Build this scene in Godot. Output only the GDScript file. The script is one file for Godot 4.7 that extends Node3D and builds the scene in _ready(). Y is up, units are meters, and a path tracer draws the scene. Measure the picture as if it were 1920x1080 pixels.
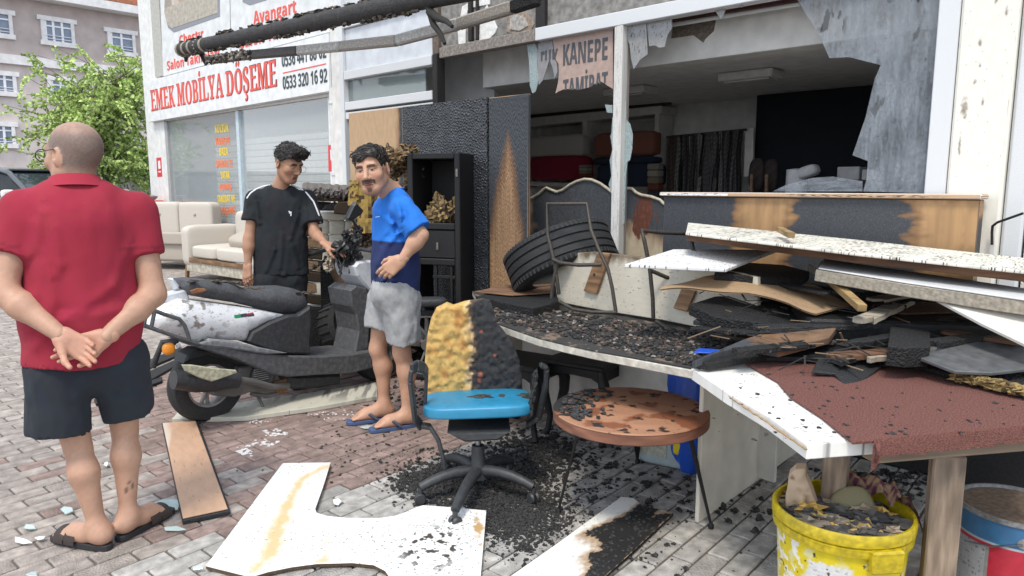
extends Node3D
# A burnt upholstery shop: debris, boards and tables on the pavement, a scorched scooter, three people.
# World: x runs along the shop front (to the right), the shop front stands at z = -4.15, y is up.

const F := 1340.0                     # focal length in pixels of the 1920 x 1080 photograph
const CAM := Vector3(0, 1.45, 0)
const Z1 := -4.15                     # burnt shop front
const Z2 := -6.0                      # neighbouring shop front, set back
var CB := Basis()
var used := {}
var mats := {}
var tex := {}
var rng := RandomNumberGenerator.new()
var nz := FastNoiseLite.new()         # shared noise, about one feature per unit
var cam: Camera3D

# ------------------------------------------------------------------ pixels to points
func ray(u: float, v: float) -> Vector3:
	return CB * Vector3((u - 960.0) / F, -(v - 540.0) / F, -1.0)
func gy(u: float, v: float, y := 0.0) -> Vector3:      # on the level plane at height y
	var d := ray(u, v)
	return CAM + d * ((y - CAM.y) / d.y)
func hz(u: float, v: float, z := Z1) -> Vector3:       # on a plane parallel to the shop front
	var d := ray(u, v)
	return CAM + d * (z / d.z)
func hx(u: float, v: float, x: float) -> Vector3:      # on a plane across the shop front
	var d := ray(u, v)
	return CAM + d * (x / d.x)
func hd(u: float, v: float, r: float) -> Vector3:      # at a level distance r
	var d := ray(u, v)
	return CAM + d * (r / Vector2(d.x, d.z).length())
func facing(at: Vector3) -> Transform3D:               # frame at a point: z towards the viewer's side, x right, y up
	var zz := Vector3(CAM.x - at.x, 0, CAM.z - at.z).normalized()
	return Transform3D(Basis(Vector3.UP.cross(zz), Vector3.UP, zz), at)
func loc(fr: Transform3D, u: float, v: float, zo := 0.0) -> Vector3:   # pixel -> point of the frame's plane z = zo, in the frame's axes
	var d := ray(u, v)
	var nrm := fr.basis.z
	var o := fr.origin + nrm * zo
	return fr.affine_inverse() * (CAM + d * ((o - CAM).dot(nrm) / d.dot(nrm)))

# ------------------------------------------------------------------ naming
func numbered(s: String) -> String:
	if not used.has(s):
		used[s] = 0
		return s
	used[s] += 1
	return "%s_%03d" % [s, used[s]]
func thing(called: String, label: String, category: String, at := Vector3.ZERO, group := "", b := Basis()) -> Node3D:
	var o := Node3D.new()
	o.name = numbered(called)
	add_child(o)
	o.transform = Transform3D(b, at)
	o.set_meta("label", label)
	o.set_meta("category", category)
	if group: o.set_meta("group", group)
	return o
func struct(o: Node) -> Node:
	o.set_meta("kind", "structure")
	return o
func tag(o: Node, label: String, category: String, group := "") -> Node:
	o.set_meta("label", label)
	o.set_meta("category", category)
	if group: o.set_meta("group", group)
	return o
func clone(o: Node3D, label := "") -> Node3D:
	var c: Node3D = o.duplicate()
	c.name = numbered(str(o.name).trim_suffix("_000"))
	add_child(c)
	if label: c.set_meta("label", label)
	return c

# ------------------------------------------------------------------ mesh building
class MB:
	var v := PackedVector3Array()
	var n := PackedVector3Array()
	var t := PackedVector2Array()
	var c := PackedColorArray()
	var col := Color.WHITE
	func pt(p: Vector3, nn: Vector3, uv := Vector2.ZERO) -> void:
		v.append(p); n.append(nn); t.append(uv); c.append(col)
	func tri(a: Vector3, b: Vector3, d: Vector3, ua := Vector2.ZERO, ub := Vector2.ZERO, ud := Vector2.ZERO) -> void:  # counter-clockwise seen from outside
		var nn := (b - a).cross(d - a).normalized()
		pt(a, nn, ua); pt(d, nn, ud); pt(b, nn, ub)
	func quad(a: Vector3, b: Vector3, d: Vector3, e: Vector3, r := Rect2(0, 0, 1, 1)) -> void:
		var u0 := Vector2(r.position.x, r.end.y)
		var u1 := r.end
		var u2 := Vector2(r.end.x, r.position.y)
		tri(a, b, d, u0, u1, u2)
		tri(a, d, e, u0, u2, r.position)
	func box(size: Vector3, x := Transform3D(), bev := 0.004) -> void:   # chamfered box round the origin of x
		var h := size * 0.5
		bev = minf(bev, minf(h.x, minf(h.y, h.z)) * 0.6)
		for ax in 3:
			for s in [-1.0, 1.0]:
				var a := Vector3.ZERO; a[ax] = s
				var b := Vector3.ZERO; b[(ax + 1) % 3] = 1.0
				var d := a.cross(b)
				var hb: float = h[(ax + 1) % 3] - bev
				var hdd: float = absf(h.dot(d.abs())) - bev
				var o := a * h[ax]
				quad(x * (o - b * hb - d * hdd), x * (o + b * hb - d * hdd), x * (o + b * hb + d * hdd), x * (o - b * hb + d * hdd))
		if bev <= 0.0: return
		for ax in 3:
			var i := (ax + 1) % 3
			var j := (ax + 2) % 3
			for si in [-1.0, 1.0]:
				for sj in [-1.0, 1.0]:
					var p0 := Vector3.ZERO
					p0[i] = si * h[i]; p0[j] = sj * (h[j] - bev)
					var p1 := Vector3.ZERO
					p1[i] = si * (h[i] - bev); p1[j] = sj * h[j]
					var e := Vector3.ZERO; e[ax] = h[ax] - bev
					if si * sj > 0: quad(x * (p0 - e), x * (p1 - e), x * (p1 + e), x * (p0 + e))
					else: quad(x * (p1 - e), x * (p0 - e), x * (p0 + e), x * (p1 + e))
		for sx in [-1.0, 1.0]:
			for sy in [-1.0, 1.0]:
				for sz in [-1.0, 1.0]:
					var q0 := Vector3(sx * h.x, sy * (h.y - bev), sz * (h.z - bev))
					var q1 := Vector3(sx * (h.x - bev), sy * h.y, sz * (h.z - bev))
					var q2 := Vector3(sx * (h.x - bev), sy * (h.y - bev), sz * h.z)
					if sx * sy * sz > 0: tri(x * q0, x * q1, x * q2)
					else: tri(x * q0, x * q2, x * q1)
	func bar(a: Vector3, b: Vector3, w: float, d: float, bev := 0.003, side := Vector3.UP) -> void:   # box from a to b, w across, d along side
		var zz := (b - a).normalized()
		var xx := side.cross(zz)
		if xx.length() < 0.01: xx = Vector3.RIGHT.cross(zz)
		xx = xx.normalized()
		box(Vector3(w, d, a.distance_to(b)), Transform3D(Basis(xx, zz.cross(xx), zz), (a + b) * 0.5), bev)
	func tube(p: Array, r, sides := 10, cap := true) -> void:
		var rings := []
		var nrm := []
		var up := Vector3.UP
		for i in p.size():
			var d: Vector3 = (p[mini(i + 1, p.size() - 1)] - p[maxi(i - 1, 0)]).normalized()
			if i == 0 and absf(d.dot(up)) > 0.9: up = Vector3.RIGHT
			var xx := (up - d * up.dot(d)).normalized()
			up = xx
			var yy := d.cross(xx)
			var rr: float = r[i] if r is Array else r
			var ring := []
			var rn := []
			for k in sides:
				var a := TAU * k / sides
				var q := xx * cos(a) + yy * sin(a)
				ring.append(p[i] + q * rr); rn.append(q)
			rings.append(ring); nrm.append(rn)
		for i in p.size() - 1:
			for k in sides:
				var k2 := (k + 1) % sides
				sq(rings[i][k], rings[i][k2], rings[i + 1][k2], rings[i + 1][k], nrm[i][k], nrm[i][k2], nrm[i + 1][k2], nrm[i + 1][k], float(k) / sides, float(k + 1) / sides, float(i) / (p.size() - 1), float(i + 1) / (p.size() - 1))
		if cap:
			for k in range(1, sides - 1):
				tri(rings[0][0], rings[0][k + 1], rings[0][k])
				tri(rings[-1][0], rings[-1][k], rings[-1][k + 1])
	func sq(a: Vector3, b: Vector3, d: Vector3, e: Vector3, na: Vector3, nb: Vector3, nd: Vector3, ne: Vector3, u0 := 0.0, u1 := 1.0, v0 := 0.0, v1 := 1.0) -> void:
		pt(a, na, Vector2(u0, v0)); pt(d, nd, Vector2(u1, v1)); pt(b, nb, Vector2(u1, v0))
		pt(a, na, Vector2(u0, v0)); pt(e, ne, Vector2(u0, v1)); pt(d, nd, Vector2(u1, v1))
	func lathe(pf: Array, x := Transform3D(), sides := 32, sq2 := Vector2.ONE) -> void:     # profile of (radius, height), bottom to top on the outside
		var norms := []
		for i in pf.size() - 1:
			var d: Vector2 = pf[i + 1] - pf[i]
			norms.append(Vector2(d.y, -d.x).normalized())
		for i in pf.size() - 1:
			var n0: Vector2 = norms[i]
			var n1: Vector2 = norms[i]
			if i > 0 and norms[i - 1].dot(n0) > 0.75: n0 = (norms[i - 1] + n0).normalized()
			if i < norms.size() - 1 and norms[i + 1].dot(n1) > 0.75: n1 = (norms[i + 1] + n1).normalized()
			for k in sides:
				var a0 := TAU * k / sides
				var a1 := TAU * (k + 1) / sides
				var e0 := Vector3(cos(a0) * sq2.x, 0, -sin(a0) * sq2.y)
				var e1 := Vector3(cos(a1) * sq2.x, 0, -sin(a1) * sq2.y)
				var y0 = Vector3.UP * pf[i].y
				var y1 = Vector3.UP * pf[i + 1].y
				sq(x * (e0 * pf[i].x + y0), x * (e1 * pf[i].x + y0), x * (e1 * pf[i + 1].x + y1), x * (e0 * pf[i + 1].x + y1),
					x.basis * (e0 * n0.x + Vector3.UP * n0.y), x.basis * (e1 * n0.x + Vector3.UP * n0.y), x.basis * (e1 * n1.x + Vector3.UP * n1.y), x.basis * (e0 * n1.x + Vector3.UP * n1.y),
					float(k) / sides, float(k + 1) / sides, float(i) / (pf.size() - 1), float(i + 1) / (pf.size() - 1))
	func grid(f: Callable, nu: int, nv: int, wrap := false) -> void:      # smooth surface through f(i, j); x of i along, j up, seen from outside
		var p := []
		for j in nv + 1:
			for i in nu + 1: p.append(f.call(i, j))
		var w := nu + 1
		var nn := PackedVector3Array()
		nn.resize(p.size())
		for j in nv:
			for i in nu:
				var fn: Vector3 = (p[j * w + i + 1] - p[j * w + i]).cross(p[(j + 1) * w + i] - p[j * w + i]) + (p[(j + 1) * w + i] - p[(j + 1) * w + i + 1]).cross(p[j * w + i + 1] - p[(j + 1) * w + i + 1])
				for q in [j * w + i, j * w + i + 1, (j + 1) * w + i, (j + 1) * w + i + 1]: nn[q] += fn
		if wrap:
			for j in nv + 1:
				var s := nn[j * w] + nn[j * w + nu]
				nn[j * w] = s; nn[j * w + nu] = s
		for q in nn.size(): nn[q] = nn[q].normalized()
		for j in nv:
			for i in nu:
				var a := j * w + i
				sq(p[a], p[a + 1], p[a + w + 1], p[a + w], nn[a], nn[a + 1], nn[a + w + 1], nn[a + w], float(i) / nu, float(i + 1) / nu, 1.0 - float(j) / nv, 1.0 - float(j + 1) / nv)
	func pillow(size: Vector3, x := Transform3D(), e := 0.35, nu := 28, nv := 14, lump := 0.0, sd := 0.0) -> void:   # rounded block
		var f := func(i, j):
			var a = TAU * i / nu
			var b = -PI / 2 + PI * j / nv
			var cb := signf(cos(b)) * pow(absf(cos(b)), e)
			var q := Vector3(signf(cos(a)) * pow(absf(cos(a)), e) * cb, signf(sin(b)) * pow(absf(sin(b)), e), -signf(sin(a)) * pow(absf(sin(a)), e) * cb)
			var k := 1.0 + lump * (sin(a * 3.0 + sd) * sin(b * 4.0 + sd * 1.7) + 0.6 * sin(a * 7.0 + sd * 2.0 + b * 5.0))
			return x * (q * size * 0.5 * k)
		grid(f, nu, nv, true)
	func prism(poly: PackedVector2Array, x: Transform3D, depth: float, bev := 0.003) -> void:  # flat outline in the xy plane of x, front face at z = 0, body behind it
		var p := poly
		if Geometry2D.is_polygon_clockwise(p): p = p.duplicate(); p.reverse()
		# with y up, Godot's test names the orders the other way round: make the order counter-clockwise by area
		var ar := 0.0
		for i in p.size(): ar += p[i].cross(p[(i + 1) % p.size()])
		if ar < 0: p.reverse()
		var lo := p[0]
		var hi := p[0]
		for q in p: lo = lo.min(q); hi = hi.max(q)
		var sz := (hi - lo).max(Vector2(0.0001, 0.0001))
		var ins := PackedVector2Array()
		for i in p.size():
			var d0 := (p[i] - p[(i + p.size() - 1) % p.size()]).normalized()
			var d1 := (p[(i + 1) % p.size()] - p[i]).normalized()
			var m := (Vector2(-d0.y, d0.x) + Vector2(-d1.y, d1.x))
			m = m / maxf(m.length_squared() * 0.5, 0.3)
			ins.append(p[i] + m * bev)
		var ix := Geometry2D.triangulate_polygon(ins)
		for k in range(0, ix.size(), 3):
			var a := ins[ix[k]]; var b := ins[ix[k + 1]]; var d := ins[ix[k + 2]]
			if (b - a).cross(d - a) < 0: var s := b; b = d; d = s
			var ua := uvof(a, lo, sz); var ub := uvof(b, lo, sz); var ud := uvof(d, lo, sz)
			tri(x * Vector3(a.x, a.y, 0), x * Vector3(b.x, b.y, 0), x * Vector3(d.x, d.y, 0), ua, ub, ud)
			tri(x * Vector3(a.x, a.y, -depth), x * Vector3(d.x, d.y, -depth), x * Vector3(b.x, b.y, -depth), ua, ud, ub)
		for i in p.size():
			var j := (i + 1) % p.size()
			var a3 := x * Vector3(p[i].x, p[i].y, -bev)
			var b3 := x * Vector3(p[j].x, p[j].y, -bev)
			var ab := x * Vector3(p[i].x, p[i].y, -depth + bev)
			var bb := x * Vector3(p[j].x, p[j].y, -depth + bev)
			var ai := x * Vector3(ins[i].x, ins[i].y, 0)
			var bi := x * Vector3(ins[j].x, ins[j].y, 0)
			var aj := x * Vector3(ins[i].x, ins[i].y, -depth)
			var bj := x * Vector3(ins[j].x, ins[j].y, -depth)
			var ui := uvof(p[i], lo, sz); var uj := uvof(p[j], lo, sz)
			for q in [[ab, bb, b3, a3], [a3, b3, bi, ai], [aj, bj, bb, ab]]:
				tri(q[0], q[1], q[2], ui, uj, uj)
				tri(q[0], q[2], q[3], ui, uj, ui)
	func uvof(q: Vector2, lo: Vector2, sz: Vector2) -> Vector2:
		return Vector2((q.x - lo.x) / sz.x, 1.0 - (q.y - lo.y) / sz.y)
	func plate(top: Array, thick: float) -> void:       # polygon of world points (nearly level), body below it
		var o: Vector3 = top[0]
		var xx: Vector3 = (top[1] - top[0]).normalized()
		var nn := Vector3.ZERO
		for i in range(1, top.size() - 1): nn += (top[i] - o).cross(top[i + 1] - o)
		nn = nn.normalized()
		if nn.y < 0: nn = -nn
		var yy := nn.cross(xx)
		var p := PackedVector2Array()
		for q in top: p.append(Vector2((q - o).dot(xx), (q - o).dot(yy)))
		prism(p, Transform3D(Basis(xx, yy, nn), o), thick, minf(0.003, thick * 0.3))
	func mesh() -> ArrayMesh:
		var a := []
		a.resize(Mesh.ARRAY_MAX)
		a[Mesh.ARRAY_VERTEX] = v
		a[Mesh.ARRAY_NORMAL] = n
		a[Mesh.ARRAY_TEX_UV] = t
		a[Mesh.ARRAY_COLOR] = c
		var m := ArrayMesh.new()
		m.add_surface_from_arrays(Mesh.PRIMITIVE_TRIANGLES, a)
		return m

func put(mb: MB, called: String, m: Material, parent: Node = self) -> MeshInstance3D:
	var o := MeshInstance3D.new()
	o.mesh = mb.mesh()
	o.material_override = m
	o.name = numbered(called) if parent == self else called
	parent.add_child(o, true)
	return o
func inst(mesh: Mesh, called: String, m: Material, parent: Node, x: Transform3D) -> MeshInstance3D:
	var o := MeshInstance3D.new()
	o.mesh = mesh
	o.material_override = m
	o.name = numbered(called) if parent == self else called
	parent.add_child(o, true)
	o.transform = x
	return o
func relief(mb: MB, poly: PackedVector2Array, x: Transform3D, depth: float, step: float, disp: Callable, colr: Callable) -> void:
	# outline filled with a fine net of points pushed out by disp(x, y); flat back and rim
	var pts := PackedVector2Array()
	var nb := 0
	for i in poly.size():
		var a := poly[i]
		var b := poly[(i + 1) % poly.size()]
		var k := maxi(1, int(a.distance_to(b) / step))
		for j in k: pts.append(a.lerp(b, float(j) / k))
	nb = pts.size()
	var rim := pts.duplicate()
	var lo := poly[0]
	var hi := poly[0]
	for q in poly: lo = lo.min(q); hi = hi.max(q)
	var y := lo.y + step * 0.5
	while y < hi.y:
		var xx := lo.x + step * 0.5
		while xx < hi.x:
			var q := Vector2(xx + step * 0.35 * nz.get_noise_2d(xx * 900.0, y * 900.0), y + step * 0.35 * nz.get_noise_2d(y * 900.0, xx * 900.0 + 50.0))
			if Geometry2D.is_point_in_polygon(q, poly):
				var near := false
				for r in rim:
					if r.distance_squared_to(q) < step * step * 0.25: near = true; break
				if not near: pts.append(q)
			xx += step
		y += step
	var p3 := PackedVector3Array()
	var cc := PackedColorArray()
	for i in pts.size():
		var e := 0.0 if i < nb else 1.0
		p3.append(Vector3(pts[i].x, pts[i].y, disp.call(pts[i].x, pts[i].y) * (0.35 + 0.65 * e)))
		cc.append(colr.call(pts[i].x, pts[i].y))
	var ix := Geometry2D.triangulate_delaunay(pts)
	var nn := PackedVector3Array()
	nn.resize(pts.size())
	var keep := PackedInt32Array()
	for k in range(0, ix.size(), 3):
		var a := ix[k]; var b := ix[k + 1]; var d := ix[k + 2]
		if not Geometry2D.is_point_in_polygon((pts[a] + pts[b] + pts[d]) / 3.0, poly): continue
		if (pts[b] - pts[a]).cross(pts[d] - pts[a]) < 0: var s := b; b = d; d = s
		keep.append(a); keep.append(b); keep.append(d)
		var fn := (p3[b] - p3[a]).cross(p3[d] - p3[a])
		nn[a] += fn; nn[b] += fn; nn[d] += fn
	var sz := (hi - lo).max(Vector2(0.0001, 0.0001))
	for k in range(0, keep.size(), 3):
		for q in [keep[k], keep[k + 2], keep[k + 1]]:
			mb.col = cc[q]
			mb.pt(x * p3[q], x.basis * nn[q].normalized(), mb.uvof(pts[q], lo, sz))
		for q in [keep[k], keep[k + 1], keep[k + 2]]:
			mb.col = cc[q]
			mb.pt(x * Vector3(pts[q].x, pts[q].y, -depth), x.basis * Vector3(0, 0, -1), mb.uvof(pts[q], lo, sz))
	var ar := 0.0
	for i in nb: ar += pts[i].cross(pts[(i + 1) % nb])
	for i in nb:
		var j := (i + 1) % nb
		var i2 := i if ar > 0 else j
		var j2 := j if ar > 0 else i
		mb.col = cc[i]
		mb.quad(x * Vector3(pts[i2].x, pts[i2].y, -depth), x * Vector3(pts[j2].x, pts[j2].y, -depth), x * p3[j2], x * p3[i2])
	mb.col = Color.WHITE
func pg(a: Array) -> PackedVector2Array:
	var p := PackedVector2Array()
	for q in a: p.append(Vector2(q[0], q[1]) if q is Array else q)
	return p
func px2(fr: Transform3D, a: Array, zo := 0.0) -> PackedVector2Array:       # pixels -> outline in the frame's plane z = zo
	var p := PackedVector2Array()
	for q in a:
		var l := loc(fr, q[0], q[1], zo)
		p.append(Vector2(l.x, l.y))
	return p

# ------------------------------------------------------------------ materials
func noise_img(sz: int, freq: float, kind: int, oct: int, sd: int) -> Image:
	var f := FastNoiseLite.new()
	f.noise_type = kind
	f.frequency = freq
	f.fractal_octaves = oct
	f.seed = sd
	if kind == FastNoiseLite.TYPE_CELLULAR:
		f.cellular_return_type = FastNoiseLite.RETURN_DISTANCE2_SUB
	var im := f.get_seamless_image(sz, sz)
	im.convert(Image.FORMAT_L8)
	return im
func remapped(im: Image, lo: float, hi: float, gamma := 1.0) -> ImageTexture:
	var b := im.get_data()
	var mn := 255
	var mx := 0
	for x in b: mn = mini(mn, x); mx = maxi(mx, x)
	var lut := PackedByteArray()
	for i in 256: lut.append(int(255.0 * clampf(lerpf(lo, hi, pow(clampf(float(i - mn) / maxf(1, mx - mn), 0, 1), gamma)), 0, 1)))
	for i in b.size(): b[i] = lut[b[i]]
	return ImageTexture.create_from_image(Image.create_from_data(im.get_width(), im.get_height(), false, Image.FORMAT_L8, b))
func bump(im: Image, k: float) -> ImageTexture:
	var q: Image = im.duplicate()
	q.convert(Image.FORMAT_RGBA8)
	q.bump_map_to_normal_map(k)
	return ImageTexture.create_from_image(q)
func make_textures() -> void:
	var S := FastNoiseLite.TYPE_SIMPLEX_SMOOTH
	var a := noise_img(256, 0.02, S, 5, 3)
	tex.mottle = remapped(a, 0.88, 1.0)
	tex.blotch = remapped(a, 0.66, 1.0)
	tex.mottle_n = bump(a, 6.0)
	var g := noise_img(256, 0.25, S, 3, 8)
	tex.grain = remapped(g, 0.8, 1.0)
	tex.grain_n = bump(g, 4.0)
	tex.loop = remapped(g, 0.35, 1.0)
	tex.speck = remapped(noise_img(256, 0.22, S, 2, 17), 0.15, 2.6)
	var c := noise_img(256, 0.085, FastNoiseLite.TYPE_CELLULAR, 2, 5)
	tex.char = remapped(c, 0.45, 1.0)
	tex.char_n = bump(c, 9.0)
	var c2 := noise_img(256, 0.16, FastNoiseLite.TYPE_CELLULAR, 1, 9)
	tex.leather_n = bump(c2, 5.0)
	tex.leather = remapped(c2, 0.6, 1.0)
	var f := FastNoiseLite.new()
	f.noise_type = S
	f.frequency = 0.05
	f.fractal_octaves = 4
	f.seed = 21
	var w := f.get_seamless_image(32, 256)
	w.convert(Image.FORMAT_L8)
	w.resize(512, 256, Image.INTERPOLATE_CUBIC)
	tex.wood = remapped(w, 0.55, 1.0)
	tex.wood_n = bump(w, 3.0)
	var wr: Image = w.duplicate()
	wr.rotate_90(CLOCKWISE)
	tex.woodv = remapped(wr, 0.55, 1.0)
	tex.woodv_n = bump(wr, 3.0)
	var wv := Image.create(64, 64, false, Image.FORMAT_L8)
	for y in 64:
		for x in 64:
			var k := 0.5 + 0.25 * sin(x * TAU / 8.0) * cos(y * TAU / 8.0) + 0.25 * cos((x + y) * TAU / 16.0)
			wv.set_pixel(x, y, Color(k, k, k))
	tex.weave = remapped(wv, 0.55, 1.0)
	tex.weave_n = bump(wv, 4.0)
func lin(c: Color) -> Color: return c.linear_to_srgb()
func M(key: String, c: Color, rough := 0.8, tx := "mottle", scale := 1.0, nrm := "", nk := 0.5, metal := 0.0) -> StandardMaterial3D:
	if mats.has(key): return mats[key]
	var m := StandardMaterial3D.new()
	m.resource_name = key
	m.albedo_color = lin(c)
	m.roughness = rough
	m.metallic = metal
	if tx:
		m.albedo_texture = tex[tx]
		m.uv1_triplanar = true
		m.uv1_world_triplanar = true
		m.uv1_scale = Vector3.ONE * scale
	if nrm:
		m.normal_enabled = true
		m.normal_texture = tex[nrm]
		m.normal_scale = nk
		m.uv1_triplanar = true
		m.uv1_world_triplanar = true
		m.uv1_scale = Vector3.ONE * scale
	mats[key] = m
	return m
func VM(key: String, rough := 0.8, nrm := "", scale := 4.0, nk := 0.4) -> StandardMaterial3D:      # colour from the vertices
	if mats.has(key): return mats[key]
	var m := M(key, Color.WHITE, rough, "", scale, nrm, nk)
	m.vertex_color_use_as_albedo = true
	return m
func painted(w: int, h: int, f: Callable) -> ImageTexture:       # f(u, v) -> linear colour; u right, v down
	var im := Image.create(w, h, false, Image.FORMAT_RGB8)
	for y in h:
		for x in w:
			im.set_pixel(x, y, f.call((x + 0.5) / w, (y + 0.5) / h).linear_to_srgb())
	return ImageTexture.create_from_image(im)
func PM(key: String, w: int, h: int, f: Callable, rough := 0.75, nrm := "", nscale := 1.0, nk := 0.5) -> StandardMaterial3D:   # print or stains, mapped once over the panel
	if mats.has(key): return mats[key]
	var m := StandardMaterial3D.new()
	m.resource_name = key
	m.albedo_texture = painted(w, h, f)
	m.roughness = rough
	if nrm:
		m.normal_enabled = true
		m.normal_texture = tex[nrm]
		m.normal_scale = nk
		m.uv1_scale = Vector3.ONE
	m.texture_repeat = false
	if nrm: m.texture_repeat = true
	mats[key] = m
	return m
func no(x: float, y: float, s := 1.0, o := 0.0) -> float:        # noise in about -1..1
	return nz.get_noise_2d(x * s + o * 37.1, y * s - o * 11.7)
func sdpoly(p: Vector2, poly: PackedVector2Array) -> float:       # signed distance, negative inside
	var d := 1e9
	for i in poly.size():
		d = minf(d, p.distance_to(Geometry2D.get_closest_point_to_segment(p, poly[i], poly[(i + 1) % poly.size()])))
	return -d if Geometry2D.is_point_in_polygon(p, poly) else d

func _ready() -> void:
	rng.seed = 7
	nz.noise_type = FastNoiseLite.TYPE_SIMPLEX_SMOOTH
	nz.frequency = 1.0
	nz.fractal_octaves = 3
	nz.seed = 11
	# camera
	CB = Basis(Vector3.UP, deg_to_rad(43.0)) * Basis(Vector3.RIGHT, deg_to_rad(-8.1))
	cam = Camera3D.new()
	cam.name = "camera"
	cam.fov = rad_to_deg(2.0 * atan(540.0 / F))
	cam.near = 0.05
	cam.far = 400.0
	add_child(cam)
	cam.transform = Transform3D(CB, CAM)
	# sky: bright thin overcast
	var env := Environment.new()
	var sky := Sky.new()
	var sm := ProceduralSkyMaterial.new()
	sm.sky_top_color = Color(0.78, 0.83, 0.90)
	sm.sky_horizon_color = Color(0.93, 0.94, 0.96)
	sm.sky_curve = 0.2
	sm.ground_bottom_color = Color(0.35, 0.34, 0.33)
	sm.ground_horizon_color = Color(0.7, 0.7, 0.7)
	sm.sun_angle_max = 20.0
	sky.sky_material = sm
	env.background_mode = Environment.BG_SKY
	env.sky = sky
	env.tonemap_mode = Environment.TONE_MAPPER_LINEAR
	env.tonemap_exposure = 2.12
	env.sdfgi_enabled = true
	env.ssao_enabled = true
	env.ssil_enabled = true
	var we := WorldEnvironment.new()
	we.name = "world_environment"
	we.environment = env
	add_child(we)
	# the sun behind the clouds: high, behind the viewer's left shoulder
	var sun := DirectionalLight3D.new()
	sun.name = "sun"
	sun.light_energy = 0.45
	sun.light_color = Color(1.0, 0.97, 0.92)
	sun.light_angular_distance = 14.0
	sun.shadow_enabled = true
	add_child(sun)
	sun.look_at_from_position(Vector3.ZERO, Vector3(-0.25, -1.0, -0.5))
	make_textures()
	build_ground()
	build_shop()
	build_neighbour()
	build_background()
	build_interior()
	build_front_things()
	build_tables()
	build_pile()
	build_scooter()
	build_floor_things()
	build_people()
	build_debris()

# ------------------------------------------------------------------ ground
func build_ground() -> void:
	var g := MB.new()
	g.quad(Vector3(-160, -0.02, 90), Vector3(90, -0.02, 90), Vector3(90, -0.02, -160), Vector3(-160, -0.02, -160))
	var gm := M("yard_ground", Color(0.30, 0.28, 0.26), 0.95, "blotch", 0.35, "grain_n", 0.5)
	struct(put(g, "ground", gm))
	var b := MB.new()
	b.quad(Vector3(-20, -0.011, 3), Vector3(3, -0.011, 3), Vector3(3, -0.011, -6.2), Vector3(-20, -0.011, -6.2))
	var bed := put(b, "pavement", M("joint_sand", Color(0.16, 0.14, 0.12), 1.0, "grain", 3.0))
	struct(bed)
	var L := 0.2125
	var W := 0.0985
	var ca := Vector3(-sin(deg_to_rad(3.0)), 0, -cos(deg_to_rad(3.0)))     # along the courses
	var cb := Vector3(cos(deg_to_rad(3.0)), 0, -sin(deg_to_rad(3.0)))
	var pm := MB.new()
	pm.box(Vector3(W - 0.0085, 0.05, L - 0.0085), Transform3D(Basis(), Vector3(0, -0.025, 0)), 0.0055)
	var mesh := pm.mesh()
	var list := []
	for i in range(-195, 32):
		for j in range(-14, 31):
			var c := cb * (i * W) + ca * (j * L + (0.5 * L if i % 2 else 0.0) + 0.02 * no(i * 3.3, 1.0))
			if c.z < -6.1 or c.z > 2.2 or c.x > 2.4 or c.x < -18.5: continue
			if c.z < Z1 - 0.1 and c.x > -6.2: continue
			var q := cam.transform.affine_inverse() * c
			var score := 1e9
			if q.z < -0.4:
				var u := 960.0 - F * q.x / q.z
				var v := 540.0 + F * q.y / q.z
				if u > -30 and u < 1950 and v < 1100: score = q.length()
			var red := smoothstep(-2.7, -2.95, c.x) * smoothstep(-6.5, -4.4, c.x) * (0.3 + 0.7 * smoothstep(-1.1, -1.9, c.z))
			var pale := smoothstep(-2.95, -2.7, c.x)
			var zone := 2 if pale > rng.randf() else (1 if red > 0.12 + 0.75 * rng.randf() else 0)
			list.append([score, c, zone, rng.randi() % 5, rng.randf()])
	list.sort_custom(func(a, b2): return a[0] < b2[0])
	var tones := [Color(0.50, 0.435, 0.39), Color(0.395, 0.285, 0.25), Color(0.56, 0.535, 0.50)]
	var bas := Basis(cb, Vector3.UP, -ca)
	var rest := []
	for k in list.size():
		var e: Array = list[k]
		var tilt := Basis(Vector3(rng.randf_range(-1, 1), 0, rng.randf_range(-1, 1)).normalized(), rng.randf_range(-0.012, 0.012)) * bas
		var x := Transform3D(tilt, e[1] + Vector3(0, rng.randf_range(-0.003, 0.0015), 0))
		if k < 300:
			var t: Color = tones[e[2]] * (0.86 + 0.06 * e[3])
			var m := M("paver_%d_%d" % [e[2], e[3]], t, 0.93, "blotch", 1.3 + 0.3 * e[3], "grain_n", 0.7)
			inst(mesh, "paver", m, bed, x)
		else: rest.append([x, tones[e[2]] * (0.84 + 0.26 * e[4])])
	var mm := MultiMesh.new()
	mm.transform_format = MultiMesh.TRANSFORM_3D
	mm.use_colors = true
	mm.mesh = mesh
	mm.instance_count = rest.size()
	for k in rest.size():
		mm.set_instance_transform(k, rest[k][0])
		mm.set_instance_color(k, rest[k][1])
	var mi := MultiMeshInstance3D.new()
	mi.name = "far_pavers"
	mi.multimesh = mm
	var vm := M("paver_field", Color.WHITE, 0.93, "blotch", 1.5, "grain_n", 0.7)
	vm.vertex_color_use_as_albedo = true
	mi.material_override = vm
	mi.set_meta("kind", "stuff")
	bed.add_child(mi)

# ------------------------------------------------------------------ lettering
func text_mesh(s: String, bold := true, serif := false) -> TextMesh:
	var t := TextMesh.new()
	var f := SystemFont.new()
	f.font_names = PackedStringArray(["Droid Serif" if serif else "Droid Sans"])
	f.font_weight = 700 if bold else 400
	t.font = f
	t.text = s
	t.font_size = 64
	t.pixel_size = 0.01
	t.depth = 0.02
	t.curve_step = 2.0
	return t
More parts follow.
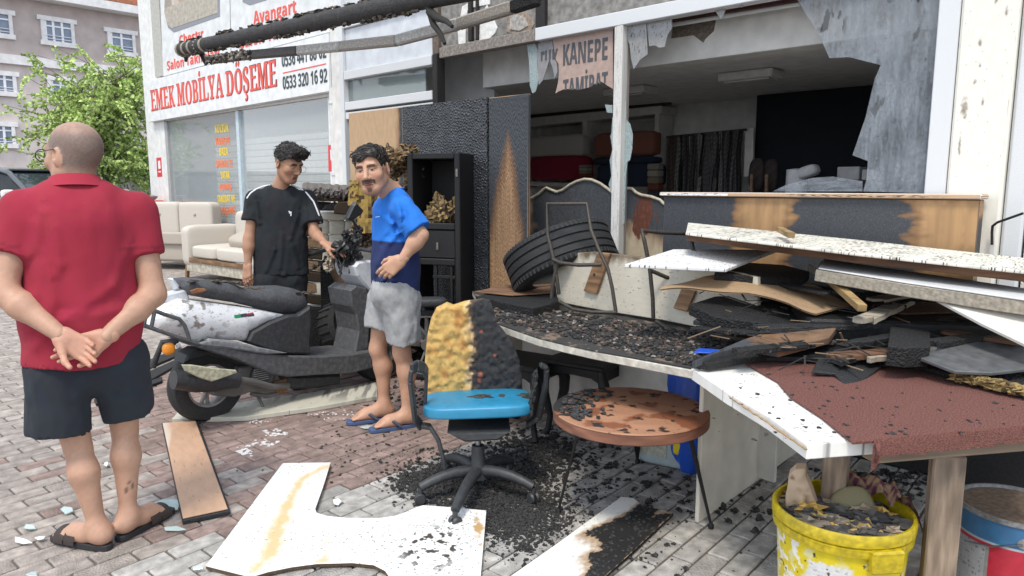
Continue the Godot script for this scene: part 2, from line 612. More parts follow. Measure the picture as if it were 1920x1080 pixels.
# letters standing on the plane z, from pixel (u0, v0) to (u1, v1) on the base line, hpx tall at the left end
func letters(s: String, parent: Node3D, called: String, m: Material, z: float, u0: float, v0: float, u1: float, v1: float, hpx: float, bold := true, serif := false, thick := 0.006, clips := []) -> void:
	var t := text_mesh(s, bold, serif)
	var a := t.get_mesh_arrays()
	var vs: PackedVector3Array = a[Mesh.ARRAY_VERTEX]
	var ix: PackedInt32Array = a[Mesh.ARRAY_INDEX] if a[Mesh.ARRAY_INDEX] else PackedInt32Array(range(vs.size()))
	var lo := vs[0]
	var hi := vs[0]
	for p in vs: lo = lo.min(p); hi = hi.max(p)
	# heights are set by the capitals: measure a plain capital of the same face
	var cv: PackedVector3Array = text_mesh("E", bold, serif).get_mesh_arrays()[Mesh.ARRAY_VERTEX]
	var clo := cv[0].y
	var chi := cv[0].y
	for p in cv: clo = minf(clo, p.y); chi = maxf(chi, p.y)
	var base := clo
	var A := hz(u0, v0, z)
	var B := hz(u1, v1, z)
	var hgt := hz(u0, v0 - hpx, z).y - A.y
	var sx := (B.x - A.x) / (hi.x - lo.x)
	var sy := hgt / (chi - clo)
	var mb := MB.new()
	for k in range(0, ix.size(), 3):
		var poly := []
		for q in 3:
			var p := vs[ix[k + q]]
			var fx := (p.x - lo.x) / (hi.x - lo.x)
			poly.append(Vector3(A.x + (p.x - lo.x) * sx, lerpf(A.y, B.y, fx) + (p.y - base) * sy, z + (0.0 if p.z < (lo.z + hi.z) * 0.5 else thick)))
		for cl in clips:           # each clip: [point, inward normal]
			var out := []
			for q in poly.size():
				var p0: Vector3 = poly[q]
				var p1: Vector3 = poly[(q + 1) % poly.size()]
				var d0: float = (p0 - cl[0]).dot(cl[1])
				var d1: float = (p1 - cl[0]).dot(cl[1])
				if d0 >= 0: out.append(p0)
				if d0 * d1 < 0: out.append(p0.lerp(p1, d0 / (d0 - d1)))
			poly = out
		for q in range(1, poly.size() - 1):
			mb.tri(poly[0], poly[q + 1], poly[q])
	if mb.v.size(): put(mb, called, m, parent)

# ------------------------------------------------------------------ helpers for flat fronts
func zbox(mb: MB, x0: float, x1: float, y0: float, y1: float, z0: float, z1: float, bev := 0.004) -> void:
	mb.box(Vector3(absf(x1 - x0), absf(y1 - y0), absf(z1 - z0)), Transform3D(Basis(), Vector3((x0 + x1) / 2, (y0 + y1) / 2, (z0 + z1) / 2)), bev)
func zpart(parent: Node, called: String, m: Material, x0: float, x1: float, y0: float, y1: float, z0: float, z1: float, bev := 0.004) -> MeshInstance3D:
	var mb := MB.new()
	zbox(mb, x0, x1, y0, y1, z0, z1, bev)
	return put(mb, called, m, parent)
func zpoly(parent: Node, called: String, m: Material, px: Array, z: float, depth: float, bev := 0.002) -> MeshInstance3D:
	var p := PackedVector2Array()
	for q in px:
		var w := hz(q[0], q[1], z)
		p.append(Vector2(w.x, w.y))
	var mb := MB.new()
	mb.prism(p, Transform3D(Basis(), Vector3(0, 0, z)), depth, bev)
	return put(mb, called, m, parent)
func glass(key: String, c: Color, alpha: float, rough := 0.04) -> StandardMaterial3D:
	if mats.has(key): return mats[key]
	var m := StandardMaterial3D.new()
	m.resource_name = key
	m.transparency = BaseMaterial3D.TRANSPARENCY_ALPHA
	var s := c.linear_to_srgb()
	m.albedo_color = Color(s.r, s.g, s.b, alpha)
	m.roughness = rough
	m.metallic_specular = 0.5
	mats[key] = m
	return m
func dirty_glass(key: String, c: Color, lo: float, hi: float, sc: float) -> StandardMaterial3D:     # pane under soot and splashes: the film is denser in patches
	if mats.has(key): return mats[key]
	var im := Image.create(256, 256, false, Image.FORMAT_RGBA8)
	for y in 256:
		for x in 256:
			var u := x / 256.0
			var v := y / 256.0
			var streak := 0.5 + 0.5 * no(u * 26.0, v * 3.0, 1.0, 2.0)
			var blot := smoothstep(0.30, 0.42, no(u * 1.6, v, 7.0, 5.0)) * smoothstep(-0.2, 0.3, no(u, v, 2.0, 8.0)) + 0.6 * smoothstep(0.5, 0.6, no(u * 2.0, v, 15.0, 3.0))
			var fine := 0.5 + 0.5 * no(u, v, 40.0, 1.0)
			var al := lerpf(lo, hi, clampf(0.2 + 0.5 * streak * (0.4 + fine) + 0.5 * no(u, v, 2.5, 4.0) + 0.25 * no(u * 3.0, v, 6.0, 9.0), 0, 1))
			var q := c.lerp(Color(0.03, 0.03, 0.03), blot * 0.85) * (0.85 + 0.3 * fine)
			al = maxf(al, blot * 0.9)
			var s := q.linear_to_srgb()
			im.set_pixel(x, y, Color(s.r, s.g, s.b, al))
	var m := StandardMaterial3D.new()
	m.resource_name = key
	m.transparency = BaseMaterial3D.TRANSPARENCY_ALPHA
	m.albedo_texture = ImageTexture.create_from_image(im)
	m.roughness = 0.12
	m.uv1_scale = Vector3(sc, sc, sc)
	mats[key] = m
	return m

# ------------------------------------------------------------------ burnt shop
func build_shop() -> void:
	var white := M("aluminium_white", Color(0.80, 0.82, 0.84), 0.42, "grain", 4.0, "", 0.08)
	var sooty := M("aluminium_sooty", Color(0.34, 0.30, 0.265), 0.7, "blotch", 5.0, "mottle_n", 0.25)
	var burnt := M("aluminium_burnt", Color(0.045, 0.04, 0.04), 0.75, "char", 4.0, "char_n", 0.5)
	var plaster := M("inner_plaster", Color(0.80, 0.79, 0.76), 0.95, "mottle", 1.2, "mottle_n", 0.2)
	var ceilm := M("ceiling_plaster", Color(0.80, 0.79, 0.78), 0.95, "mottle", 1.0, "mottle_n", 0.15)
	var concrete := M("rough_concrete", Color(0.36, 0.345, 0.32), 0.97, "blotch", 2.2, "grain_n", 0.8)
	var stucco := M("white_stucco", Color(0.76, 0.735, 0.66), 0.95, "mottle", 1.6, "grain_n", 0.55)
	var bd := thing("burnt_shop", "single storey shop front with broken windows, soot and white aluminium frames", "building", Vector3(-3.4, 0, Z1))
	bd.transform = Transform3D()
	# walls round the shop room
	zpart(bd, "upper_wall", concrete, -4.715, 2.4, 2.60, 5.6, Z1 - 0.24, Z1 - 0.03, 0.0)  # carried up out of view to hold back sky light
	zpart(bd, "upper_wall", M("upper_cladding", Color(0.70, 0.71, 0.72), 0.7, "mottle", 0.8), -6.16, -4.72, 3.06, 5.6, Z1 - 0.24, Z1 - 0.03, 0.0)
	zpart(bd, "side_wall", plaster, -6.36, -6.16, 0, 5.6, -7.3, Z1 - 0.02, 0.0)
	zpart(bd, "side_wall", plaster, -0.62, -0.42, 0, 2.6, -7.3, Z1 - 0.26, 0.0)
	zpart(bd, "back_wall", M("back_plaster", Color(0.80, 0.80, 0.77), 0.95, "mottle", 1.0), -6.16, -0.62, 0, 2.9, -7.3, -7.1, 0.0)
	zpart(bd, "ceiling", ceilm, -6.15, -0.63, 2.33, 2.45, -7.09, -4.67, 0.0)
	zpart(bd, "roof", concrete, -6.36, 2.4, 2.75, 2.95, -7.3, Z1 - 0.25, 0.0)  # out of view, keeps the shop room dark
	zpart(bd, "shop_floor", M("shop_floor", Color(0.55, 0.53, 0.50), 0.7, "blotch", 0.8), -6.15, -0.63, -0.04, 0.012, -7.09, Z1 - 0.1, 0.0)
	# the deep beam just behind the glass, plaster broken off in one place
	var bl := hz(905, 140, -4.45).x
	zpart(bd, "beam", M("beam_paint", Color(0.66, 0.66, 0.64), 0.9, "mottle", 1.1, "mottle_n", 0.25), bl, -0.63, 2.285, 2.74, -4.65, -4.45)
	zpart(bd, "bulkhead", M("bulkhead_grey", Color(0.5, 0.5, 0.5), 0.95, "mottle", 0.8), -6.14, bl - 0.01, 1.2, 2.74, -4.65, -4.60)
	zpoly(bd, "bare_brick_patch", M("bare_brick", Color(0.235, 0.20, 0.165), 0.97, "blotch", 6.0, "char_n", 0.5), [[1262, 47], [1342, 37], [1338, 58], [1322, 73], [1318, 80], [1300, 66], [1280, 69], [1258, 72]], -4.445, 0.012)
	zpoly(bd, "shutter_rail", M("red_oxide", Color(0.10, 0.032, 0.03), 0.8, "blotch", 3.0), [[1255, 40], [1500, 0], [1500, -16], [1255, 27]], -4.36, 0.05)
	zpoly(bd, "rail_edge", white, [[1258, 50], [1500, 10], [1500, 5], [1258, 45]], -4.34, 0.02)
	# frames
	zpart(bd, "beam_frame", white, -3.62, -0.87, 2.515, 2.605, Z1 - 0.07, Z1 + 0.02)
	zpart(bd, "beam_frame", sooty, -4.69, -3.625, 2.515, 2.60, Z1 - 0.07, Z1 + 0.018)
	zpart(bd, "beam_frame", white, -6.09, -4.79, 2.475, 2.555, Z1 - 0.07, Z1 + 0.02)
	zpart(bd, "transom", white, -6.09, -4.79, 2.185, 2.262, Z1 - 0.07, Z1 + 0.02)
	zpart(bd, "transom", white, -6.09, -4.79, 2.10, 2.165, Z1 - 0.07, Z1 + 0.012)
	zpart(bd, "transom", white, -6.09, -4.75, 2.955, 3.02, Z1 - 0.07, Z1 + 0.02)
	zpart(bd, "post", white, -6.16, -6.095, 0, 3.4, Z1 - 0.07, Z1 + 0.025)
	zpart(bd, "post", burnt, -4.775, -4.715, 0, 2.555, Z1 - 0.07, Z1 + 0.025)
	zpart(bd, "fascia_sheet", M("fascia_sheet", Color(0.66, 0.69, 0.73), 0.45, "mottle", 1.0, "mottle_n", 0.05), -6.09, -4.80, 2.56, 2.95, Z1 - 0.05, Z1 - 0.01)
	zpart(bd, "scorched_strip", M("scorched_strip", Color(0.20, 0.15, 0.12), 0.8, "blotch", 4.0), -4.80, -4.72, 2.56, 3.04, Z1 - 0.05, Z1)
	zpart(bd, "window_pane", glass("transom_glass", Color(0.26, 0.31, 0.31), 0.55), -6.09, -4.93, 2.265, 2.472, Z1 - 0.04, Z1 - 0.032, 0.0)
	zpart(bd, "window_pane", glass("transom_glass", Color(0.26, 0.31, 0.31), 0.55), -6.09, -4.86, 3.02, 3.4, Z1 - 0.04, Z1 - 0.032, 0.0)
	var mx := hz(1159, 250).x
	var mfn := func(u, v):
		var w := Color(0.66, 0.65, 0.62)
		var soot := clampf(smoothstep(0.56, 0.8, v + 0.12 * no(u, v, 9.0, 1.0)) * 0.8 + 0.35 * smoothstep(0.1, 0.6, no(u * 0.5, v * 3.0, 5.0, 2.0)), 0, 1)
		w = w.lerp(Color(0.20, 0.165, 0.14), soot)
		return w * (0.9 + 0.18 * no(u, v * 20.0, 6.0))
	zpart(bd, "mullion", PM("mullion_paint", 32, 512, mfn, 0.5), mx - 0.034, mx + 0.034, 0, 2.514, Z1 - 0.075, Z1 + 0.02)
	var rx := hz(1768, 190).x
	zpart(bd, "jamb", white, rx - 0.045, rx + 0.05, 1.36, 2.514, Z1 - 0.07, Z1 + 0.03)
	zpart(bd, "jamb", white, rx - 0.045, rx + 0.05, 0.0, 1.36, Z1 - 0.07, Z1 + 0.028)
	# right-hand pier with burn marks
	var pf := func(u, v):
		var w := Color(0.80, 0.775, 0.70) * (0.95 + 0.07 * no(u * 1.5, v * 9.0, 4.0))
		for k in [[0.17, 0.285, 0.10, 0.022], [0.37, 0.165, 0.05, 0.012], [0.14, 0.36, 0.03, 0.03], [0.52, 0.275, 0.04, 0.010], [0.60, 0.09, 0.04, 0.014], [0.40, 0.205, 0.04, 0.005], [0.33, 0.235, 0.05, 0.006], [0.82, 0.115, 0.04, 0.012], [0.2, 0.30, 0.04, 0.006]]:
			var dx: float = (u - k[0] - 0.02 * no(u * 2.0, v * 20.0, 4.0)) / k[2]
			var dy: float = (v - k[1]) / k[3]
			var d := sqrt(dx * dx + dy * dy * (2.2 if dy > 0 else 0.5))
			w = w.lerp(Color(0.16, 0.11, 0.08), 0.8 * smoothstep(1.0, 0.15, d + 0.35 * no(u * 3.0, v * 28.0, 3.0, 3.0)))
		return w.lerp(Color(0.12, 0.1, 0.08), 0.6 * smoothstep(0.6, 0.7, no(u * 3.0, v * 28.0, 5.0, 9.0)))
	zpart(bd, "pier", PM("pier_stucco", 64, 512, pf, 0.95), rx + 0.055, hz(1888, 300).x, 0, 2.55, Z1 - 0.25, Z1 + 0.04, 0.012)
	zpart(bd, "corner_post", white, hz(1888, 300).x + 0.005, hz(1888, 300).x + 0.09, 0, 2.55, Z1 - 0.25, Z1 + 0.0, 0.012)
	zpart(bd, "side_wall", stucco, hz(1888, 300).x + 0.1, 2.4, 0, 2.59, Z1 - 0.25, Z1 - 0.02, 0.0)
	# plaster patches left on the wall above the beam
	var pw := M("white_plaster_left", Color(0.80, 0.79, 0.76), 0.95, "mottle", 3.0, "mottle_n", 0.4)
	zpoly(bd, "plaster_patch", pw, [[860, 90], [858, 60], [866, 12], [884, 2], [918, -6], [918, 8], [896, 12], [888, 14], [876, 20], [873, 60], [872, 86]], Z1 - 0.022, 0.02)
	zpoly(bd, "plaster_patch", pw, [[898, 78], [900, 30], [913, 8], [918, 32], [924, 34], [932, 52], [928, 62], [918, 72], [908, 80]], Z1 - 0.022, 0.02)
	zpoly(bd, "plaster_patch", M("brown_plaster", Color(0.42, 0.33, 0.26), 0.95, "blotch", 4.0, "mottle_n", 0.4), [[950, 60], [950, 28], [972, 20], [990, 25], [1002, 44], [996, 56], [975, 66]], Z1 - 0.024, 0.02)
	zpoly(bd, "plaster_patch", M("grey_plaster", Color(0.52, 0.49, 0.45), 0.95, "blotch", 4.0, "mottle_n", 0.4), [[955, 55], [957, 30], [970, 27], [984, 34], [990, 48], [974, 58]], Z1 - 0.016, 0.02)
	zpart(bd, "dark_gap_strip", burnt, hz(881, 50).x - 0.02, hz(881, 50).x + 0.02, 2.61, 3.2, Z1 - 0.03, Z1 + 0.005)  # black strips stand in for the dark upright gap in the wall
	zpart(bd, "dark_gap_strip", burnt, hz(893, 50).x - 0.012, hz(893, 50).x + 0.012, 2.61, 3.2, Z1 - 0.03, Z1 + 0.0)
	zpart(bd, "burnt_batten", burnt, hz(1005, 30).x, hz(1005, 30).x + 0.09, 2.61, 3.2, Z1 - 0.03, Z1 + 0.01)
	# what is left of the panes
	var gd := dirty_glass("sky_tinted_sooty_pane", Color(0.30, 0.335, 0.38), 0.14, 0.60, 1.0)  # blue-grey tint stands in for mirrored sky and building, besides the soot
	zpoly(bd, "broken_pane", gd, [[1480, -60], [1495, 0], [1511, 27], [1535, 64], [1555, 109], [1591, 107], [1651, 122], [1640, 147], [1622, 222], [1598, 291], [1627, 302], [1624, 338], [1618, 359], [1751, 363], [1773, 0], [1778, -60]], Z1 - 0.03, 0.006, 0.001)
	zpoly(bd, "broken_pane", gd, [[1448, 359], [1475, 346], [1520, 334], [1560, 331], [1617, 340], [1617, 359]], Z1 - 0.036, 0.006, 0.001)
	var gg := dirty_glass("grey_pane", Color(0.36, 0.365, 0.37), 0.6, 0.92, 1.0)
	zpoly(bd, "broken_pane", gg, [[1174, 46], [1211, 38], [1214, 102], [1200, 112], [1188, 130], [1183, 110], [1180, 83], [1174, 70]], Z1 - 0.03, 0.006, 0.001)
	zpoly(bd, "broken_pane", gg, [[1212, 38], [1260, 29], [1259, 54], [1251, 66], [1246, 88], [1236, 90], [1228, 85], [1217, 87]], Z1 - 0.036, 0.006, 0.001)
	zpoly(bd, "broken_pane", gg, [[1340, 16], [1362, 11], [1358, 24], [1352, 36], [1343, 24]], Z1 - 0.03, 0.006, 0.001)
	zpoly(bd, "broken_pane", gg, [[1366, 9], [1400, 2], [1396, 8], [1390, 14], [1382, 7]], Z1 - 0.03, 0.006, 0.001)
	var cr := glass("crazed_glass", Color(0.45, 0.55, 0.56), 0.72, 0.35)
	cr.normal_enabled = true
	cr.normal_texture = tex.char_n
	zpoly(bd, "glass_sliver", cr, [[1170, 150], [1173, 180], [1174, 225], [1181, 232], [1186, 252], [1185, 280], [1181, 300], [1176, 304], [1173, 330], [1170, 420], [1168, 420], [1168, 150]], Z1 - 0.03, 0.006, 0.001)
	zpoly(bd, "glass_sliver", cr, [[1134, 196], [1148, 197], [1148, 212], [1138, 211]], Z1 - 0.03, 0.006, 0.001)
	zpoly(bd, "glass_sliver", cr, [[1148, 220], [1146, 250], [1144, 255], [1148, 280], [1143, 300], [1146, 330], [1141, 345], [1148, 370], [1150, 370], [1150, 220]], Z1 - 0.03, 0.006, 0.001)
	zpoly(bd, "glass_sliver", cr, [[988, 84], [1003, 81], [1008, 95], [1007, 125], [1010, 150], [1004, 172], [998, 175], [993, 160], [992, 120]], Z1 - 0.03, 0.006, 0.001)
	# printed pane: pink film with grey letters
	var film := M("pink_film", Color(0.47, 0.345, 0.295), 0.5, "mottle", 3.0)
	zpoly(bd, "printed_pane", film, [[1036, 73], [1149, 52], [1149, 167], [1138, 160], [1127, 153], [1116, 157], [1104, 164], [1088, 168], [1074, 166], [1056, 168], [1046, 172], [1041, 176], [1046, 155], [1048, 140], [1047, 120], [1042, 112]], Z1 - 0.03, 0.006, 0.001)
	zpoly(bd, "printed_pane", M("grey_film", Color(0.30, 0.29, 0.30), 0.5, "mottle", 3.0), [[1009, 80], [1035, 74], [1040, 112], [1044, 120], [1045, 135], [1040, 148], [1036, 128], [1030, 112], [1018, 150], [1010, 160], [1008, 120]], Z1 - 0.031, 0.006, 0.001)
	var ink := M("grey_print", Color(0.075, 0.08, 0.09), 0.6, "")
	letters("KANEPE", bd, "lettering", ink, Z1 - 0.0295, 1056, 123, 1139, 111, 39, true, false, 0.003)
	letters("TUK", bd, "lettering", ink, Z1 - 0.0305, 1011, 134, 1046, 128, 36, true, false, 0.003, [[hz(1009, 130, Z1), Vector3(1, 0, 0)], [hz(1030, 112, Z1 - 0.03), Vector3(0, 1, 0)]])
	letters("TAMİRAT", bd, "lettering", ink, Z1 - 0.0295, 1056, 186, 1139, 172, 36, true, false, 0.003, [[hz(1056, 168, Z1), Vector3(0.10, 1, 0)], [hz(1110, 160, Z1), Vector3(-0.12, 1, 0)]])
	# iron hook on the pier
	var hk := MB.new()
	hk.tube([hz(1918, 400, Z1 + 0.16), hz(1870, 417, Z1 + 0.1), hz(1861, 424, Z1 + 0.08), hz(1860, 435, Z1 + 0.08), hz(1860, 459, Z1 + 0.08)], 0.006, 8)
	put(hk, "hook", burnt, bd)

# ------------------------------------------------------------------ neighbouring shop
func build_neighbour() -> void:
	var bd := thing("furniture_shop", "white neighbouring shop with big display windows and a grey-framed front", "building", Vector3(-12, 0, Z2))
	bd.transform = Transform3D()
	var wall := M("shop_white", Color(0.80, 0.80, 0.78), 0.85, "mottle", 0.9, "mottle_n", 0.1)
	var alu := M("pale_blue_aluminium", Color(0.55, 0.66, 0.72), 0.4, "mottle", 2.0)
	var xl := hz(277, 228, Z2).x
	var xr := -8.4
	var col := hz(312, 300, Z2).x
	zpart(bd, "corner_pier", wall, xl - 0.1, col, 0, 6.4, Z2 - 0.4, Z2)
	zpart(bd, "corner_trim", M("stone_trim", Color(0.50, 0.49, 0.45), 0.9, "mottle", 2.0), hz(289, 60, Z2).x, hz(305, 60, Z2).x, 3.62, 6.4, Z2 + 0.002, Z2 + 0.04)
	zpart(bd, "upper_wall", wall, col + 0.01, xr, 2.75, 6.4, Z2 - 0.4, Z2 - 0.02)
	zpart(bd, "end_wall", wall, hz(617, 300, Z2).x, xr, 0, 2.74, Z2 - 0.4, Z2 - 0.01)
	zpart(bd, "plinth", wall, col + 0.01, hz(616, 300, Z2).x, 0, 0.28, Z2 - 0.3, Z2 - 0.02)
	zpart(bd, "side_wall", wall, xl - 0.1, xl + 0.1, 0, 6.3, -12.0, Z2 - 0.41)
	zpart(bd, "back_wall", M("shop_back", Color(0.78, 0.78, 0.76), 0.9, "mottle", 1.0), xl + 0.11, xr, 0, 3.0, -9.6, -9.4)
	zpart(bd, "ceiling", wall, xl + 0.11, xr, 2.76, 2.9, -9.39, Z2 - 0.41)
	zpart(bd, "shop_floor", M("shop_floor_tile", Color(0.45, 0.44, 0.42), 0.5, "mottle", 1.0), xl + 0.11, xr, -0.04, 0.012, -9.39, Z2 - 0.05)
	zpart(bd, "side_wall", wall, xr - 0.2, xr, 0, 3.0, -9.39, Z2 - 0.41)
	var mx := hz(448, 300, Z2).x
	zpart(bd, "mullion", alu, mx - 0.05, mx + 0.05, 0.28, 2.74, Z2 - 0.1, Z2)
	zpart(bd, "frame", M("grey_frame", Color(0.42, 0.43, 0.42), 0.5, "mottle", 2.0), col + 0.012, col + 0.11, 0.28, 2.74, Z2 - 0.09, Z2 - 0.005)
	var gl := glass("shop_glass", Color(0.55, 0.60, 0.61), 0.34, 0.02)
	zpart(bd, "window_pane", gl, col + 0.11, mx - 0.05, 0.28, 2.74, Z2 - 0.06, Z2 - 0.052, 0.0)
	zpart(bd, "window_pane", gl, mx + 0.05, hz(617, 300, Z2).x, 0.28, 2.74, Z2 - 0.06, Z2 - 0.052, 0.0)
	# pale horizontal slats behind the glass
	var slat := MB.new()
	slat.box(Vector3(hz(610, 300, Z2).x - hz(400, 300, Z2).x + 1.2, 0.085, 0.02), Transform3D(Basis(Vector3.RIGHT, 0.35), Vector3.ZERO), 0.003)
	var sm := slat.mesh()
	var slm := M("pale_slat", Color(0.82, 0.80, 0.72), 0.6, "mottle", 1.0)
	for k in 17:
		inst(sm, "pale_slat", slm, bd, Transform3D(Basis(), Vector3((hz(610, 300, Z2).x + hz(400, 300, Z2).x) / 2 + 0.3, 0.5 + k * 0.108, Z2 - 0.2)))
	# signs
	var sg := thing("shop_sign", "long white sign board with red furniture lettering and phone numbers", "sign", Vector3.ZERO)
	var zs := Z2 + 0.1
	zpoly(sg, "board", M("sign_white", Color(0.82, 0.83, 0.83), 0.5, "mottle", 0.8), [[279, 229], [617, 171], [616, 62], [274, 153]], zs, 0.1, 0.004)
	var red := M("sign_red", Color(0.72, 0.09, 0.065), 0.5, "")
	var dark := M("sign_outline", Color(0.10, 0.03, 0.03), 0.5, "")
	letters("EMEK MOBİLYA DÖŞEME", sg, "lettering_outline", dark, zs + 0.001, 284, 209, 520, 162, 40, true, true, 0.003)
	letters("EMEK MOBİLYA DÖŞEME", sg, "lettering", red, zs + 0.001, 284.5, 208, 519, 161.4, 38, true, true, 0.008)
	var blk := M("sign_black", Color(0.03, 0.05, 0.06), 0.5, "")
	letters("0536 441 88 02", sg, "phone_number", blk, zs + 0.001, 529, 126, 612, 108, 25, true, false, 0.005)
	letters("0533 320 16 92", sg, "phone_number", blk, zs + 0.001, 531, 168, 614, 154, 24, true, false, 0.005)
	zpoly(sg, "red_rule", red, [[530, 138], [611, 120.5], [611, 118.5], [530, 136]], zs + 0.005, 0.006, 0.0)
	var up := thing("upper_sign", "upper white advertising panels with red lettering and a framed print", "sign", Vector3.ZERO)
	var zu := Z2 + 0.04
	var upm := M("sign_white_upper", Color(0.76, 0.78, 0.78), 0.55, "mottle", 0.7)
	zpoly(up, "panel", upm, [[306, 143], [432, 109], [429, -60], [298, -60]], zu, 0.05, 0.003)
	zpoly(up, "panel", upm, [[434, 108.5], [618, 60], [622, -60], [431, -60]], zu, 0.05, 0.003)
	letters("Salon Takımları", up, "lettering", red, zu + 0.001, 314, 132, 412, 108, 17, true, false, 0.006)
	letters("Chestır", up, "lettering", red, zu + 0.001, 337, 85, 382, 72, 18, true, false, 0.006)
	letters("Avangart", up, "lettering", red, zu + 0.001, 476, 46, 556, 24, 24, true, false, 0.006)
	letters("Salon Takımları", up, "lettering", red, zu + 0.001, 451, 91, 592, 54, 20, true, false, 0.006)
	var pr := func(u, v):     # plain generic print: a pale room with brown furniture
		var w := Color(0.58, 0.50, 0.42)
		if v > 0.62: w = Color(0.50, 0.45, 0.37) * (0.9 + 0.2 * no(u * 3.0, v, 8.0))
		elif u < 0.16: w = Color(0.34, 0.29, 0.24)
		elif u > 0.72 and v > 0.2: w = Color(0.34, 0.16, 0.12)
		elif u > 0.3 and v > 0.4: w = Color(0.46, 0.31, 0.23)
		return w * (0.88 + 0.2 * no(u, v, 16.0))
	zpoly(up, "print_shadow", M("print_grey", Color(0.24, 0.25, 0.28), 0.6, ""), [[312, -60], [309, 25], [315, 52], [326, 61], [412, 31], [412, -60]], zu + 0.004, 0.006, 0.0)
	zpoly(up, "print", PM("room_print", 128, 96, pr, 0.5), [[310, -60], [308, 24], [313, 45], [322, 53], [408, 24], [407, -60]], zu + 0.008, 0.006, 0.0)
	zpoly(up, "print_shadow", M("print_grey", Color(0.24, 0.25, 0.28), 0.6, ""), [[452, -20], [455, 4], [468, 10], [500, 0], [500, -20]], zu + 0.004, 0.006, 0.0)
	# words stuck on the window
	var st := thing("window_lettering", "column of yellow and orange cut-out words stuck on the shop window", "lettering", Vector3.ZERO)
	var yl := M("vinyl_yellow", Color(0.80, 0.58, 0.03), 0.5, "")
	var og := M("vinyl_orange", Color(0.85, 0.20, 0.06), 0.5, "")
	var words := [["KOLTUK", 404, 429, 249, 15], ["KANEPE", 405, 431, 272, 14], ["BAZA", 412, 428, 292, 14], ["SANDALYE", 406, 436, 314, 13], ["YATAK", 414, 431, 336, 14], ["KUMAŞ", 413, 434, 357, 12], ["TAMİRAT VE", 408, 441, 380, 13], ["DÖŞEME", 413, 441, 402, 13]]
	for k in words.size():
		var w: Array = words[k]
		letters(w[0], st, "word", yl if k % 2 == 0 else og, Z2 - 0.05, w[1], w[3], w[2], w[3] - 1.5, w[4], true, false, 0.003)
	# red alarm labels
	var rl := M("label_red", Color(0.62, 0.05, 0.06), 0.5, "")
	var wl := M("label_white", Color(0.8, 0.8, 0.8), 0.5, "")
	var l1 := thing("alarm_label", "small red label with white marks on the white corner pier", "label", Vector3.ZERO)
	zpoly(l1, "plate", rl, [[293, 296], [302, 295], [304, 331], [295, 332]], Z2 + 0.004, 0.004, 0.0)
	zpoly(l1, "white_mark", wl, [[296, 302], [300, 301], [301, 316], [297, 317]], Z2 + 0.006, 0.002, 0.0)
	zpoly(l1, "white_mark", wl, [[297, 321], [301, 320.6], [302, 323], [297, 323.4]], Z2 + 0.006, 0.002, 0.0)
	var l2 := thing("alarm_label", "red label with white marks behind the white downpipe", "label", Vector3.ZERO)
	zpoly(l2, "plate", rl, [[615, 272], [637, 271], [638, 321], [616, 322]], -5.2, 0.004, 0.0)
	zpoly(l2, "white_mark", wl, [[619, 281], [622, 280], [623, 300], [620, 301]], -5.197, 0.002, 0.0)
	# downpipe with a rust run
	var dp := thing("downpipe", "white rain downpipe with a rusty stain between the two shops", "pipe", Vector3.ZERO)
	var dx := hz(626, 200, -5.0)
	var pm := MB.new()
	pm.tube([Vector3(dx.x, 0.0, -5.0), Vector3(dx.x, 2.62, -5.0)], 0.052, 16)
	put(pm, "pipe", M("pipe_white", Color(0.75, 0.75, 0.74), 0.5, "mottle", 2.0), dp)
	var rm := MB.new()
	rm.tube([Vector3(dx.x + 0.02, 2.62, -5.0), Vector3(dx.x + 0.02, 3.15, -5.0)], 0.03, 12)
	put(rm, "rusty_bracket", M("rust", Color(0.22, 0.11, 0.05), 0.9, "blotch", 6.0), dp)
	for yy in [0.7, 1.6, 2.45]:
		var cl := MB.new()
		cl.lathe([Vector2(0.0535, -0.02), Vector2(0.062, -0.018), Vector2(0.062, 0.018), Vector2(0.0535, 0.02)], Transform3D(Basis(), Vector3(dx.x, yy, -5.0)), 16)
		put(cl, "clip", M("pipe_white", Color.WHITE), dp)
	zpart(dp, "rust_run", M("rust_run", Color(0.42, 0.27, 0.15), 0.9, "blotch", 5.0), dx.x + 0.054, dx.x + 0.075, 1.7, 2.6, -5.03, -5.0, 0.002)
	zpart(dp, "backing_post", M("shop_white", Color.WHITE), dx.x + 0.09, dx.x + 0.17, 0, 3.4, -5.05, -4.98)

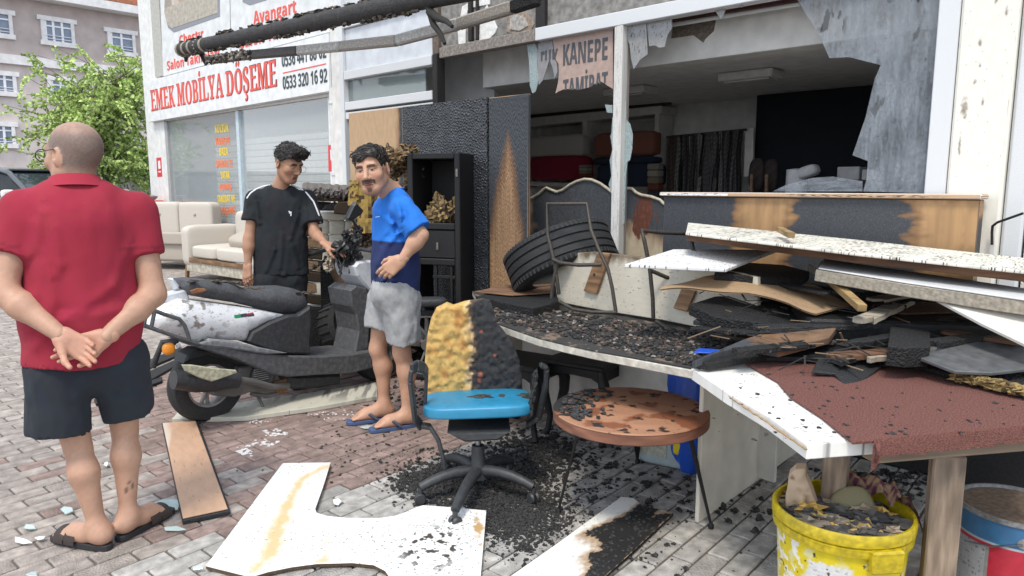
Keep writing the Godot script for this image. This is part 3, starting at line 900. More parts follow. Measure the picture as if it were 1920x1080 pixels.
# ------------------------------------------------------------------ far background
func build_background() -> void:
	var XB := -36.0
	var bl := thing("apartment_building", "mauve apartment block with white framed windows and an orange tiled roof", "building", Vector3.ZERO)
	var up := M("mauve_render", Color(0.50, 0.425, 0.40), 0.95, "mottle", 0.25)
	var lowm := M("beige_render", Color(0.64, 0.56, 0.53), 0.95, "mottle", 0.25)
	var trim := M("white_trim", Color(0.80, 0.78, 0.77), 0.8, "mottle", 0.5)
	var yb := hx(140, 122, XB).y
	var yt := hx(200, 23, XB).y
	var band := MB.new()
	var zA := 6.0
	var zB := -24.0
	var b1 := MB.new(); zbox(b1, XB - 8, XB, yb, yt, zB, zA, 0.0); put(b1, "upper_storey", up, bl)
	var b2 := MB.new(); zbox(b2, XB - 8, XB - 0.02, 0, yb - 0.25, zB, zA, 0.0); put(b2, "lower_storeys", lowm, bl)
	zbox(band, XB - 8, XB + 0.18, yb - 0.25, yb + 0.12, zB - 0.1, zA + 0.1); put(band, "string_course", trim, bl)
	var ev := MB.new(); zbox(ev, XB - 9, XB + 0.7, yt, yt + 0.35, zB - 0.6, zA + 0.6); put(ev, "eaves", trim, bl)
	var rf := MB.new()
	for k in 12:
		zbox(rf, XB - 9 + k * 0.05, XB + 0.7 - k * 0.5, yt + 0.36 + k * 0.2, yt + 0.55 + k * 0.2, zB - 0.6, zA + 0.6, 0.02)
	put(rf, "roof", M("orange_tiles", Color(0.60, 0.23, 0.12), 0.9, "blotch", 1.5), bl)
	var pane := M("far_pane", Color(0.20, 0.25, 0.34), 0.12, "mottle", 0.8)
	var bars := M("far_bars", Color(0.75, 0.75, 0.77), 0.7, "")
	for w in [[-16, 18, 20, 72, 1], [74, 31, 136, 89, 3], [199, 54, 251, 106, 2], [-16, 134, 28, 182, 2], [87, 144, 136, 196, 2], [-16, 230, 26, 280, 2], [90, 240, 140, 290, 2], [196, 256, 245, 300, 2], [196, 158, 245, 205, 2]]:
		var p0 := hx(w[0], w[1], XB)
		var p1 := hx(w[2], w[3], XB)
		var ztop := hx(w[2], w[1], XB)
		var z0 := p0.z
		var z1 := ztop.z
		var y1 := p0.y
		var y0 := hx(w[0], w[3] - (w[2] - w[0]) * 0.14, XB).y
		var wf := MB.new()
		var T := 0.13
		zbox(wf, XB, XB + 0.12, y1 - T, y1 + 0.06, z1 - 0.12, z0 + 0.12)
		zbox(wf, XB, XB + 0.14, y0 - 0.06, y0 + T, z1 - 0.06, z0 + 0.06)
		zbox(wf, XB, XB + 0.11, y0 + T, y1 - T, z0 - T, z0)
		zbox(wf, XB, XB + 0.11, y0 + T, y1 - T, z1, z1 + T)
		var fr := put(wf, "window_frame", trim, bl)
		var pn := MB.new(); zbox(pn, XB - 0.01, XB + 0.02, y0 + T, y1 - T, z1 + T, z0 - T, 0.0); put(pn, "pane", pane, fr)
		var n: int = w[4]
		for k in range(1, n + 1):
			var mb := MB.new()
			var zz := lerpf(z1 + T, z0 - T, float(k) / (n + 0.0001)) if k < n else z0 - T - 0.04
			zbox(mb, XB + 0.021, XB + 0.07, y0 + T, y1 - T, zz - 0.045, zz + 0.045); put(mb, "sash_bar", bars, fr)
		var sb := MB.new(); zbox(sb, XB + 0.021, XB + 0.065, lerpf(y0, y1, 0.66), lerpf(y0, y1, 0.72), z1 + T, z0 - T); put(sb, "sash_bar", bars, fr)
		for k in 2:
			var gb := MB.new(); zbox(gb, XB + 0.075, XB + 0.1, lerpf(y0, y1, 0.2 + 0.12 * k), lerpf(y0, y1, 0.225 + 0.12 * k), z1 + T, z0 - T); put(gb, "guard_rail", bars, fr)
	# garden wall with ivy
	var wl := thing("garden_wall", "low white garden wall behind the tree", "wall", Vector3.ZERO)
	var XW := -24.0
	var wb := MB.new(); zbox(wb, XW - 0.25, XW, 0, hx(240, 322, XW).y, -22, 10); put(wb, "wall", M("garden_white", Color(0.62, 0.60, 0.55), 0.95, "blotch", 0.4), wl)
	var cp := MB.new(); zbox(cp, XW - 0.3, XW + 0.06, hx(240, 322, XW).y, hx(240, 322, XW).y + 0.08, -22, 10); put(cp, "coping", M("coping_grey", Color(0.5, 0.49, 0.46), 0.95, "mottle", 1.0), wl)
	var leaf := VM("leaf_green", 0.65)
	leaf.backlight_enabled = true
	leaf.backlight = Color(0.30, 0.42, 0.10)
	leaf.cull_mode = BaseMaterial3D.CULL_DISABLED
	var iv := MB.new()
	for k in 5200:
		var u := rng.randf_range(195, 292)
		var top := 283.0 + 8.0 * no(u * 0.08, 3.0)
		var bot := 318.0 + 14.0 * no(u * 0.05, 8.0) + (30.0 if u > 276 and u < 290 else 0.0)
		var v := rng.randf_range(top, bot)
		var p := hx(u, v, XW + rng.randf_range(0.05, 0.5))
		leafq(iv, p, 0.085, Color(0.13, 0.23, 0.05) * rng.randf_range(0.6, 1.4))
	var hedge := thing("ivy", "dense green ivy hanging over the white garden wall", "ivy", Vector3.ZERO)
	put(iv, "foliage", leaf, hedge).set_meta("kind", "stuff")
	# tree
	var tb := gy(205, 420, 0.0)
	tb = hd(205, 380, 19.5); tb.y = 0
	var tr := thing("street_tree", "young tree with light green feathery leaves before the mauve building", "tree", tb)
	var bark := M("bark", Color(0.16, 0.125, 0.095), 0.95, "blotch", 4.0, "char_n", 0.4)
	var fr2 := facing(tb)
	var tk := MB.new()
	tk.tube([Vector3.ZERO, Vector3(-0.05, 0.9, 0), loc(fr2, 200, 320) , loc(fr2, 205, 262)], [0.11, 0.09, 0.07, 0.055], 10)
	put(tk, "trunk", bark, tr)
	var tips := []
	var lim := MB.new()
	var mains := [[[205, 262], [225, 225], [260, 190]], [[205, 262], [196, 210], [205, 150]], [[202, 290], [160, 250], [120, 200], [80, 150]], [[200, 320], [140, 290], [90, 270], [30, 255]], [[203, 280], [240, 260], [275, 240]], [[160, 250], [120, 255], [60, 225]], [[198, 215], [165, 175], [135, 140]], [[200, 320], [230, 310], [265, 300]], [[140, 290], [110, 310], [60, 310]]]
	for a in mains:
		var pp := []
		var rr := []
		var dz := rng.randf_range(-0.9, 0.9)
		for k in a.size():
			pp.append(loc(fr2, a[k][0], a[k][1], dz * k / (a.size() - 1)))
			rr.append(lerpf(0.04, 0.012, float(k) / (a.size() - 1)))
		lim.tube(pp, rr, 7)
		for s in 7:
			var t := 0.35 + 0.65 * s / 6.0
			var idx := t * (pp.size() - 1)
			var i0 := mini(int(idx), pp.size() - 2)
			var at: Vector3 = pp[i0].lerp(pp[i0 + 1], idx - i0)
			for q in 5:
				var e := at + Vector3(rng.randfn() * 0.62, rng.randfn() * 0.46 + 0.05, rng.randfn() * 0.6)
				lim.tube([at, (at + e) * 0.5 + Vector3(0, 0.05, 0), e], [0.01, 0.007, 0.004], 5)
				tips.append([at, e])
	put(lim, "limbs", bark, tr)
	var cr := MB.new()
	for tp in tips:
		var shade := rng.randf_range(0.75, 1.3)
		for s in 3:
			var c0: Vector3 = tp[0].lerp(tp[1], 0.4 + 0.3 * s)
			var dir := Vector3(rng.randfn(), rng.randfn() * 0.5 - 0.15, rng.randfn()).normalized()
			for q in 15:       # a feather of leaflets along a drooping stalk
				var f := q / 14.0
				var p := c0 + dir * f * 0.42 + Vector3(0, -0.17 * f * f, 0)
				for sd in [-1, 1]:
					var off = dir.cross(Vector3.UP).normalized() * 0.055 * sd
					leafq(cr, p + off, 0.05, Color(0.39, 0.49, 0.165) * shade * rng.randf_range(0.75, 1.25))
	put(cr, "crown", leaf, tr)
	# dark car at the kerb
	build_car()
	# red box on a cargo trike
	var rb := hd(285, 420, 16.5); rb.y = 0
	var tk2 := thing("cargo_trike", "small red cargo box on black wheels by the garden wall", "trike", rb, "", facing(rb).basis)
	var fb := facing(rb)
	var c0 := loc(fb, 284, 388)
	var bx := MB.new(); bx.box(Vector3(0.42, 0.22, 0.5), Transform3D(Basis(), c0), 0.015); put(bx, "cargo_box", M("box_red", Color(0.50, 0.035, 0.03), 0.5, "mottle", 2.0), tk2)
	var rm := MB.new(); rm.box(Vector3(0.46, 0.04, 0.54), Transform3D(Basis(), c0 + Vector3(0, 0.115, 0)), 0.01); put(rm, "box_rim", M("box_rim", Color(0.5, 0.1, 0.08), 0.5, ""), tk2)
	var lp := MB.new(); lp.lathe([Vector2(0.02, 0), Vector2(0.09, 0.05), Vector2(0.1, 0.09), Vector2(0.0, 0.12)], Transform3D(Basis(), c0 + Vector3(0.03, 0.13, 0)), 12); put(lp, "lamp_cover", M("grey_plastic", Color(0.25, 0.25, 0.26), 0.5, ""), tk2)
	for s in [-0.15, 0.12]:
		var wh := MB.new(); wh.lathe([Vector2(0.05, -0.04), Vector2(0.21, -0.04), Vector2(0.225, 0), Vector2(0.21, 0.04), Vector2(0.05, 0.04)], Transform3D(Basis(Vector3.RIGHT, PI / 2), Vector3(c0.x + s, 0.225, 0.28 * signf(s))), 18); put(wh, "wheel", M("rubber", Color(0.025, 0.025, 0.027), 0.85, ""), tk2)
	var fm := MB.new(); fm.bar(Vector3(c0.x - 0.2, 0.36, 0), Vector3(c0.x + 0.2, 0.36, 0), 0.3, 0.05); fm.bar(Vector3(c0.x, 0.3, 0), c0 - Vector3(0, 0.1, 0), 0.1, 0.1); put(fm, "frame", M("black_metal", Color(0.03, 0.03, 0.03), 0.5, ""), tk2)
	# strip of old paving slabs further off
func leafq(mb: MB, p: Vector3, s: float, c: Color) -> void:
	var a := Vector3(rng.randfn(), rng.randfn(), rng.randfn()).normalized() * s
	var b := a.cross(Vector3(rng.randfn(), rng.randfn(), rng.randfn())).normalized() * s * 0.55
	mb.col = c
	mb.tri(p - a, p + b, p + a)
	mb.tri(p - a, p + a, p - b)
	mb.col = Color.WHITE

func build_car() -> void:
	# local axes: x forward, y up, z to its right-hand side
	var ab := hd(64, 374, 17.0)              # foot of the windscreen pillar
	var turn := Basis(Vector3.UP, deg_to_rad(12.5)) * Basis.from_scale(Vector3.ONE * 1.18)
	var at := ab - turn * Vector3(0.95, 0, 0.76)
	at.y = 0
	var car := thing("parked_car", "dark parked car with silver window trim behind the man in red", "car", at, "", turn)
	var paint := M("car_paint", Color(0.035, 0.04, 0.05), 0.18, "")
	paint.clearcoat_enabled = true
	var W := 1.74
	var low := pg([[-2.1, 0.3], [-2.15, 0.75], [-2.05, 0.98], [-1.2, 1.02], [0.75, 1.02], [1.55, 0.92], [2.05, 0.78], [2.12, 0.5], [2.05, 0.28], [1.75, 0.26], [1.7, 0.45], [1.5, 0.62], [1.25, 0.65], [1.0, 0.5], [0.93, 0.26], [-0.95, 0.26], [-1.0, 0.48], [-1.25, 0.65], [-1.5, 0.62], [-1.7, 0.45], [-1.76, 0.26]])
	var b := MB.new(); b.prism(low, Transform3D(Basis(), Vector3(0, 0, W / 2)), W, 0.05); put(b, "body", paint, car)
	var cab := pg([[-1.9, 1.0], [-1.55, 1.42], [-1.2, 1.5], [-0.1, 1.5], [0.2, 1.44], [0.95, 1.0]])
	var g := MB.new(); g.prism(cab, Transform3D(Basis(), Vector3(0, 0, W / 2 - 0.1)), W - 0.2, 0.06); put(g, "window_glass", M("car_glass", Color(0.03, 0.04, 0.05), 0.06, ""), car)
	var rf := MB.new()
	var arch := [Vector3(-1.9, 1.0, 0), Vector3(-1.55, 1.43, 0), Vector3(-1.2, 1.515, 0), Vector3(-0.1, 1.515, 0), Vector3(0.22, 1.455, 0), Vector3(0.98, 1.0, 0)]
	for s in [-1, 1]:
		var q := []
		for p in arch: q.append(p + Vector3(0, 0, s * (W / 2 - 0.11)))
		var tb := MB.new(); tb.tube(q, 0.045, 8); put(tb, "roof_rail", paint, car)
		var t2 := MB.new(); t2.bar(Vector3(-1.85, 1.03, s * (W / 2 - 0.06)), Vector3(0.93, 1.03, s * (W / 2 - 0.06)), 0.02, 0.03); put(t2, "window_trim", M("chrome_trim", Color(0.6, 0.6, 0.62), 0.25, "", 1, "", 0, 0.9), car)
		var t3 := MB.new(); t3.bar(Vector3(-0.35, 1.03, s * (W / 2 - 0.09)), Vector3(-0.35, 1.5, s * (W / 2 - 0.09)), 0.03, 0.08); put(t3, "door_pillar", paint, car)
		var mr := MB.new(); mr.pillow(Vector3(0.12, 0.15, 0.22), Transform3D(Basis(), Vector3(0.62, 1.1, s * (W / 2 + 0.12))), 0.6); put(mr, "mirror", M("mirror_white", Color(0.7, 0.7, 0.7), 0.3, ""), car)
		for xx in [-1.35, 1.35]:
			var wh := MB.new(); wh.lathe([Vector2(0.2, -0.1), Vector2(0.31, -0.1), Vector2(0.33, -0.07), Vector2(0.33, 0.07), Vector2(0.31, 0.1), Vector2(0.2, 0.1)], Transform3D(Basis(Vector3.RIGHT, PI / 2), Vector3(xx, 0.33, s * (W / 2 - 0.12))), 24)
			var wo := put(wh, "wheel", M("rubber", Color(0.025, 0.025, 0.027), 0.85, ""), car)
			var ri := MB.new(); ri.lathe([Vector2(0.0, -0.06), Vector2(0.2, -0.08), Vector2(0.2, 0.08), Vector2(0.0, 0.06)], Transform3D(Basis(Vector3.RIGHT, PI / 2), Vector3(xx, 0.33, s * (W / 2 - 0.11))), 20); put(ri, "rim", M("rim_grey", Color(0.45, 0.45, 0.46), 0.35, "", 1, "", 0, 0.8), wo)
	var top := MB.new(); top.box(Vector3(1.5, 0.04, W - 0.3), Transform3D(Basis(), Vector3(-0.65, 1.51, 0)), 0.015); put(top, "roof", paint, car)

# ------------------------------------------------------------------ small builders on pixel outlines
func outl(parent: Node3D, called: String, m: Material, fr: Transform3D, px: Array, zo: float, depth: float, bev := 0.004) -> MeshInstance3D:
	# solid with the given outline, standing in the plane z = zo of the frame fr (world frame); parent must sit at the identity or in fr
	var mb := MB.new()
	var x := Transform3D(Basis(), Vector3(0, 0, zo))
	if parent.transform.is_equal_approx(Transform3D()): x = fr * x
	mb.prism(px2(fr, px, zo), x, depth, bev)
	return put(mb, called, m, parent)
func cush(parent: Node3D, called: String, m: Material, fr: Transform3D, u0: float, v0: float, u1: float, v1: float, zo: float, depth: float, e := 0.35, lump := 0.0) -> MeshInstance3D:
	var a := loc(fr, u0, v1, zo)
	var b := loc(fr, u1, v0, zo)
	var mb := MB.new()
	mb.pillow(Vector3(absf(b.x - a.x), absf(b.y - a.y), depth), Transform3D(Basis(), Vector3((a.x + b.x) / 2, (a.y + b.y) / 2, zo - depth / 2)), e, 32, 18, lump, u0)
	return put(mb, called, m, parent)
func lump(mb: MB, c: Vector3, r: Vector3, rough: float, sd: float, ca: Color, cb: Color, nu := 18, nv := 12) -> void:   # ragged burnt lump
	var cols := []
	var pts := []
	for j in nv + 1:
		for i in nu + 1:
			var a := TAU * (i % nu) / nu
			var b := -PI / 2 + PI * j / nv
			var q := Vector3(cos(a) * cos(b), sin(b), -sin(a) * cos(b))
			var k := 1.0 + rough * nz.get_noise_3d(q.x * 1.6 + sd, q.y * 1.6, q.z * 1.6 - sd) + rough * 0.5 * nz.get_noise_3d(q.x * 4.0 - sd, q.y * 4.0, q.z * 4.0)
			pts.append(c + q * r * k)
			cols.append(ca.lerp(cb, smoothstep(-0.25, 0.3, nz.get_noise_3d(q.x * 2.5, q.y * 2.5 + sd, q.z * 2.5))))
	var w := nu + 1
	for j in nv:
		for i in nu:
			var a := j * w + i
			mb.col = cols[a]
			mb.tri(pts[a], pts[a + 1], pts[a + w + 1])
			mb.tri(pts[a], pts[a + w + 1], pts[a + w])
	mb.col = Color.WHITE
func charm() -> StandardMaterial3D: return M("char", Color(0.022, 0.022, 0.024), 0.72, "char", 3.0, "char_n", 0.9)
func charm2() -> StandardMaterial3D: return M("char_grey", Color(0.055, 0.058, 0.063), 0.6, "char", 5.0, "char_n", 0.8)
func sootm() -> StandardMaterial3D: return M("soot_black", Color(0.017, 0.017, 0.019), 0.55, "leather", 4.0, "leather_n", 0.5)
func woodm() -> StandardMaterial3D: return M("raw_wood", Color(0.36, 0.25, 0.155), 0.8, "wood", 1.2, "wood_n", 0.3)
func lam() -> StandardMaterial3D: return M("white_laminate", Color(0.80, 0.79, 0.76), 0.45, "mottle", 1.5)
func creamp() -> StandardMaterial3D: return M("cream_paint", Color(0.62, 0.57, 0.46), 0.7, "blotch", 1.6, "mottle_n", 0.1)

# ------------------------------------------------------------------ inside the burnt shop
func build_interior() -> void:
	var ZI := -6.75
	var sh := thing("display_shelf", "white open shelf unit against the back wall inside the shop", "shelf", Vector3.ZERO)
	var wm := M("shelf_white", Color(0.74, 0.73, 0.70), 0.7, "mottle", 1.5)
	zpoly(sh, "top_board", wm, [[985, 222], [1240, 198], [1240, 213], [985, 238]], ZI, 0.3)
	for u in [[1091, 1099], [1225, 1233]]:
		zpart(sh, "upright", wm, hz(u[0], 290, ZI).x, hz(u[1], 290, ZI).x, 0, hz(1092, 224, ZI).y - 0.004, ZI - 0.3, ZI - 0.003)
	zpoly(sh, "shelf_board", wm, [[985, 340], [1228, 348], [1228, 356], [985, 348]], ZI - 0.01, 0.28)
	zpart(sh, "back_board", M("shelf_back", Color(0.62, 0.61, 0.58), 0.8, "mottle", 1.0), hz(985, 290, ZI).x, hz(1228, 290, ZI).x, 0.5, hz(1092, 230, ZI).y, ZI - 0.32, ZI - 0.305)
	var rail := thing("curtain_rail", "dark rail running under the shop ceiling", "rail", Vector3.ZERO)
	zpoly(rail, "rail", M("dark_rail", Color(0.05, 0.045, 0.04), 0.7, ""), [[985, 214], [1255, 191], [1255, 196], [985, 221]], ZI - 0.05, 0.05)
	# upholstery standing in the shelf
	var fr := Transform3D(Basis(), Vector3(0, 0, ZI + 0.12))
	var fab := func(k, c): return M(k, c, 0.95, "grain", 2.0, "grain_n", 0.3)
	var s1 := thing("cushion", "pale grey seat cushion upright in the shelf above a crimson one", "cushion", Vector3.ZERO, "", Basis())
	s1.transform = fr
	cush(s1, "pad", fab.call("pad_pale", Color(0.62, 0.60, 0.56)), fr, 990, 250, 1092, 297, 0, 0.2, 0.3, 0.01)
	var s2 := thing("cushion", "crimson cushion below the pale grey one in the shelf", "cushion", Vector3.ZERO)
	s2.transform = fr
	cush(s2, "pad", fab.call("pad_crimson", Color(0.30, 0.02, 0.05)), fr, 990, 290, 1092, 338, 0.05, 0.25, 0.3, 0.01)
	var s3 := thing("cushion", "rust brown back cushion above the navy seat inside the shop", "cushion", Vector3.ZERO)
	s3.transform = fr
	cush(s3, "pad", fab.call("pad_rust", Color(0.30, 0.12, 0.085)), fr, 1110, 243, 1226, 296, 0, 0.2, 0.3, 0.01)
	var sf := thing("navy_sofa", "navy blue rolled-arm sofa standing in the shelf", "sofa", Vector3.ZERO)
	sf.transform = fr
	cush(sf, "back_roll", fab.call("pad_navy", Color(0.022, 0.035, 0.065)), fr, 1104, 291, 1226, 310, 0.06, 0.25, 0.5)
	cush(sf, "front", fab.call("pad_navy", Color(0.022, 0.035, 0.065)), fr, 1115, 305, 1226, 350, 0.1, 0.3, 0.3)
	for a in [["striped chair arm standing beside the crimson cushion", 1084, 309, 1099, 337], ["striped chair arm standing right of the navy sofa", 1212, 306, 1234, 370]]:
		var ar := thing("striped_chair_arm", a[0], "chair_arm", Vector3.ZERO)  # upholstered chair arm built from stacked coloured bands
		ar.transform = fr
		for k in 5:
			var v0: float = lerpf(a[2], a[4], k / 5.0)
			cush(ar, "band", fab.call("band%d" % k, [Color(0.3, 0.28, 0.25), Color(0.36, 0.33, 0.27), Color(0.25, 0.2, 0.15), Color(0.2, 0.06, 0.04), Color(0.05, 0.06, 0.08)][k]), fr, a[1], v0, a[3], lerpf(a[2], a[4], (k + 1) / 5.0), 0.2, 0.12, 0.3)
	# rack of hanging fabrics
	var rk := thing("fabric_rack", "rail of dark hanging fabric lengths at the back of the shop", "rack", Vector3.ZERO)
	var ZR := -6.7
	var rod := MB.new(); rod.tube([hz(1250, 257, ZR), hz(1400, 243, ZR)], 0.012, 8); put(rod, "rod", M("black_metal", Color(0.03, 0.03, 0.03), 0.5, ""), rk)
	for k in 24:
		var u0 := 1254.0 + k * 5.7
		var c := Color(0.16, 0.155, 0.16) * rng.randf_range(0.25, 2.2)
		if k % 7 == 3: c = Color(0.5, 0.48, 0.47)
		if k in [0, 1, 2]: c = Color(0.17, 0.13, 0.11)
		var x0 := hz(u0, 260, ZR).x
		var x1 := hz(u0 + 5.4, 260, ZR).x
		var ph := rng.randf() * 6.0
		var topy := hz(u0, 256.0 - (u0 - 1250.0) * 0.093, ZR).y
		var ty: float = topy - rng.randf_range(0.75, 1.0)
		var st := MB.new()
		st.grid(func(i, j): return Vector3(lerpf(x0, x1, i / 6.0) + 0.012 * sin(j * 0.7 + ph), lerpf(ty, topy, j / 10.0), ZR + 0.03 * sin(i * 1.9 + ph) + 0.01 * sin(j * 0.9 + ph)), 6, 10)
		put(st, "fabric_length", M("fabric_%d" % k, c, 0.95, "weave", 5.0), rk)
	var bd := thing("white_board", "narrow white board upright beside the hanging fabrics", "board", Vector3.ZERO)
	zpoly(bd, "board", wm, [[1397, 241], [1413, 239], [1412, 330], [1394, 332]], -6.72, 0.03)
	# dark partition
	var pt := thing("partition", "tall navy black partition wall at the back of the shop", "partition", Vector3.ZERO)
	zpart(pt, "panel", M("navy_partition", Color(0.010, 0.014, 0.021), 0.9, "mottle", 1.0), hz(1416, 250, -6.85).x, -0.66, 0, 2.325, -6.95, -6.85)
	# things on the floor behind the counter
	var f2 := Transform3D(Basis(), Vector3(0, 0, -5.6))
	var ro := thing("fabric_roll", "white upright fabric roll before the dark partition", "roll", Vector3.ZERO)
	var rc := hz(1492, 350, -5.6)
	var rmb := MB.new(); rmb.lathe([Vector2(0.0, 0.0), Vector2(0.075, 0.0), Vector2(0.075, hz(1492, 318, -5.6).y), Vector2(0.02, hz(1492, 316, -5.6).y), Vector2(0.0, hz(1492, 316, -5.6).y)], Transform3D(Basis(), Vector3(rc.x, 0, -5.6)), 20); put(rmb, "roll", M("roll_white", Color(0.68, 0.69, 0.70), 0.8, "mottle", 3.0), ro)
	var f3 := MB.new(); f3.pillow(Vector3(0.16, 0.09, 0.14), Transform3D(Basis(Vector3.BACK, 0.3), Vector3(rc.x + 0.1, hz(1492, 322, -5.6).y, -5.58)), 0.7); put(f3, "loose_end", M("roll_white", Color.WHITE), ro)
	for w in [[1570, 313, 1610, 338, "white cardboard box on the far counter behind broken glass"], [1616, 318, 1640, 338, "small pale box beside the white one behind broken glass"]]:
		var bx := thing("box", w[4], "box", Vector3.ZERO)
		var a := hz(w[0], w[1], -5.9); var b := hz(w[2], w[3], -5.9)
		zpart(bx, "carton", M("roll_white", Color.WHITE), a.x, b.x, b.y, a.y, -6.1, -5.9, 0.006)
	var bench := thing("work_counter", "brown work counter in the dark back of the shop", "counter", Vector3.ZERO)
	zpart(bench, "top", M("brown_counter", Color(0.055, 0.025, 0.018), 0.7, "wood", 1.0), hz(1530, 338, -5.9).x, -0.66, hz(1570, 338.4, -5.9).y - 0.04, hz(1570, 338.4, -5.9).y, -6.4, -5.75)
	zpart(bench, "front", M("brown_counter", Color.WHITE), hz(1530, 338, -5.9).x, -0.66, 0, hz(1570, 338.4, -5.9).y - 0.045, -6.35, -5.8)
	var wl := M("chair_wood", Color(0.20, 0.12, 0.06), 0.6, "wood", 2.0)
	var dk := M("chair_dark", Color(0.03, 0.018, 0.015), 0.8, "weave", 3.0)
	for c in [[1408, 296, 1426, 358, "dark oval backed chair with a light wooden stile"], [1436, 297, 1452, 358, "dark upholstered chair beside the oval backed one"]]:
		var ch := thing("chair", c[4], "chair", Vector3.ZERO)
		ch.transform = f2
		cush(ch, "backrest", dk, f2, c[0] - 8, c[1], c[2] + 6, c[3], 0, 0.07, 0.7)
		var a := loc(f2, c[0] + 2, c[1] + 30, 0.06); var b := loc(f2, c[0] + 6, c[3], 0.06)
		var lg := MB.new(); lg.bar(a, Vector3(b.x, 0.4 - f2.origin.y, b.z), 0.025, 0.025); put(lg, "stile", wl, ch)
		var seat := MB.new(); seat.pillow(Vector3(0.42, 0.09, 0.42), Transform3D(Basis(), Vector3((a.x + b.x) / 2, 0.46, 0.2)), 0.35); put(seat, "seat", dk, ch)
		for sx in [-0.18, 0.18]:
			for sz in [0.02, 0.38]:
				var l2 := MB.new(); l2.bar(Vector3((a.x + b.x) / 2 + sx, 0.012, sz), Vector3((a.x + b.x) / 2 + sx, 0.42, sz), 0.03, 0.03); put(l2, "leg", wl, ch)
	# ceiling lamps, switched off
	for w in [[1362, 1447, 157, 142, "long white ceiling fitting over the dark partition"], [1142, 1206, 182, 172, "long white ceiling fitting half hidden by the window mullion"]]:
		var a := gy(w[0], w[2], 2.262)
		var b := gy(w[1], w[3], 2.262)
		var li := thing("ceiling_light", w[4], "ceiling light", Vector3.ZERO, "unlit ceiling lights in the shop")
		zpart(li, "housing", M("lamp_white", Color(0.62, 0.62, 0.6), 0.6, "mottle", 2.0), a.x, b.x, 2.262, 2.326, b.z - 0.24, b.z, 0.01)
		zpart(li, "diffuser", M("lamp_diffuser", Color(0.5, 0.5, 0.48), 0.4, ""), a.x + 0.04, b.x - 0.04, 2.25, 2.262, b.z - 0.2, b.z - 0.04, 0.004)

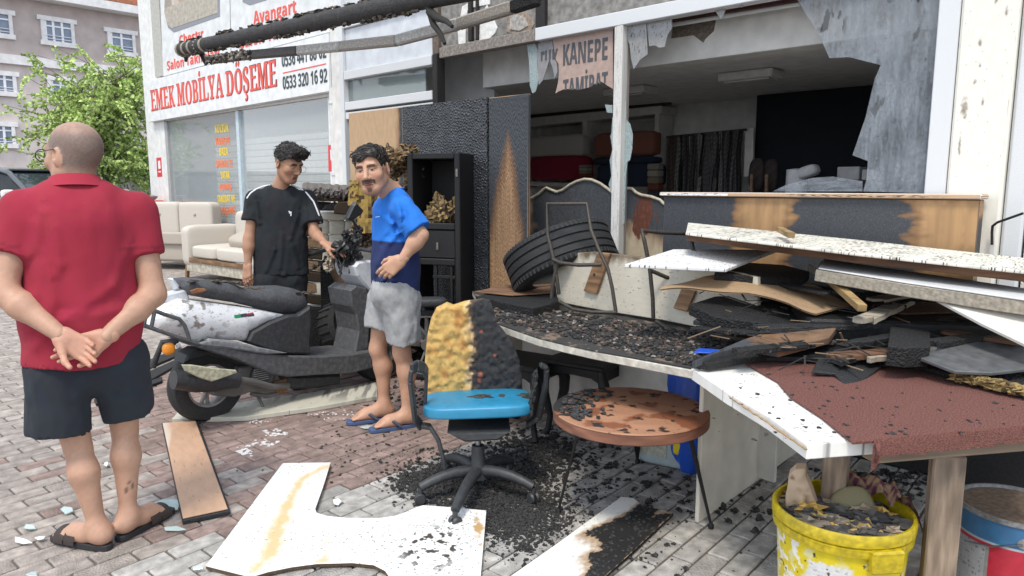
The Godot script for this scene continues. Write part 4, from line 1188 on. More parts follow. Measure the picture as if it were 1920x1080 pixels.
# ------------------------------------------------------------------ things along the shop front
func scorch(m: Color, u: float, v: float, d: float, w := 0.02) -> Color:     # edge of a burn: black, a brown rim, then the bare board; d < 0 is burnt
	var k := smoothstep(w, -w, d)
	var rim := smoothstep(w * 4.0, 0.0, d)
	var c := m.lerp(Color(0.16, 0.075, 0.03), rim * 0.7)
	var ash := Color(0.050, 0.055, 0.063) * (0.55 + 1.1 * absf(no(u, v, 30.0, 4.0)) + 0.4 * absf(no(u, v, 70.0, 2.0)))
	return c.lerp(ash, k)
func build_front_things() -> void:
	var mdf := Color(0.50, 0.34, 0.20)
	# big board, mostly charred
	var b1 := thing("chipboard_sheet", "large chipboard sheet leaning on the shop front, pale left end and charred rest", "board", Vector3.ZERO)
	var f1 := func(u, v):
		return scorch(mdf * (0.92 + 0.12 * no(u, v, 18.0)), u, v, 0.93 - u + 0.03 * no(u, v, 8.0, 2.0) + 0.04 * (0.5 - v), 0.02)
	var xa := hz(655, 213, -3.98).x
	var xb := hz(914, 184, -3.98).x
	var xm := hz(756, 300, -3.97).x
	zpart(b1, "bare_end", PM("sheet_one", 256, 256, f1, 0.75), xa, xm, 0.0, 2.125, -4.0, -3.97, 0.003)
	zpart(b1, "charred_face", M("charred_sheet", Color(0.062, 0.07, 0.08), 0.45, "blotch", 1.1, "leather_n", 0.9), xm, xb, 0.0, 2.125, -4.0, -3.968, 0.003)
	var b2 := thing("door_panel", "narrow scorched door panel with a flame shaped patch of bare wood", "board", Vector3.ZERO)
	var fp := pg([[0.5, 0.13], [0.66, 0.22], [0.75, 0.31], [0.82, 0.40], [0.92, 0.47], [0.88, 0.54], [0.72, 0.64], [0.62, 1.1], [-0.1, 1.1], [-0.05, 0.5], [0.08, 0.40], [0.19, 0.31], [0.36, 0.22]])
	var f2 := func(u, v):
		var d := sdpoly(Vector2(u, v), fp) + 0.02 * no(u * 1.5, v * 2.0, 5.0, 3.0)
		var wood := Color(0.46, 0.27, 0.14) * (0.85 + 0.25 * no(u * 5.0, v * 0.7, 4.0, 1.0)) * (0.9 + 0.1 * no(u, v, 26.0))
		var k := smoothstep(-0.05, 0.05, d)
		var ash := Color(0.050, 0.057, 0.066) * (0.8 + 0.35 * absf(no(u, v, 26.0, 4.0)))
		var c := wood.lerp(Color(0.12, 0.055, 0.025), smoothstep(-0.14, -0.01, d) * 0.75).lerp(ash, k)
		return c
	zpart(b2, "panel", PM("sheet_two", 128, 512, f2, 0.65, "grain_n", 1.0, 0.4), hz(916, 183, -3.93).x, hz(990, 178, -3.93).x, 0.0, 2.11, -3.965, -3.93, 0.006)
	# burnt wall cabinet
	var cc := hz(812, 350, -3.62)
	var cab := thing("burnt_cabinet", "charred black cabinet frame with an empty square opening and two pale hinges", "cabinet", Vector3(cc.x, 0, cc.z), "", Basis(Vector3.UP, deg_to_rad(24)))
	var bk := sootm()
	var W := 0.44
	var D := 0.36
	var T := 0.045
	for a in [["side", -W / 2, -W / 2 + T, 0.0, 1.70, -D, 0.0], ["side", W / 2 - T, W / 2, 0.0, 1.70, -D, 0.0], ["top", -W / 2 + T, W / 2 - T, 1.655, 1.70, -D, -0.002], ["shelf", -W / 2 + T, W / 2 - T, 1.12, 1.17, -D, 0.004], ["drawer_front", -W / 2 + T, W / 2 - T, 0.90, 1.115, -0.06, -0.004], ["shelf", -W / 2 + T, W / 2 - T, 0.845, 0.895, -D, 0.003], ["back", -W / 2 + T, W / 2 - T, 0.85, 1.655, -D, -D + 0.012]]:
		zpart(cab, a[0], bk, a[1], a[2], a[3], a[4], a[5], a[6], 0.006)
	for a in [[0.0, 0.02], [0.13, 0.15]]:
		zpart(cab, "lower_stile", bk, a[0], a[1], 0.1, 0.84, -0.03, -0.005, 0.003)
	for y in [0.74, 0.36, 0.12]: zpart(cab, "lower_rail", bk, -0.02, 0.17, y, y + 0.025, -0.028, -0.007, 0.003)
	var hg := M("hinge_metal", Color(0.34, 0.31, 0.26), 0.5, "blotch", 8.0, "", 0, 0.6)
	zpart(cab, "hinge", hg, W / 2 - 0.03, W / 2 - 0.012, 1.52, 1.58, 0.001, 0.008, 0.002)
	zpart(cab, "hinge", hg, 0.02, 0.038, 0.965, 1.02, -0.003, 0.006, 0.002)
	var fo := MB.new()
	for k in 7:
		lump(fo, Vector3(rng.randf_range(-0.12, 0.14), 1.2 + rng.randf() * 0.12, -0.14 + rng.randf() * 0.08), Vector3(0.06, 0.075, 0.06), 1.0, k * 3.1, Color(0.33, 0.23, 0.10), Color(0.05, 0.035, 0.025))
	put(fo, "foam_remains", VM("burnt_foam", 0.95, "char_n", 6.0, 0.8), cab)
	# foam hanging on the cabinet's left corner
	var fh := thing("foam_scrap", "ragged yellow and black burnt foam on the cabinet corner", "foam", hz(742, 310, -3.6))
	var f0 := MB.new()
	for k in 14:
		lump(f0, Vector3(rng.randf_range(-0.16, 0.17), 0.11 - rng.randf() * rng.randf() * 0.32, rng.randf_range(-0.1, 0.1)), Vector3(0.075, 0.045, 0.06), 1.1, k * 2.3 + 50, Color(0.36, 0.24, 0.12), Color(0.035, 0.025, 0.02))
	put(f0, "foam", VM("burnt_foam"), fh)
	# burnt mattresses and frame, behind the boy and the man
	var mc := hd(635, 480, 6.0)
	mc.y = 0
	var fm := facing(mc)
	var mt := thing("burnt_mattress", "grey scorched quilted mattress with ripped wavy edge on top of the heap", "mattress", mc, "", fm.basis)
	var qa := loc(fm, 566, 345)
	var qb := loc(fm, 668, 352)
	var qm := MB.new()
	qm.grid(func(i, j):
		var t := float(i) / 30.0
		var a = TAU * j / 16.0
		var q := qa.lerp(qb, t)
		var puff := 1.0 + 0.12 * absf(sin(t * 22.0)) + 0.10 * no(t * 6.0, a, 1.0)
		return q + Vector3(0, sin(a) * 0.062 * puff - 0.05 + 0.02 * sin(t * 30.0) * (1.0 if sin(a) < 0 else 0.0), cos(a) * 0.34 * puff - 0.3), 30, 16)
	put(qm, "quilt", M("scorched_quilt", Color(0.20, 0.18, 0.165), 0.9, "blotch", 6.0, "char_n", 0.6), mt)
	var hem := MB.new()
	for k in 16:
		lump(hem, loc(fm, 586 + k * 4.9, 363 + 2.5 * sin(k * 1.7), 0.05), Vector3(0.026, 0.034, 0.03), 0.8, k * 1.3, Color(0.18, 0.16, 0.15), Color(0.02, 0.018, 0.016), 10, 7)
	put(hem, "torn_hem", VM("burnt_foam"), mt)
	var fr := thing("burnt_bed_frame", "burnt wooden bed frame with peeling slats under the mattress", "bed frame", mc, "", fm.basis)
	var bw := M("half_burnt_wood", Color(0.30, 0.20, 0.115), 0.9, "blotch", 8.0, "char_n", 0.5)
	outl(fr, "rail", bw, fm, [[590, 368], [668, 372], [668, 379], [590, 377]], -0.02, 0.06)
	outl(fr, "rail", charm(), fm, [[590, 378], [620, 380], [620, 392], [592, 396]], -0.05, 0.2)
	outl(fr, "cushion", M("grey_quilt", Color(0.14, 0.125, 0.125), 0.95, "char", 4.0, "char_n", 0.5), fm, [[602, 395], [610, 384], [628, 379], [640, 384], [640, 396]], 0.0, 0.2, 0.015)
	outl(fr, "burnt_slab", M("char_brown", Color(0.10, 0.062, 0.033), 0.9, "char", 6.0, "char_n", 0.8), fm, [[626, 388], [634, 379], [664, 376], [672, 390], [668, 400], [648, 403], [626, 401]], 0.08, 0.2, 0.01)
	for k in 7:
		outl(fr, "burnt_post", M("half_burnt_wood", Color.WHITE) if k % 2 else M("char_brown", Color.WHITE), fm, [[573, 425 + k * 21], [603 + (k % 3), 428 + k * 21], [604, 446 + k * 21], [574 + (k % 2) * 2, 443 + k * 21]], 0.0 - 0.01 * (k % 2), 0.12, 0.008)
	outl(fr, "end_post", charm(), fm, [[574, 575], [603, 578], [603, 720], [574, 715]], -0.01, 0.12, 0.008)
	var rl := thing("foam_roll", "yellow scorched foam roll standing on its end beside the mattress", "foam", mc, "", fm.basis)
	var ym := VM("burnt_foam")
	var rb := MB.new()
	for k in 2:
		var c0 := loc(fm, 690 if k == 0 else 664, 436 if k == 0 else 385, 0.12)
		var c1 := loc(fm, 688 if k == 0 else 668, 338, 0.12)
		var rr := 0.085 if k == 0 else 0.05
		rb.col = Color.WHITE
		var pts := []
		for j in 15:
			for i in 21:
				var a := TAU * (i % 20) / 20
				var t := j / 14.0
				var n1 := no(cos(a) * 1.5 + k * 9, t * 3.0 + sin(a) * 1.5, 1.0)
				pts.append([c0.lerp(c1, t) + Vector3(cos(a), 0, sin(a)) * rr * (1.0 + 0.16 * n1), Color(0.37, 0.25, 0.07).lerp(Color(0.07, 0.04, 0.02), smoothstep(0.0, 0.35, no(t * 5.0, a * 1.2, 1.0, k + 3.0)))])
		for j in 14:
			for i in 20:
				var q := j * 21 + i
				rb.col = pts[q][1]
				rb.tri(pts[q][0], pts[q + 21][0], pts[q + 1][0])
				rb.tri(pts[q + 1][0], pts[q + 21][0], pts[q + 22][0])
	put(rb, "roll", ym, rl)
	var st := thing("foam_stack", "scorched brown foam block beneath the foam roll", "foam", mc, "", fm.basis)
	var sb := MB.new()
	for k in 8: lump(sb, loc(fm, 660 + 6 * k, 452 - (k % 4) * 9, 0.05), Vector3(0.06, 0.05, 0.06), 1.0, k * 5.0, Color(0.28, 0.2, 0.13), Color(0.04, 0.03, 0.025))
	put(sb, "foam", ym, st)
	# cream tufted sofa behind
	var sc := hd(640, 520, 6.5); sc.y = 0
	var fs := facing(sc)
	var so := thing("tufted_sofa", "cream leather sofa with square tufted back behind the scooter handlebar", "sofa", sc, "", fs.basis)
	var lm := M("cream_leather", Color(0.66, 0.63, 0.54), 0.5, "mottle", 3.0)
	cush(so, "top_roll", lm, fs, 596, 396, 716, 414, 0.03, 0.22, 0.5)
	for r in 4:
		for c in 4: cush(so, "tuft", lm, fs, 586 + c * 30, 412 + r * 27, 618 + c * 30, 441 + r * 27, 0.0, 0.12, 0.45)
	cush(so, "seat", lm, fs, 578, 515, 716, 560, 0.5, 0.62, 0.3)
	cush(so, "base", lm, fs, 580, 555, 714, 612, 0.45, 0.55, 0.25)
	# brown cardboard and black sheet by the handlebars
	var ka := hd(635, 560, 5.6); ka.y = 0
	var fk := facing(ka)
	var kb := thing("cardboard_sheet", "brown half burnt cardboard leaning behind the scooter front", "cardboard", ka, "", fk.basis)
	outl(kb, "sheet", M("cardboard", Color(0.24, 0.15, 0.09), 0.9, "blotch", 3.0), fk, [[606, 498], [660, 490], [668, 545], [655, 690], [622, 690]], 0.0, 0.02)
	outl(kb, "burnt_edge", charm(), fk, [[600, 495], [612, 496], [640, 560], [664, 690], [604, 690]], 0.03, 0.02)
	# carved headboards inside the doorway
	var hf := Transform3D(Basis(), Vector3(0, 0, -4.32))
	var hb1 := [[985, 378], [1000, 371], [1012, 364], [1020, 356], [1025, 353], [1034, 357], [1045, 361], [1056, 357], [1068, 348], [1082, 341], [1096, 337], [1110, 338], [1126, 345], [1140, 355], [1154, 366], [1154, 640], [985, 640]]
	var hb2 := [[1164, 362], [1176, 354], [1186, 355], [1193, 362], [1204, 367], [1222, 370], [1238, 376], [1247, 384], [1256, 396], [1256, 640], [1164, 640]]
	for q in [[hb1, "carved headboard with wavy cream top edge left of the mullion"], [hb2, "carved headboard with a cream edge right of the mullion"]]:
		var hb := thing("headboard", q[1], "headboard", Vector3.ZERO)
		var first: bool = q[0] == hb1
		var m := PM("headboard_%d" % (0 if first else 1), 128, 128, func(u, v):
			var cream := Color(0.50, 0.42, 0.30) * (0.9 + 0.1 * no(u, v, 20.0))
			var d: float = (0.13 - 0.1 * v + 0.08 * no(u, v, 5.0, 1.0) - u) if first else (v - 0.2 - 0.12 * u + 0.05 * no(u, v, 5.0, 6.0))
			var c := scorch(cream, u, v, d, 0.03)
			if not first and Vector2(u - 0.45, (v - 0.17) * 1.5).length() + 0.12 * no(u, v, 6.0, 8.0) < 0.2: c = Color(0.14, 0.045, 0.025) * (0.6 + 0.8 * absf(no(u, v, 14.0)))
			return c, 0.7)
		outl(hb, "panel", m, hf, q[0], 0.0, 0.05, 0.006)
		var edge := []
		for p in q[0].slice(0, q[0].size() - 2): edge.append(hz(p[0], p[1] - 1.0, -4.32) + Vector3(0, 0, 0.004))
		var eb := MB.new(); eb.tube(edge, 0.011, 8); put(eb, "edge_piping", M("cream_piping", Color(0.60, 0.54, 0.42), 0.6, "blotch", 5.0), hb)
	# wooden counter front under the window
	var ct := thing("counter_front", "wood grain counter panel under the window with two charred stretches", "panel", Vector3.ZERO)
	var cf := func(u, v):
		var wood := Color(0.44, 0.26, 0.12) * (0.82 + 0.26 * no(u * 26.0, v * 1.2 + 0.6 * no(u * 3.0, v * 2.0, 1.0), 1.0, 1.0))
		var wv := 0.02 * no(u, v, 7.0, 2.0)
		var d := maxf(u - 0.275 + wv, -1.0)
		var d2 = absf(u - 0.655 + wv * 2.0) - 0.165 - 0.03 * v
		return scorch(wood, u * 3.0, v, minf(d, d2), 0.012)
	var ca := hz(1245, 366, -3.95)
	var cbx := hz(1838, 374, -3.95).x
	zpart(ct, "panel", PM("counter_wood", 768, 128, cf, 0.6), ca.x, cbx, 0.86, hz(1500, 371, -3.95).y, -4.05, -3.95, 0.004)
	zpart(ct, "added_dark_panel", sootm(), ca.x, 0.9, 0.0, 0.855, -4.05, -3.96, 0.004)  # black panel added to give the darkness behind the desk
	var lf := func(u, v):
		var c := Color(0.50, 0.33, 0.20)
		if u < 0.265: c = Color(0.80, 0.80, 0.80).lerp(Color(0.05, 0.05, 0.05), smoothstep(0.25, 0.4, no(u * 40.0, v * 2.0, 1.0, 3.0)))
		elif u > 0.44: c = c.lerp(Color(0.10, 0.08, 0.06), smoothstep(-0.1, 0.25, no(u * 34.0, v * 2.0, 1.0, 8.0)) * smoothstep(0.44, 0.5, u) * smoothstep(0.95, 0.85, u))
		return c
	var yl := hz(1500, 371, -3.95).y
	zpart(ct, "ledge", PM("ledge_melt", 512, 16, lf, 0.5), ca.x - 0.02, cbx + 0.01, yl + 0.002, yl + 0.026, -4.09, -3.925, 0.006)
	# tyre
	var tc := hd(1052, 487, 4.42)
	var toc := (CAM - tc); toc.y = 0; toc = toc.normalized()
	var side := Vector3.UP.cross(toc)
	var ax := (toc * 0.36 + Vector3.DOWN * 0.84 + side * 0.34).normalized()
	var bx := ax.cross(Vector3.UP).normalized()
	var ty := thing("car_tyre", "worn black car tyre leaning over the charred table", "tyre", tc, "", Basis(bx, ax, bx.cross(ax)) * Basis.from_scale(Vector3.ONE * 1.1))
	var rub := M("tyre_rubber", Color(0.03, 0.031, 0.033), 0.75, "blotch", 8.0, "grain_n", 0.3)
	var tm := MB.new()
	var prof := [Vector2(0.20, -0.085), Vector2(0.215, -0.1), Vector2(0.26, -0.112), Vector2(0.295, -0.105), Vector2(0.308, -0.09)]
	for g in [[-0.075, -0.062], [-0.03, -0.018], [0.018, 0.03], [0.062, 0.075]]:
		prof.append_array([Vector2(0.312, g[0]), Vector2(0.302, g[0] + 0.002), Vector2(0.302, g[1] - 0.002), Vector2(0.312, g[1])])
	prof.append_array([Vector2(0.308, 0.09), Vector2(0.295, 0.105), Vector2(0.26, 0.112), Vector2(0.215, 0.1), Vector2(0.20, 0.085), Vector2(0.205, 0.07), Vector2(0.285, 0.08), Vector2(0.29, 0.0), Vector2(0.285, -0.08), Vector2(0.205, -0.07), Vector2(0.20, -0.085)])
	tm.lathe(prof, Transform3D(), 64)
	put(tm, "tyre", rub, ty)
	var tr := MB.new()
	for k in 72:
		var a := TAU * k / 72.0
		for s in [-1, 1]:
			tr.box(Vector3(0.008, 0.026, 0.012), Transform3D(Basis(Vector3.UP, -a) * Basis(Vector3.RIGHT, 0.0), Vector3(cos(a) * 0.309, 0.088 * s, sin(a) * 0.309)), 0.002)
	put(tr, "tread_blocks", rub, ty)
	# awning roller and arm
	var aw := thing("burnt_awning", "charred awning roller and bent grey arm with burnt rags over the front", "awning", Vector3.ZERO)
	var rp := []
	var rr := []
	var A0 := hd(341, 93, 8.2)
	var A1 := hd(800, -2, 4.9)
	var A2 := hd(1010, -42, 4.1)
	for k in 41:
		var t := k / 40.0
		rp.append(A0.lerp(A1, t))
		rr.append((0.065 + 0.010 * no(k * 0.9, 1.0)) * (1.0 if k > 0 else 0.95))
	rp.append(A2); rr.append(0.06)
	var rm := MB.new(); rm.tube(rp, rr, 14)
	put(rm, "roller", M("roller_char", Color(0.055, 0.052, 0.052), 0.8, "blotch", 3.0, "char_n", 0.8), aw)
	var rg := MB.new()
	for k in 90:
		var t := rng.randf()
		var c := A0.lerp(A1, t) + Vector3(0, 0.066 if rng.randf() < 0.5 else -0.068, rng.randf_range(0.0, 0.03))
		lump(rg, c, Vector3(0.035, 0.014, 0.022), 1.3, k * 1.9, Color(0.16, 0.13, 0.10), Color(0.02, 0.02, 0.02), 8, 5)
	for k in 5:
		var c := A0.lerp(A1, 0.0 + 0.035 * k)
		rg.col = Color(0.34, 0.29, 0.22)
		var dir := (A1 - A0).normalized()
		rg.tube([c - dir * 0.02, c + dir * 0.02], 0.068, 12)
		rg.col = Color.WHITE
	put(rg, "burnt_rags", VM("burnt_foam"), aw)
	for q in [[[350, 100], [348, 116]], [[378, 100], [382, 112], [386, 122]], [[800, 0], [806, 20], [812, 45], [826, 64], [834, 82]], [[806, 22], [822, 34], [838, 40], [848, 50]]]:
		var pts := []
		for p in q: pts.append(hd(p[0], p[1], lerpf(8.2, 4.9, (p[0] - 341.0) / 459.0)))
		var sm := MB.new()
		var rr2 := []
		for i in pts.size(): rr2.append(lerpf(0.03, 0.012, float(i) / (pts.size() - 1)))
		sm.col = Color(0.03, 0.028, 0.027)
		sm.tube(pts, rr2, 7)
		sm.col = Color.WHITE
		put(sm, "hanging_rag", VM("burnt_foam"), aw)
	var arm := aw
	var B := [[398, 112, 7.6], [470, 103, 7.0], [560, 95, 6.4], [640, 87, 5.9], [745, 76, 5.35], [860, 45, 4.9], [960, 14, 4.5], [1010, -2, 4.35]]
	for i in B.size() - 1:
		var s := MB.new()
		var a := hd(B[i][0], B[i][1], B[i][2])
		var b := hd(B[i + 1][0], B[i + 1][1], B[i + 1][2])
		s.bar(a, b, 0.06, 0.075, 0.012)
		put(s, "arm_segment", [M("arm_burnt", Color(0.10, 0.09, 0.085), 0.7, "blotch", 6.0), M("arm_burnt", Color.WHITE), M("arm_grey", Color(0.56, 0.54, 0.50), 0.55, "blotch", 5.0), M("arm_sooty", Color(0.46, 0.42, 0.37), 0.6, "blotch", 9.0), M("arm_grey", Color.WHITE), M("arm_sooty", Color.WHITE), charm()][i], arm)
	for k in 9:
		var j := MB.new()
		lump(j, hd(392 + k * 9, 112 - k * 1.1, 7.55 - 0.07 * k), Vector3(0.05, 0.04, 0.04), 0.9, k * 9.0, Color(0.02, 0.02, 0.02), Color(0.25, 0.22, 0.19), 10, 7)
		put(j, "burnt_cloth", VM("burnt_foam"), arm)
	# white sofas before the neighbouring shop
	sofas()
func sofas() -> void:
	var beige := M("beige_fabric", Color(0.68, 0.625, 0.55), 0.95, "grain", 3.0, "grain_n", 0.3)
	var grey := M("greige_fabric", Color(0.52, 0.46, 0.39), 0.95, "grain", 3.0, "grain_n", 0.3)
	var oak := M("oak", Color(0.34, 0.19, 0.09), 0.55, "wood", 1.5, "wood_n", 0.2)
	var a := gy(350, 521)
	var b := gy(468, 541)
	var dir := (b - a).normalized()
	var s := thing("sofa", "beige two seat sofa with a wooden plinth frame and loose cushion", "sofa", a, "", Basis(dir, Vector3.UP, dir.cross(Vector3.UP)))
	var L := a.distance_to(b) + 0.12
	var H := [["seat_cushion", 0.22, L * 0.48, 0.34, 0.54, -0.82, 0.04], ["seat_cushion", L * 0.48, L - 0.12, 0.34, 0.54, -0.82, 0.04], ["armrest", -0.04, 0.2, 0.18, 0.84, -0.9, 0.05], ["armrest", L - 0.12, L + 0.12, 0.18, 0.84, -0.9, 0.05], ["back_cushion", 0.2, L * 0.5, 0.5, 1.05, -0.98, -0.74], ["back_cushion", L * 0.5, L - 0.1, 0.5, 1.05, -0.98, -0.74]]
	for h in H:
		var m := MB.new()
		m.pillow(Vector3(h[2] - h[1], h[4] - h[3], h[6] - h[5]), Transform3D(Basis(), Vector3((h[1] + h[2]) / 2, (h[3] + h[4]) / 2, (h[5] + h[6]) / 2)), 0.3, 36, 18, 0.006, h[1])
		put(m, h[0], beige, s)
	zpart(s, "front_rail", oak, -0.02, L, 0.27, 0.34, -0.02, 0.03)
	zpart(s, "plinth", M("cream_paint", Color(0.62, 0.57, 0.46), 0.7, "blotch", 1.6), 0.05, L - 0.05, 0.12, 0.268, -0.04, 0.01)
	for x in [0.0, L - 0.06]:
		for z in [-0.02, -0.8]:
			var m := MB.new(); m.bar(Vector3(x, 0.0, z + 0.01), Vector3(x + 0.04, 0.3, z), 0.05, 0.045); put(m, "leg", oak, s)
	var cu := MB.new(); cu.pillow(Vector3(0.72, 0.22, 0.5), Transform3D(Basis(Vector3.RIGHT, 0.35), Vector3(L * 0.62, 0.66, -0.42)), 0.62, 32, 16, 0.02, 2.0); put(cu, "loose_cushion", grey, s)
	var c := gy(322, 510)
	var s2 := thing("armchair_sofa", "beige sofa with two buttoned back cushions beside the shop pier", "sofa", Vector3(c.x - 1.2, 0, c.z + 0.35), "", Basis(Vector3.UP, deg_to_rad(28)))
	for h in [["base", 0.0, 1.5, 0.14, 0.5, -0.85, 0.0], ["armrest", -0.02, 1.6, 0.45, 0.66, -0.16, 0.06], ["back_cushion", 0.05, 0.78, 0.55, 1.17, -0.80, -0.5], ["back_cushion", 0.78, 1.5, 0.55, 1.17, -0.80, -0.5]]:
		var m := MB.new()
		m.pillow(Vector3(h[2] - h[1], h[4] - h[3], h[6] - h[5]), Transform3D(Basis(), Vector3((h[1] + h[2]) / 2, (h[3] + h[4]) / 2, (h[5] + h[6]) / 2)), 0.25, 36, 18, 0.006, h[1])
		put(m, h[0], grey if h[0] == "base" or h[0] == "armrest" else beige, s2)
	for x in [0.4, 1.15]:
		var m := MB.new(); m.pillow(Vector3(0.05, 0.05, 0.03), Transform3D(Basis(), Vector3(x, 0.95, -0.492)), 0.9, 12, 8); put(m, "button", grey, s2)
	for x in [0.06, 1.44]:
		for z in [-0.06, -0.78]:
			var m := MB.new(); m.bar(Vector3(x, 0, z), Vector3(x, 0.16, z), 0.06, 0.06); put(m, "foot", oak, s2)
	# tufted red chairs in the neighbour's window
	var red := M("dusty_red", Color(0.22, 0.085, 0.075), 0.8, "weave", 5.0)
	for q in [[385, 383, 432, 420, -6.45, "dusty red sofa back seen through the neighbouring window"], [405, 420, 446, 446, -6.3, "dusty red buttoned seat seen through the neighbouring window"]]:
		var fr := Transform3D(Basis(), Vector3(0, 0, q[4]))
		var t := thing("red_sofa", q[5], "sofa", Vector3.ZERO)
		t.transform = fr
		cush(t, "cushion", red, fr, q[0], q[1], q[2], q[3], 0.0, 0.3, 0.3)
		var lo := loc(fr, q[0], q[3])
		var hi := loc(fr, q[2], q[3])
		var m := MB.new(); m.box(Vector3(hi.x - lo.x - 0.06, lo.y - 0.02, 0.26), Transform3D(Basis(), Vector3((lo.x + hi.x) / 2, lo.y / 2, -0.15)), 0.02); put(m, "base", red, t)

# ------------------------------------------------------------------ tables
func dirt(base: Color, u: float, v: float, s: float, amount: float) -> Color:      # black flecks of ash lying on a pale board
	var c := base * (0.95 + 0.07 * no(u, v, s * 0.3))
	var f := no(u * s, v * s, 1.0, 7.0) + 0.16 * no(u * 3.0, v * 3.0, 1.0, 3.0) - 0.04
	return c.lerp(Color(0.06, 0.055, 0.05), smoothstep(0.62 - amount, 0.70 - amount, f) * 0.9)
func g3(a: Array, y := 0.75) -> Array:      # pixels (u, v) or (u, v, height) -> points
	var o := []
	for p in a: o.append(gy(p[0], p[1], p[2] if p.size() > 2 else y))
	return o
func platep(parent: Node, called: String, m: Material, a: Array, y: float, thick: float) -> MeshInstance3D:
	var mb := MB.new()
	mb.plate(g3(a, y), thick)
	return put(mb, called, m, parent)
func build_tables() -> void:
	# long white work table, top burnt
	var t1 := thing("work_table", "long white work table with its top covered in black char", "table", Vector3.ZERO)
	var topfn := func(u, v):
		var n := 0.5 + 0.5 * no(u * 3.0, v, 5.0, 3.0)
		var c := Color(0.030, 0.028, 0.027).lerp(Color(0.17, 0.12, 0.085), smoothstep(0.55, 0.8, n + 0.3 * no(u, v, 24.0)))
		return c.lerp(Color(0.3, 0.28, 0.25), smoothstep(0.5, 0.62, no(u * 2.0, v, 30.0, 6.0)) * 0.6)
	var front := [[916, 600], [960, 616], [1010, 633], [1060, 645], [1110, 656], [1200, 672], [1312, 692]]
	var back := [[1440, 640], [1300, 598], [1100, 560], [886, 546]]
	platep(t1, "burnt_top", PM("burnt_top", 384, 192, topfn, 0.9), front + back, 0.752, 0.006)
	platep(t1, "table_top", M("table_white", Color(0.70, 0.66, 0.57), 0.6, "blotch", 3.0), [[914, 602], [960, 619], [1010, 636], [1060, 648], [1110, 659], [1200, 676], [1310, 697]] + back, 0.744, 0.034)
	# back panel and legs of the table
	var A := gy(925, 575, 0.70)
	var B := gy(1420, 668, 0.70)
	var pn := MB.new()
	pn.bar(Vector3(A.x, 0.36, A.z - 0.28), Vector3(B.x, 0.36, B.z - 0.28), 0.02, 0.68, 0.003)
	put(pn, "back_panel", M("panel_grey", Color(0.72, 0.70, 0.65), 0.75, "mottle", 1.2), t1)
	var e := MB.new()
	e.bar(Vector3(A.x, 0.355, A.z - 0.02), Vector3(A.x - 0.14, 0.355, A.z - 0.5), 0.02, 0.70, 0.003)
	put(e, "end_panel", M("panel_grey", Color.WHITE), t1)
	# desk with the carpet offcut
	var t2 := thing("white_desk", "white desk with chipped edges and a cream side panel before the pile", "desk", Vector3.ZERO)
	platep(t2, "desk_top", PM("desk_top", 256, 256, func(u, v): return dirt(Color(0.80, 0.785, 0.74), u, v, 46.0, 0.12), 0.5), [[1296, 690], [1360, 733], [1440, 780], [1513, 833], [1645, 823], [1990, 790], [1990, 690], [1700, 640], [1420, 640]], 0.75, 0.045)
	var P0 := gy(1306, 980)
	var P1 := gy(1500, 842)
	var sp := MB.new()
	sp.bar(Vector3(P0.x, 0.352, P0.z), Vector3(P1.x, 0.352, P1.z), 0.02, 0.703, 0.003)
	put(sp, "side_panel", M("panel_cream", Color(0.76, 0.72, 0.62), 0.7, "mottle", 1.0), t2)
	var kb := MB.new()
	kb.bar(Vector3(P1.x - 0.02, 0.25, P1.z - 0.02), Vector3(P1.x + 0.42, 0.25, P1.z - 0.14), 0.02, 0.5, 0.003)
	put(kb, "kick_panel", M("panel_cream", Color.WHITE), t2)
	var ch := MB.new()
	var c0 := gy(1300, 697, 0.737)
	var c1 := gy(1511, 842, 0.737)
	var ep := []
	var er := []
	for k in 61:
		ep.append(c0.lerp(c1, k / 60.0) + Vector3(0.002, 0.005 * no(k * 0.5, 2.0), 0.002))
		er.append(0.0035 + 0.0025 * no(k * 1.3, 9.0))
	ch.col = Color(0.36, 0.25, 0.14)
	ch.tube(ep, er, 6)
	ch.col = Color.WHITE
	put(ch, "chipped_edge", VM("burnt_foam"), t2)
	var cp := thing("carpet_offcut", "rust red woven carpet offcut draped over the white desk", "carpet", Vector3.ZERO)
	var cm := M("red_carpet", Color(0.36, 0.14, 0.112), 1.0, "loop", 2.6, "grain_n", 1.2)
	platep(cp, "pile", cm, [[1392, 676], [1457, 713], [1482, 742], [1539, 779], [1598, 827], [1642, 824], [1780, 811], [1990, 792], [1990, 715], [1720, 655], [1450, 640]], 0.763, 0.011)
	var fl := MB.new()
	var fa := gy(1640, 825, 0.762)
	var fb := gy(1992, 792, 0.762)
	fl.grid(func(i, j):
		var t = i / 40.0
		var drop := 0.012 + 0.036 * (1.0 + 0.3 * no(t * 14.0, 1.0)) * (1.0 if i > 1 else 1.9)
		var q := fa.lerp(fb, t)
		var f = 1.0 - j / 5.0
		return q + Vector3(0, -drop * f + 0.001, 0.012 * sqrt(f) + 0.004 * no(t * 20.0, j * 0.5) + 0.004), 40, 5)
	put(fl, "hanging_edge", cm, cp)
	var th := MB.new()
	th.tube([gy(1646, 832, 0.75), gy(1648, 850, 0.74) , hd(1643, 872, gy(1646, 832, 0.75).length() * 0.0 + Vector2(gy(1646, 832, 0.75).x, gy(1646, 832, 0.75).z).length())], [0.008, 0.006, 0.003], 6)
	put(th, "loose_thread", cm, cp)
	var cfl := MB.new()
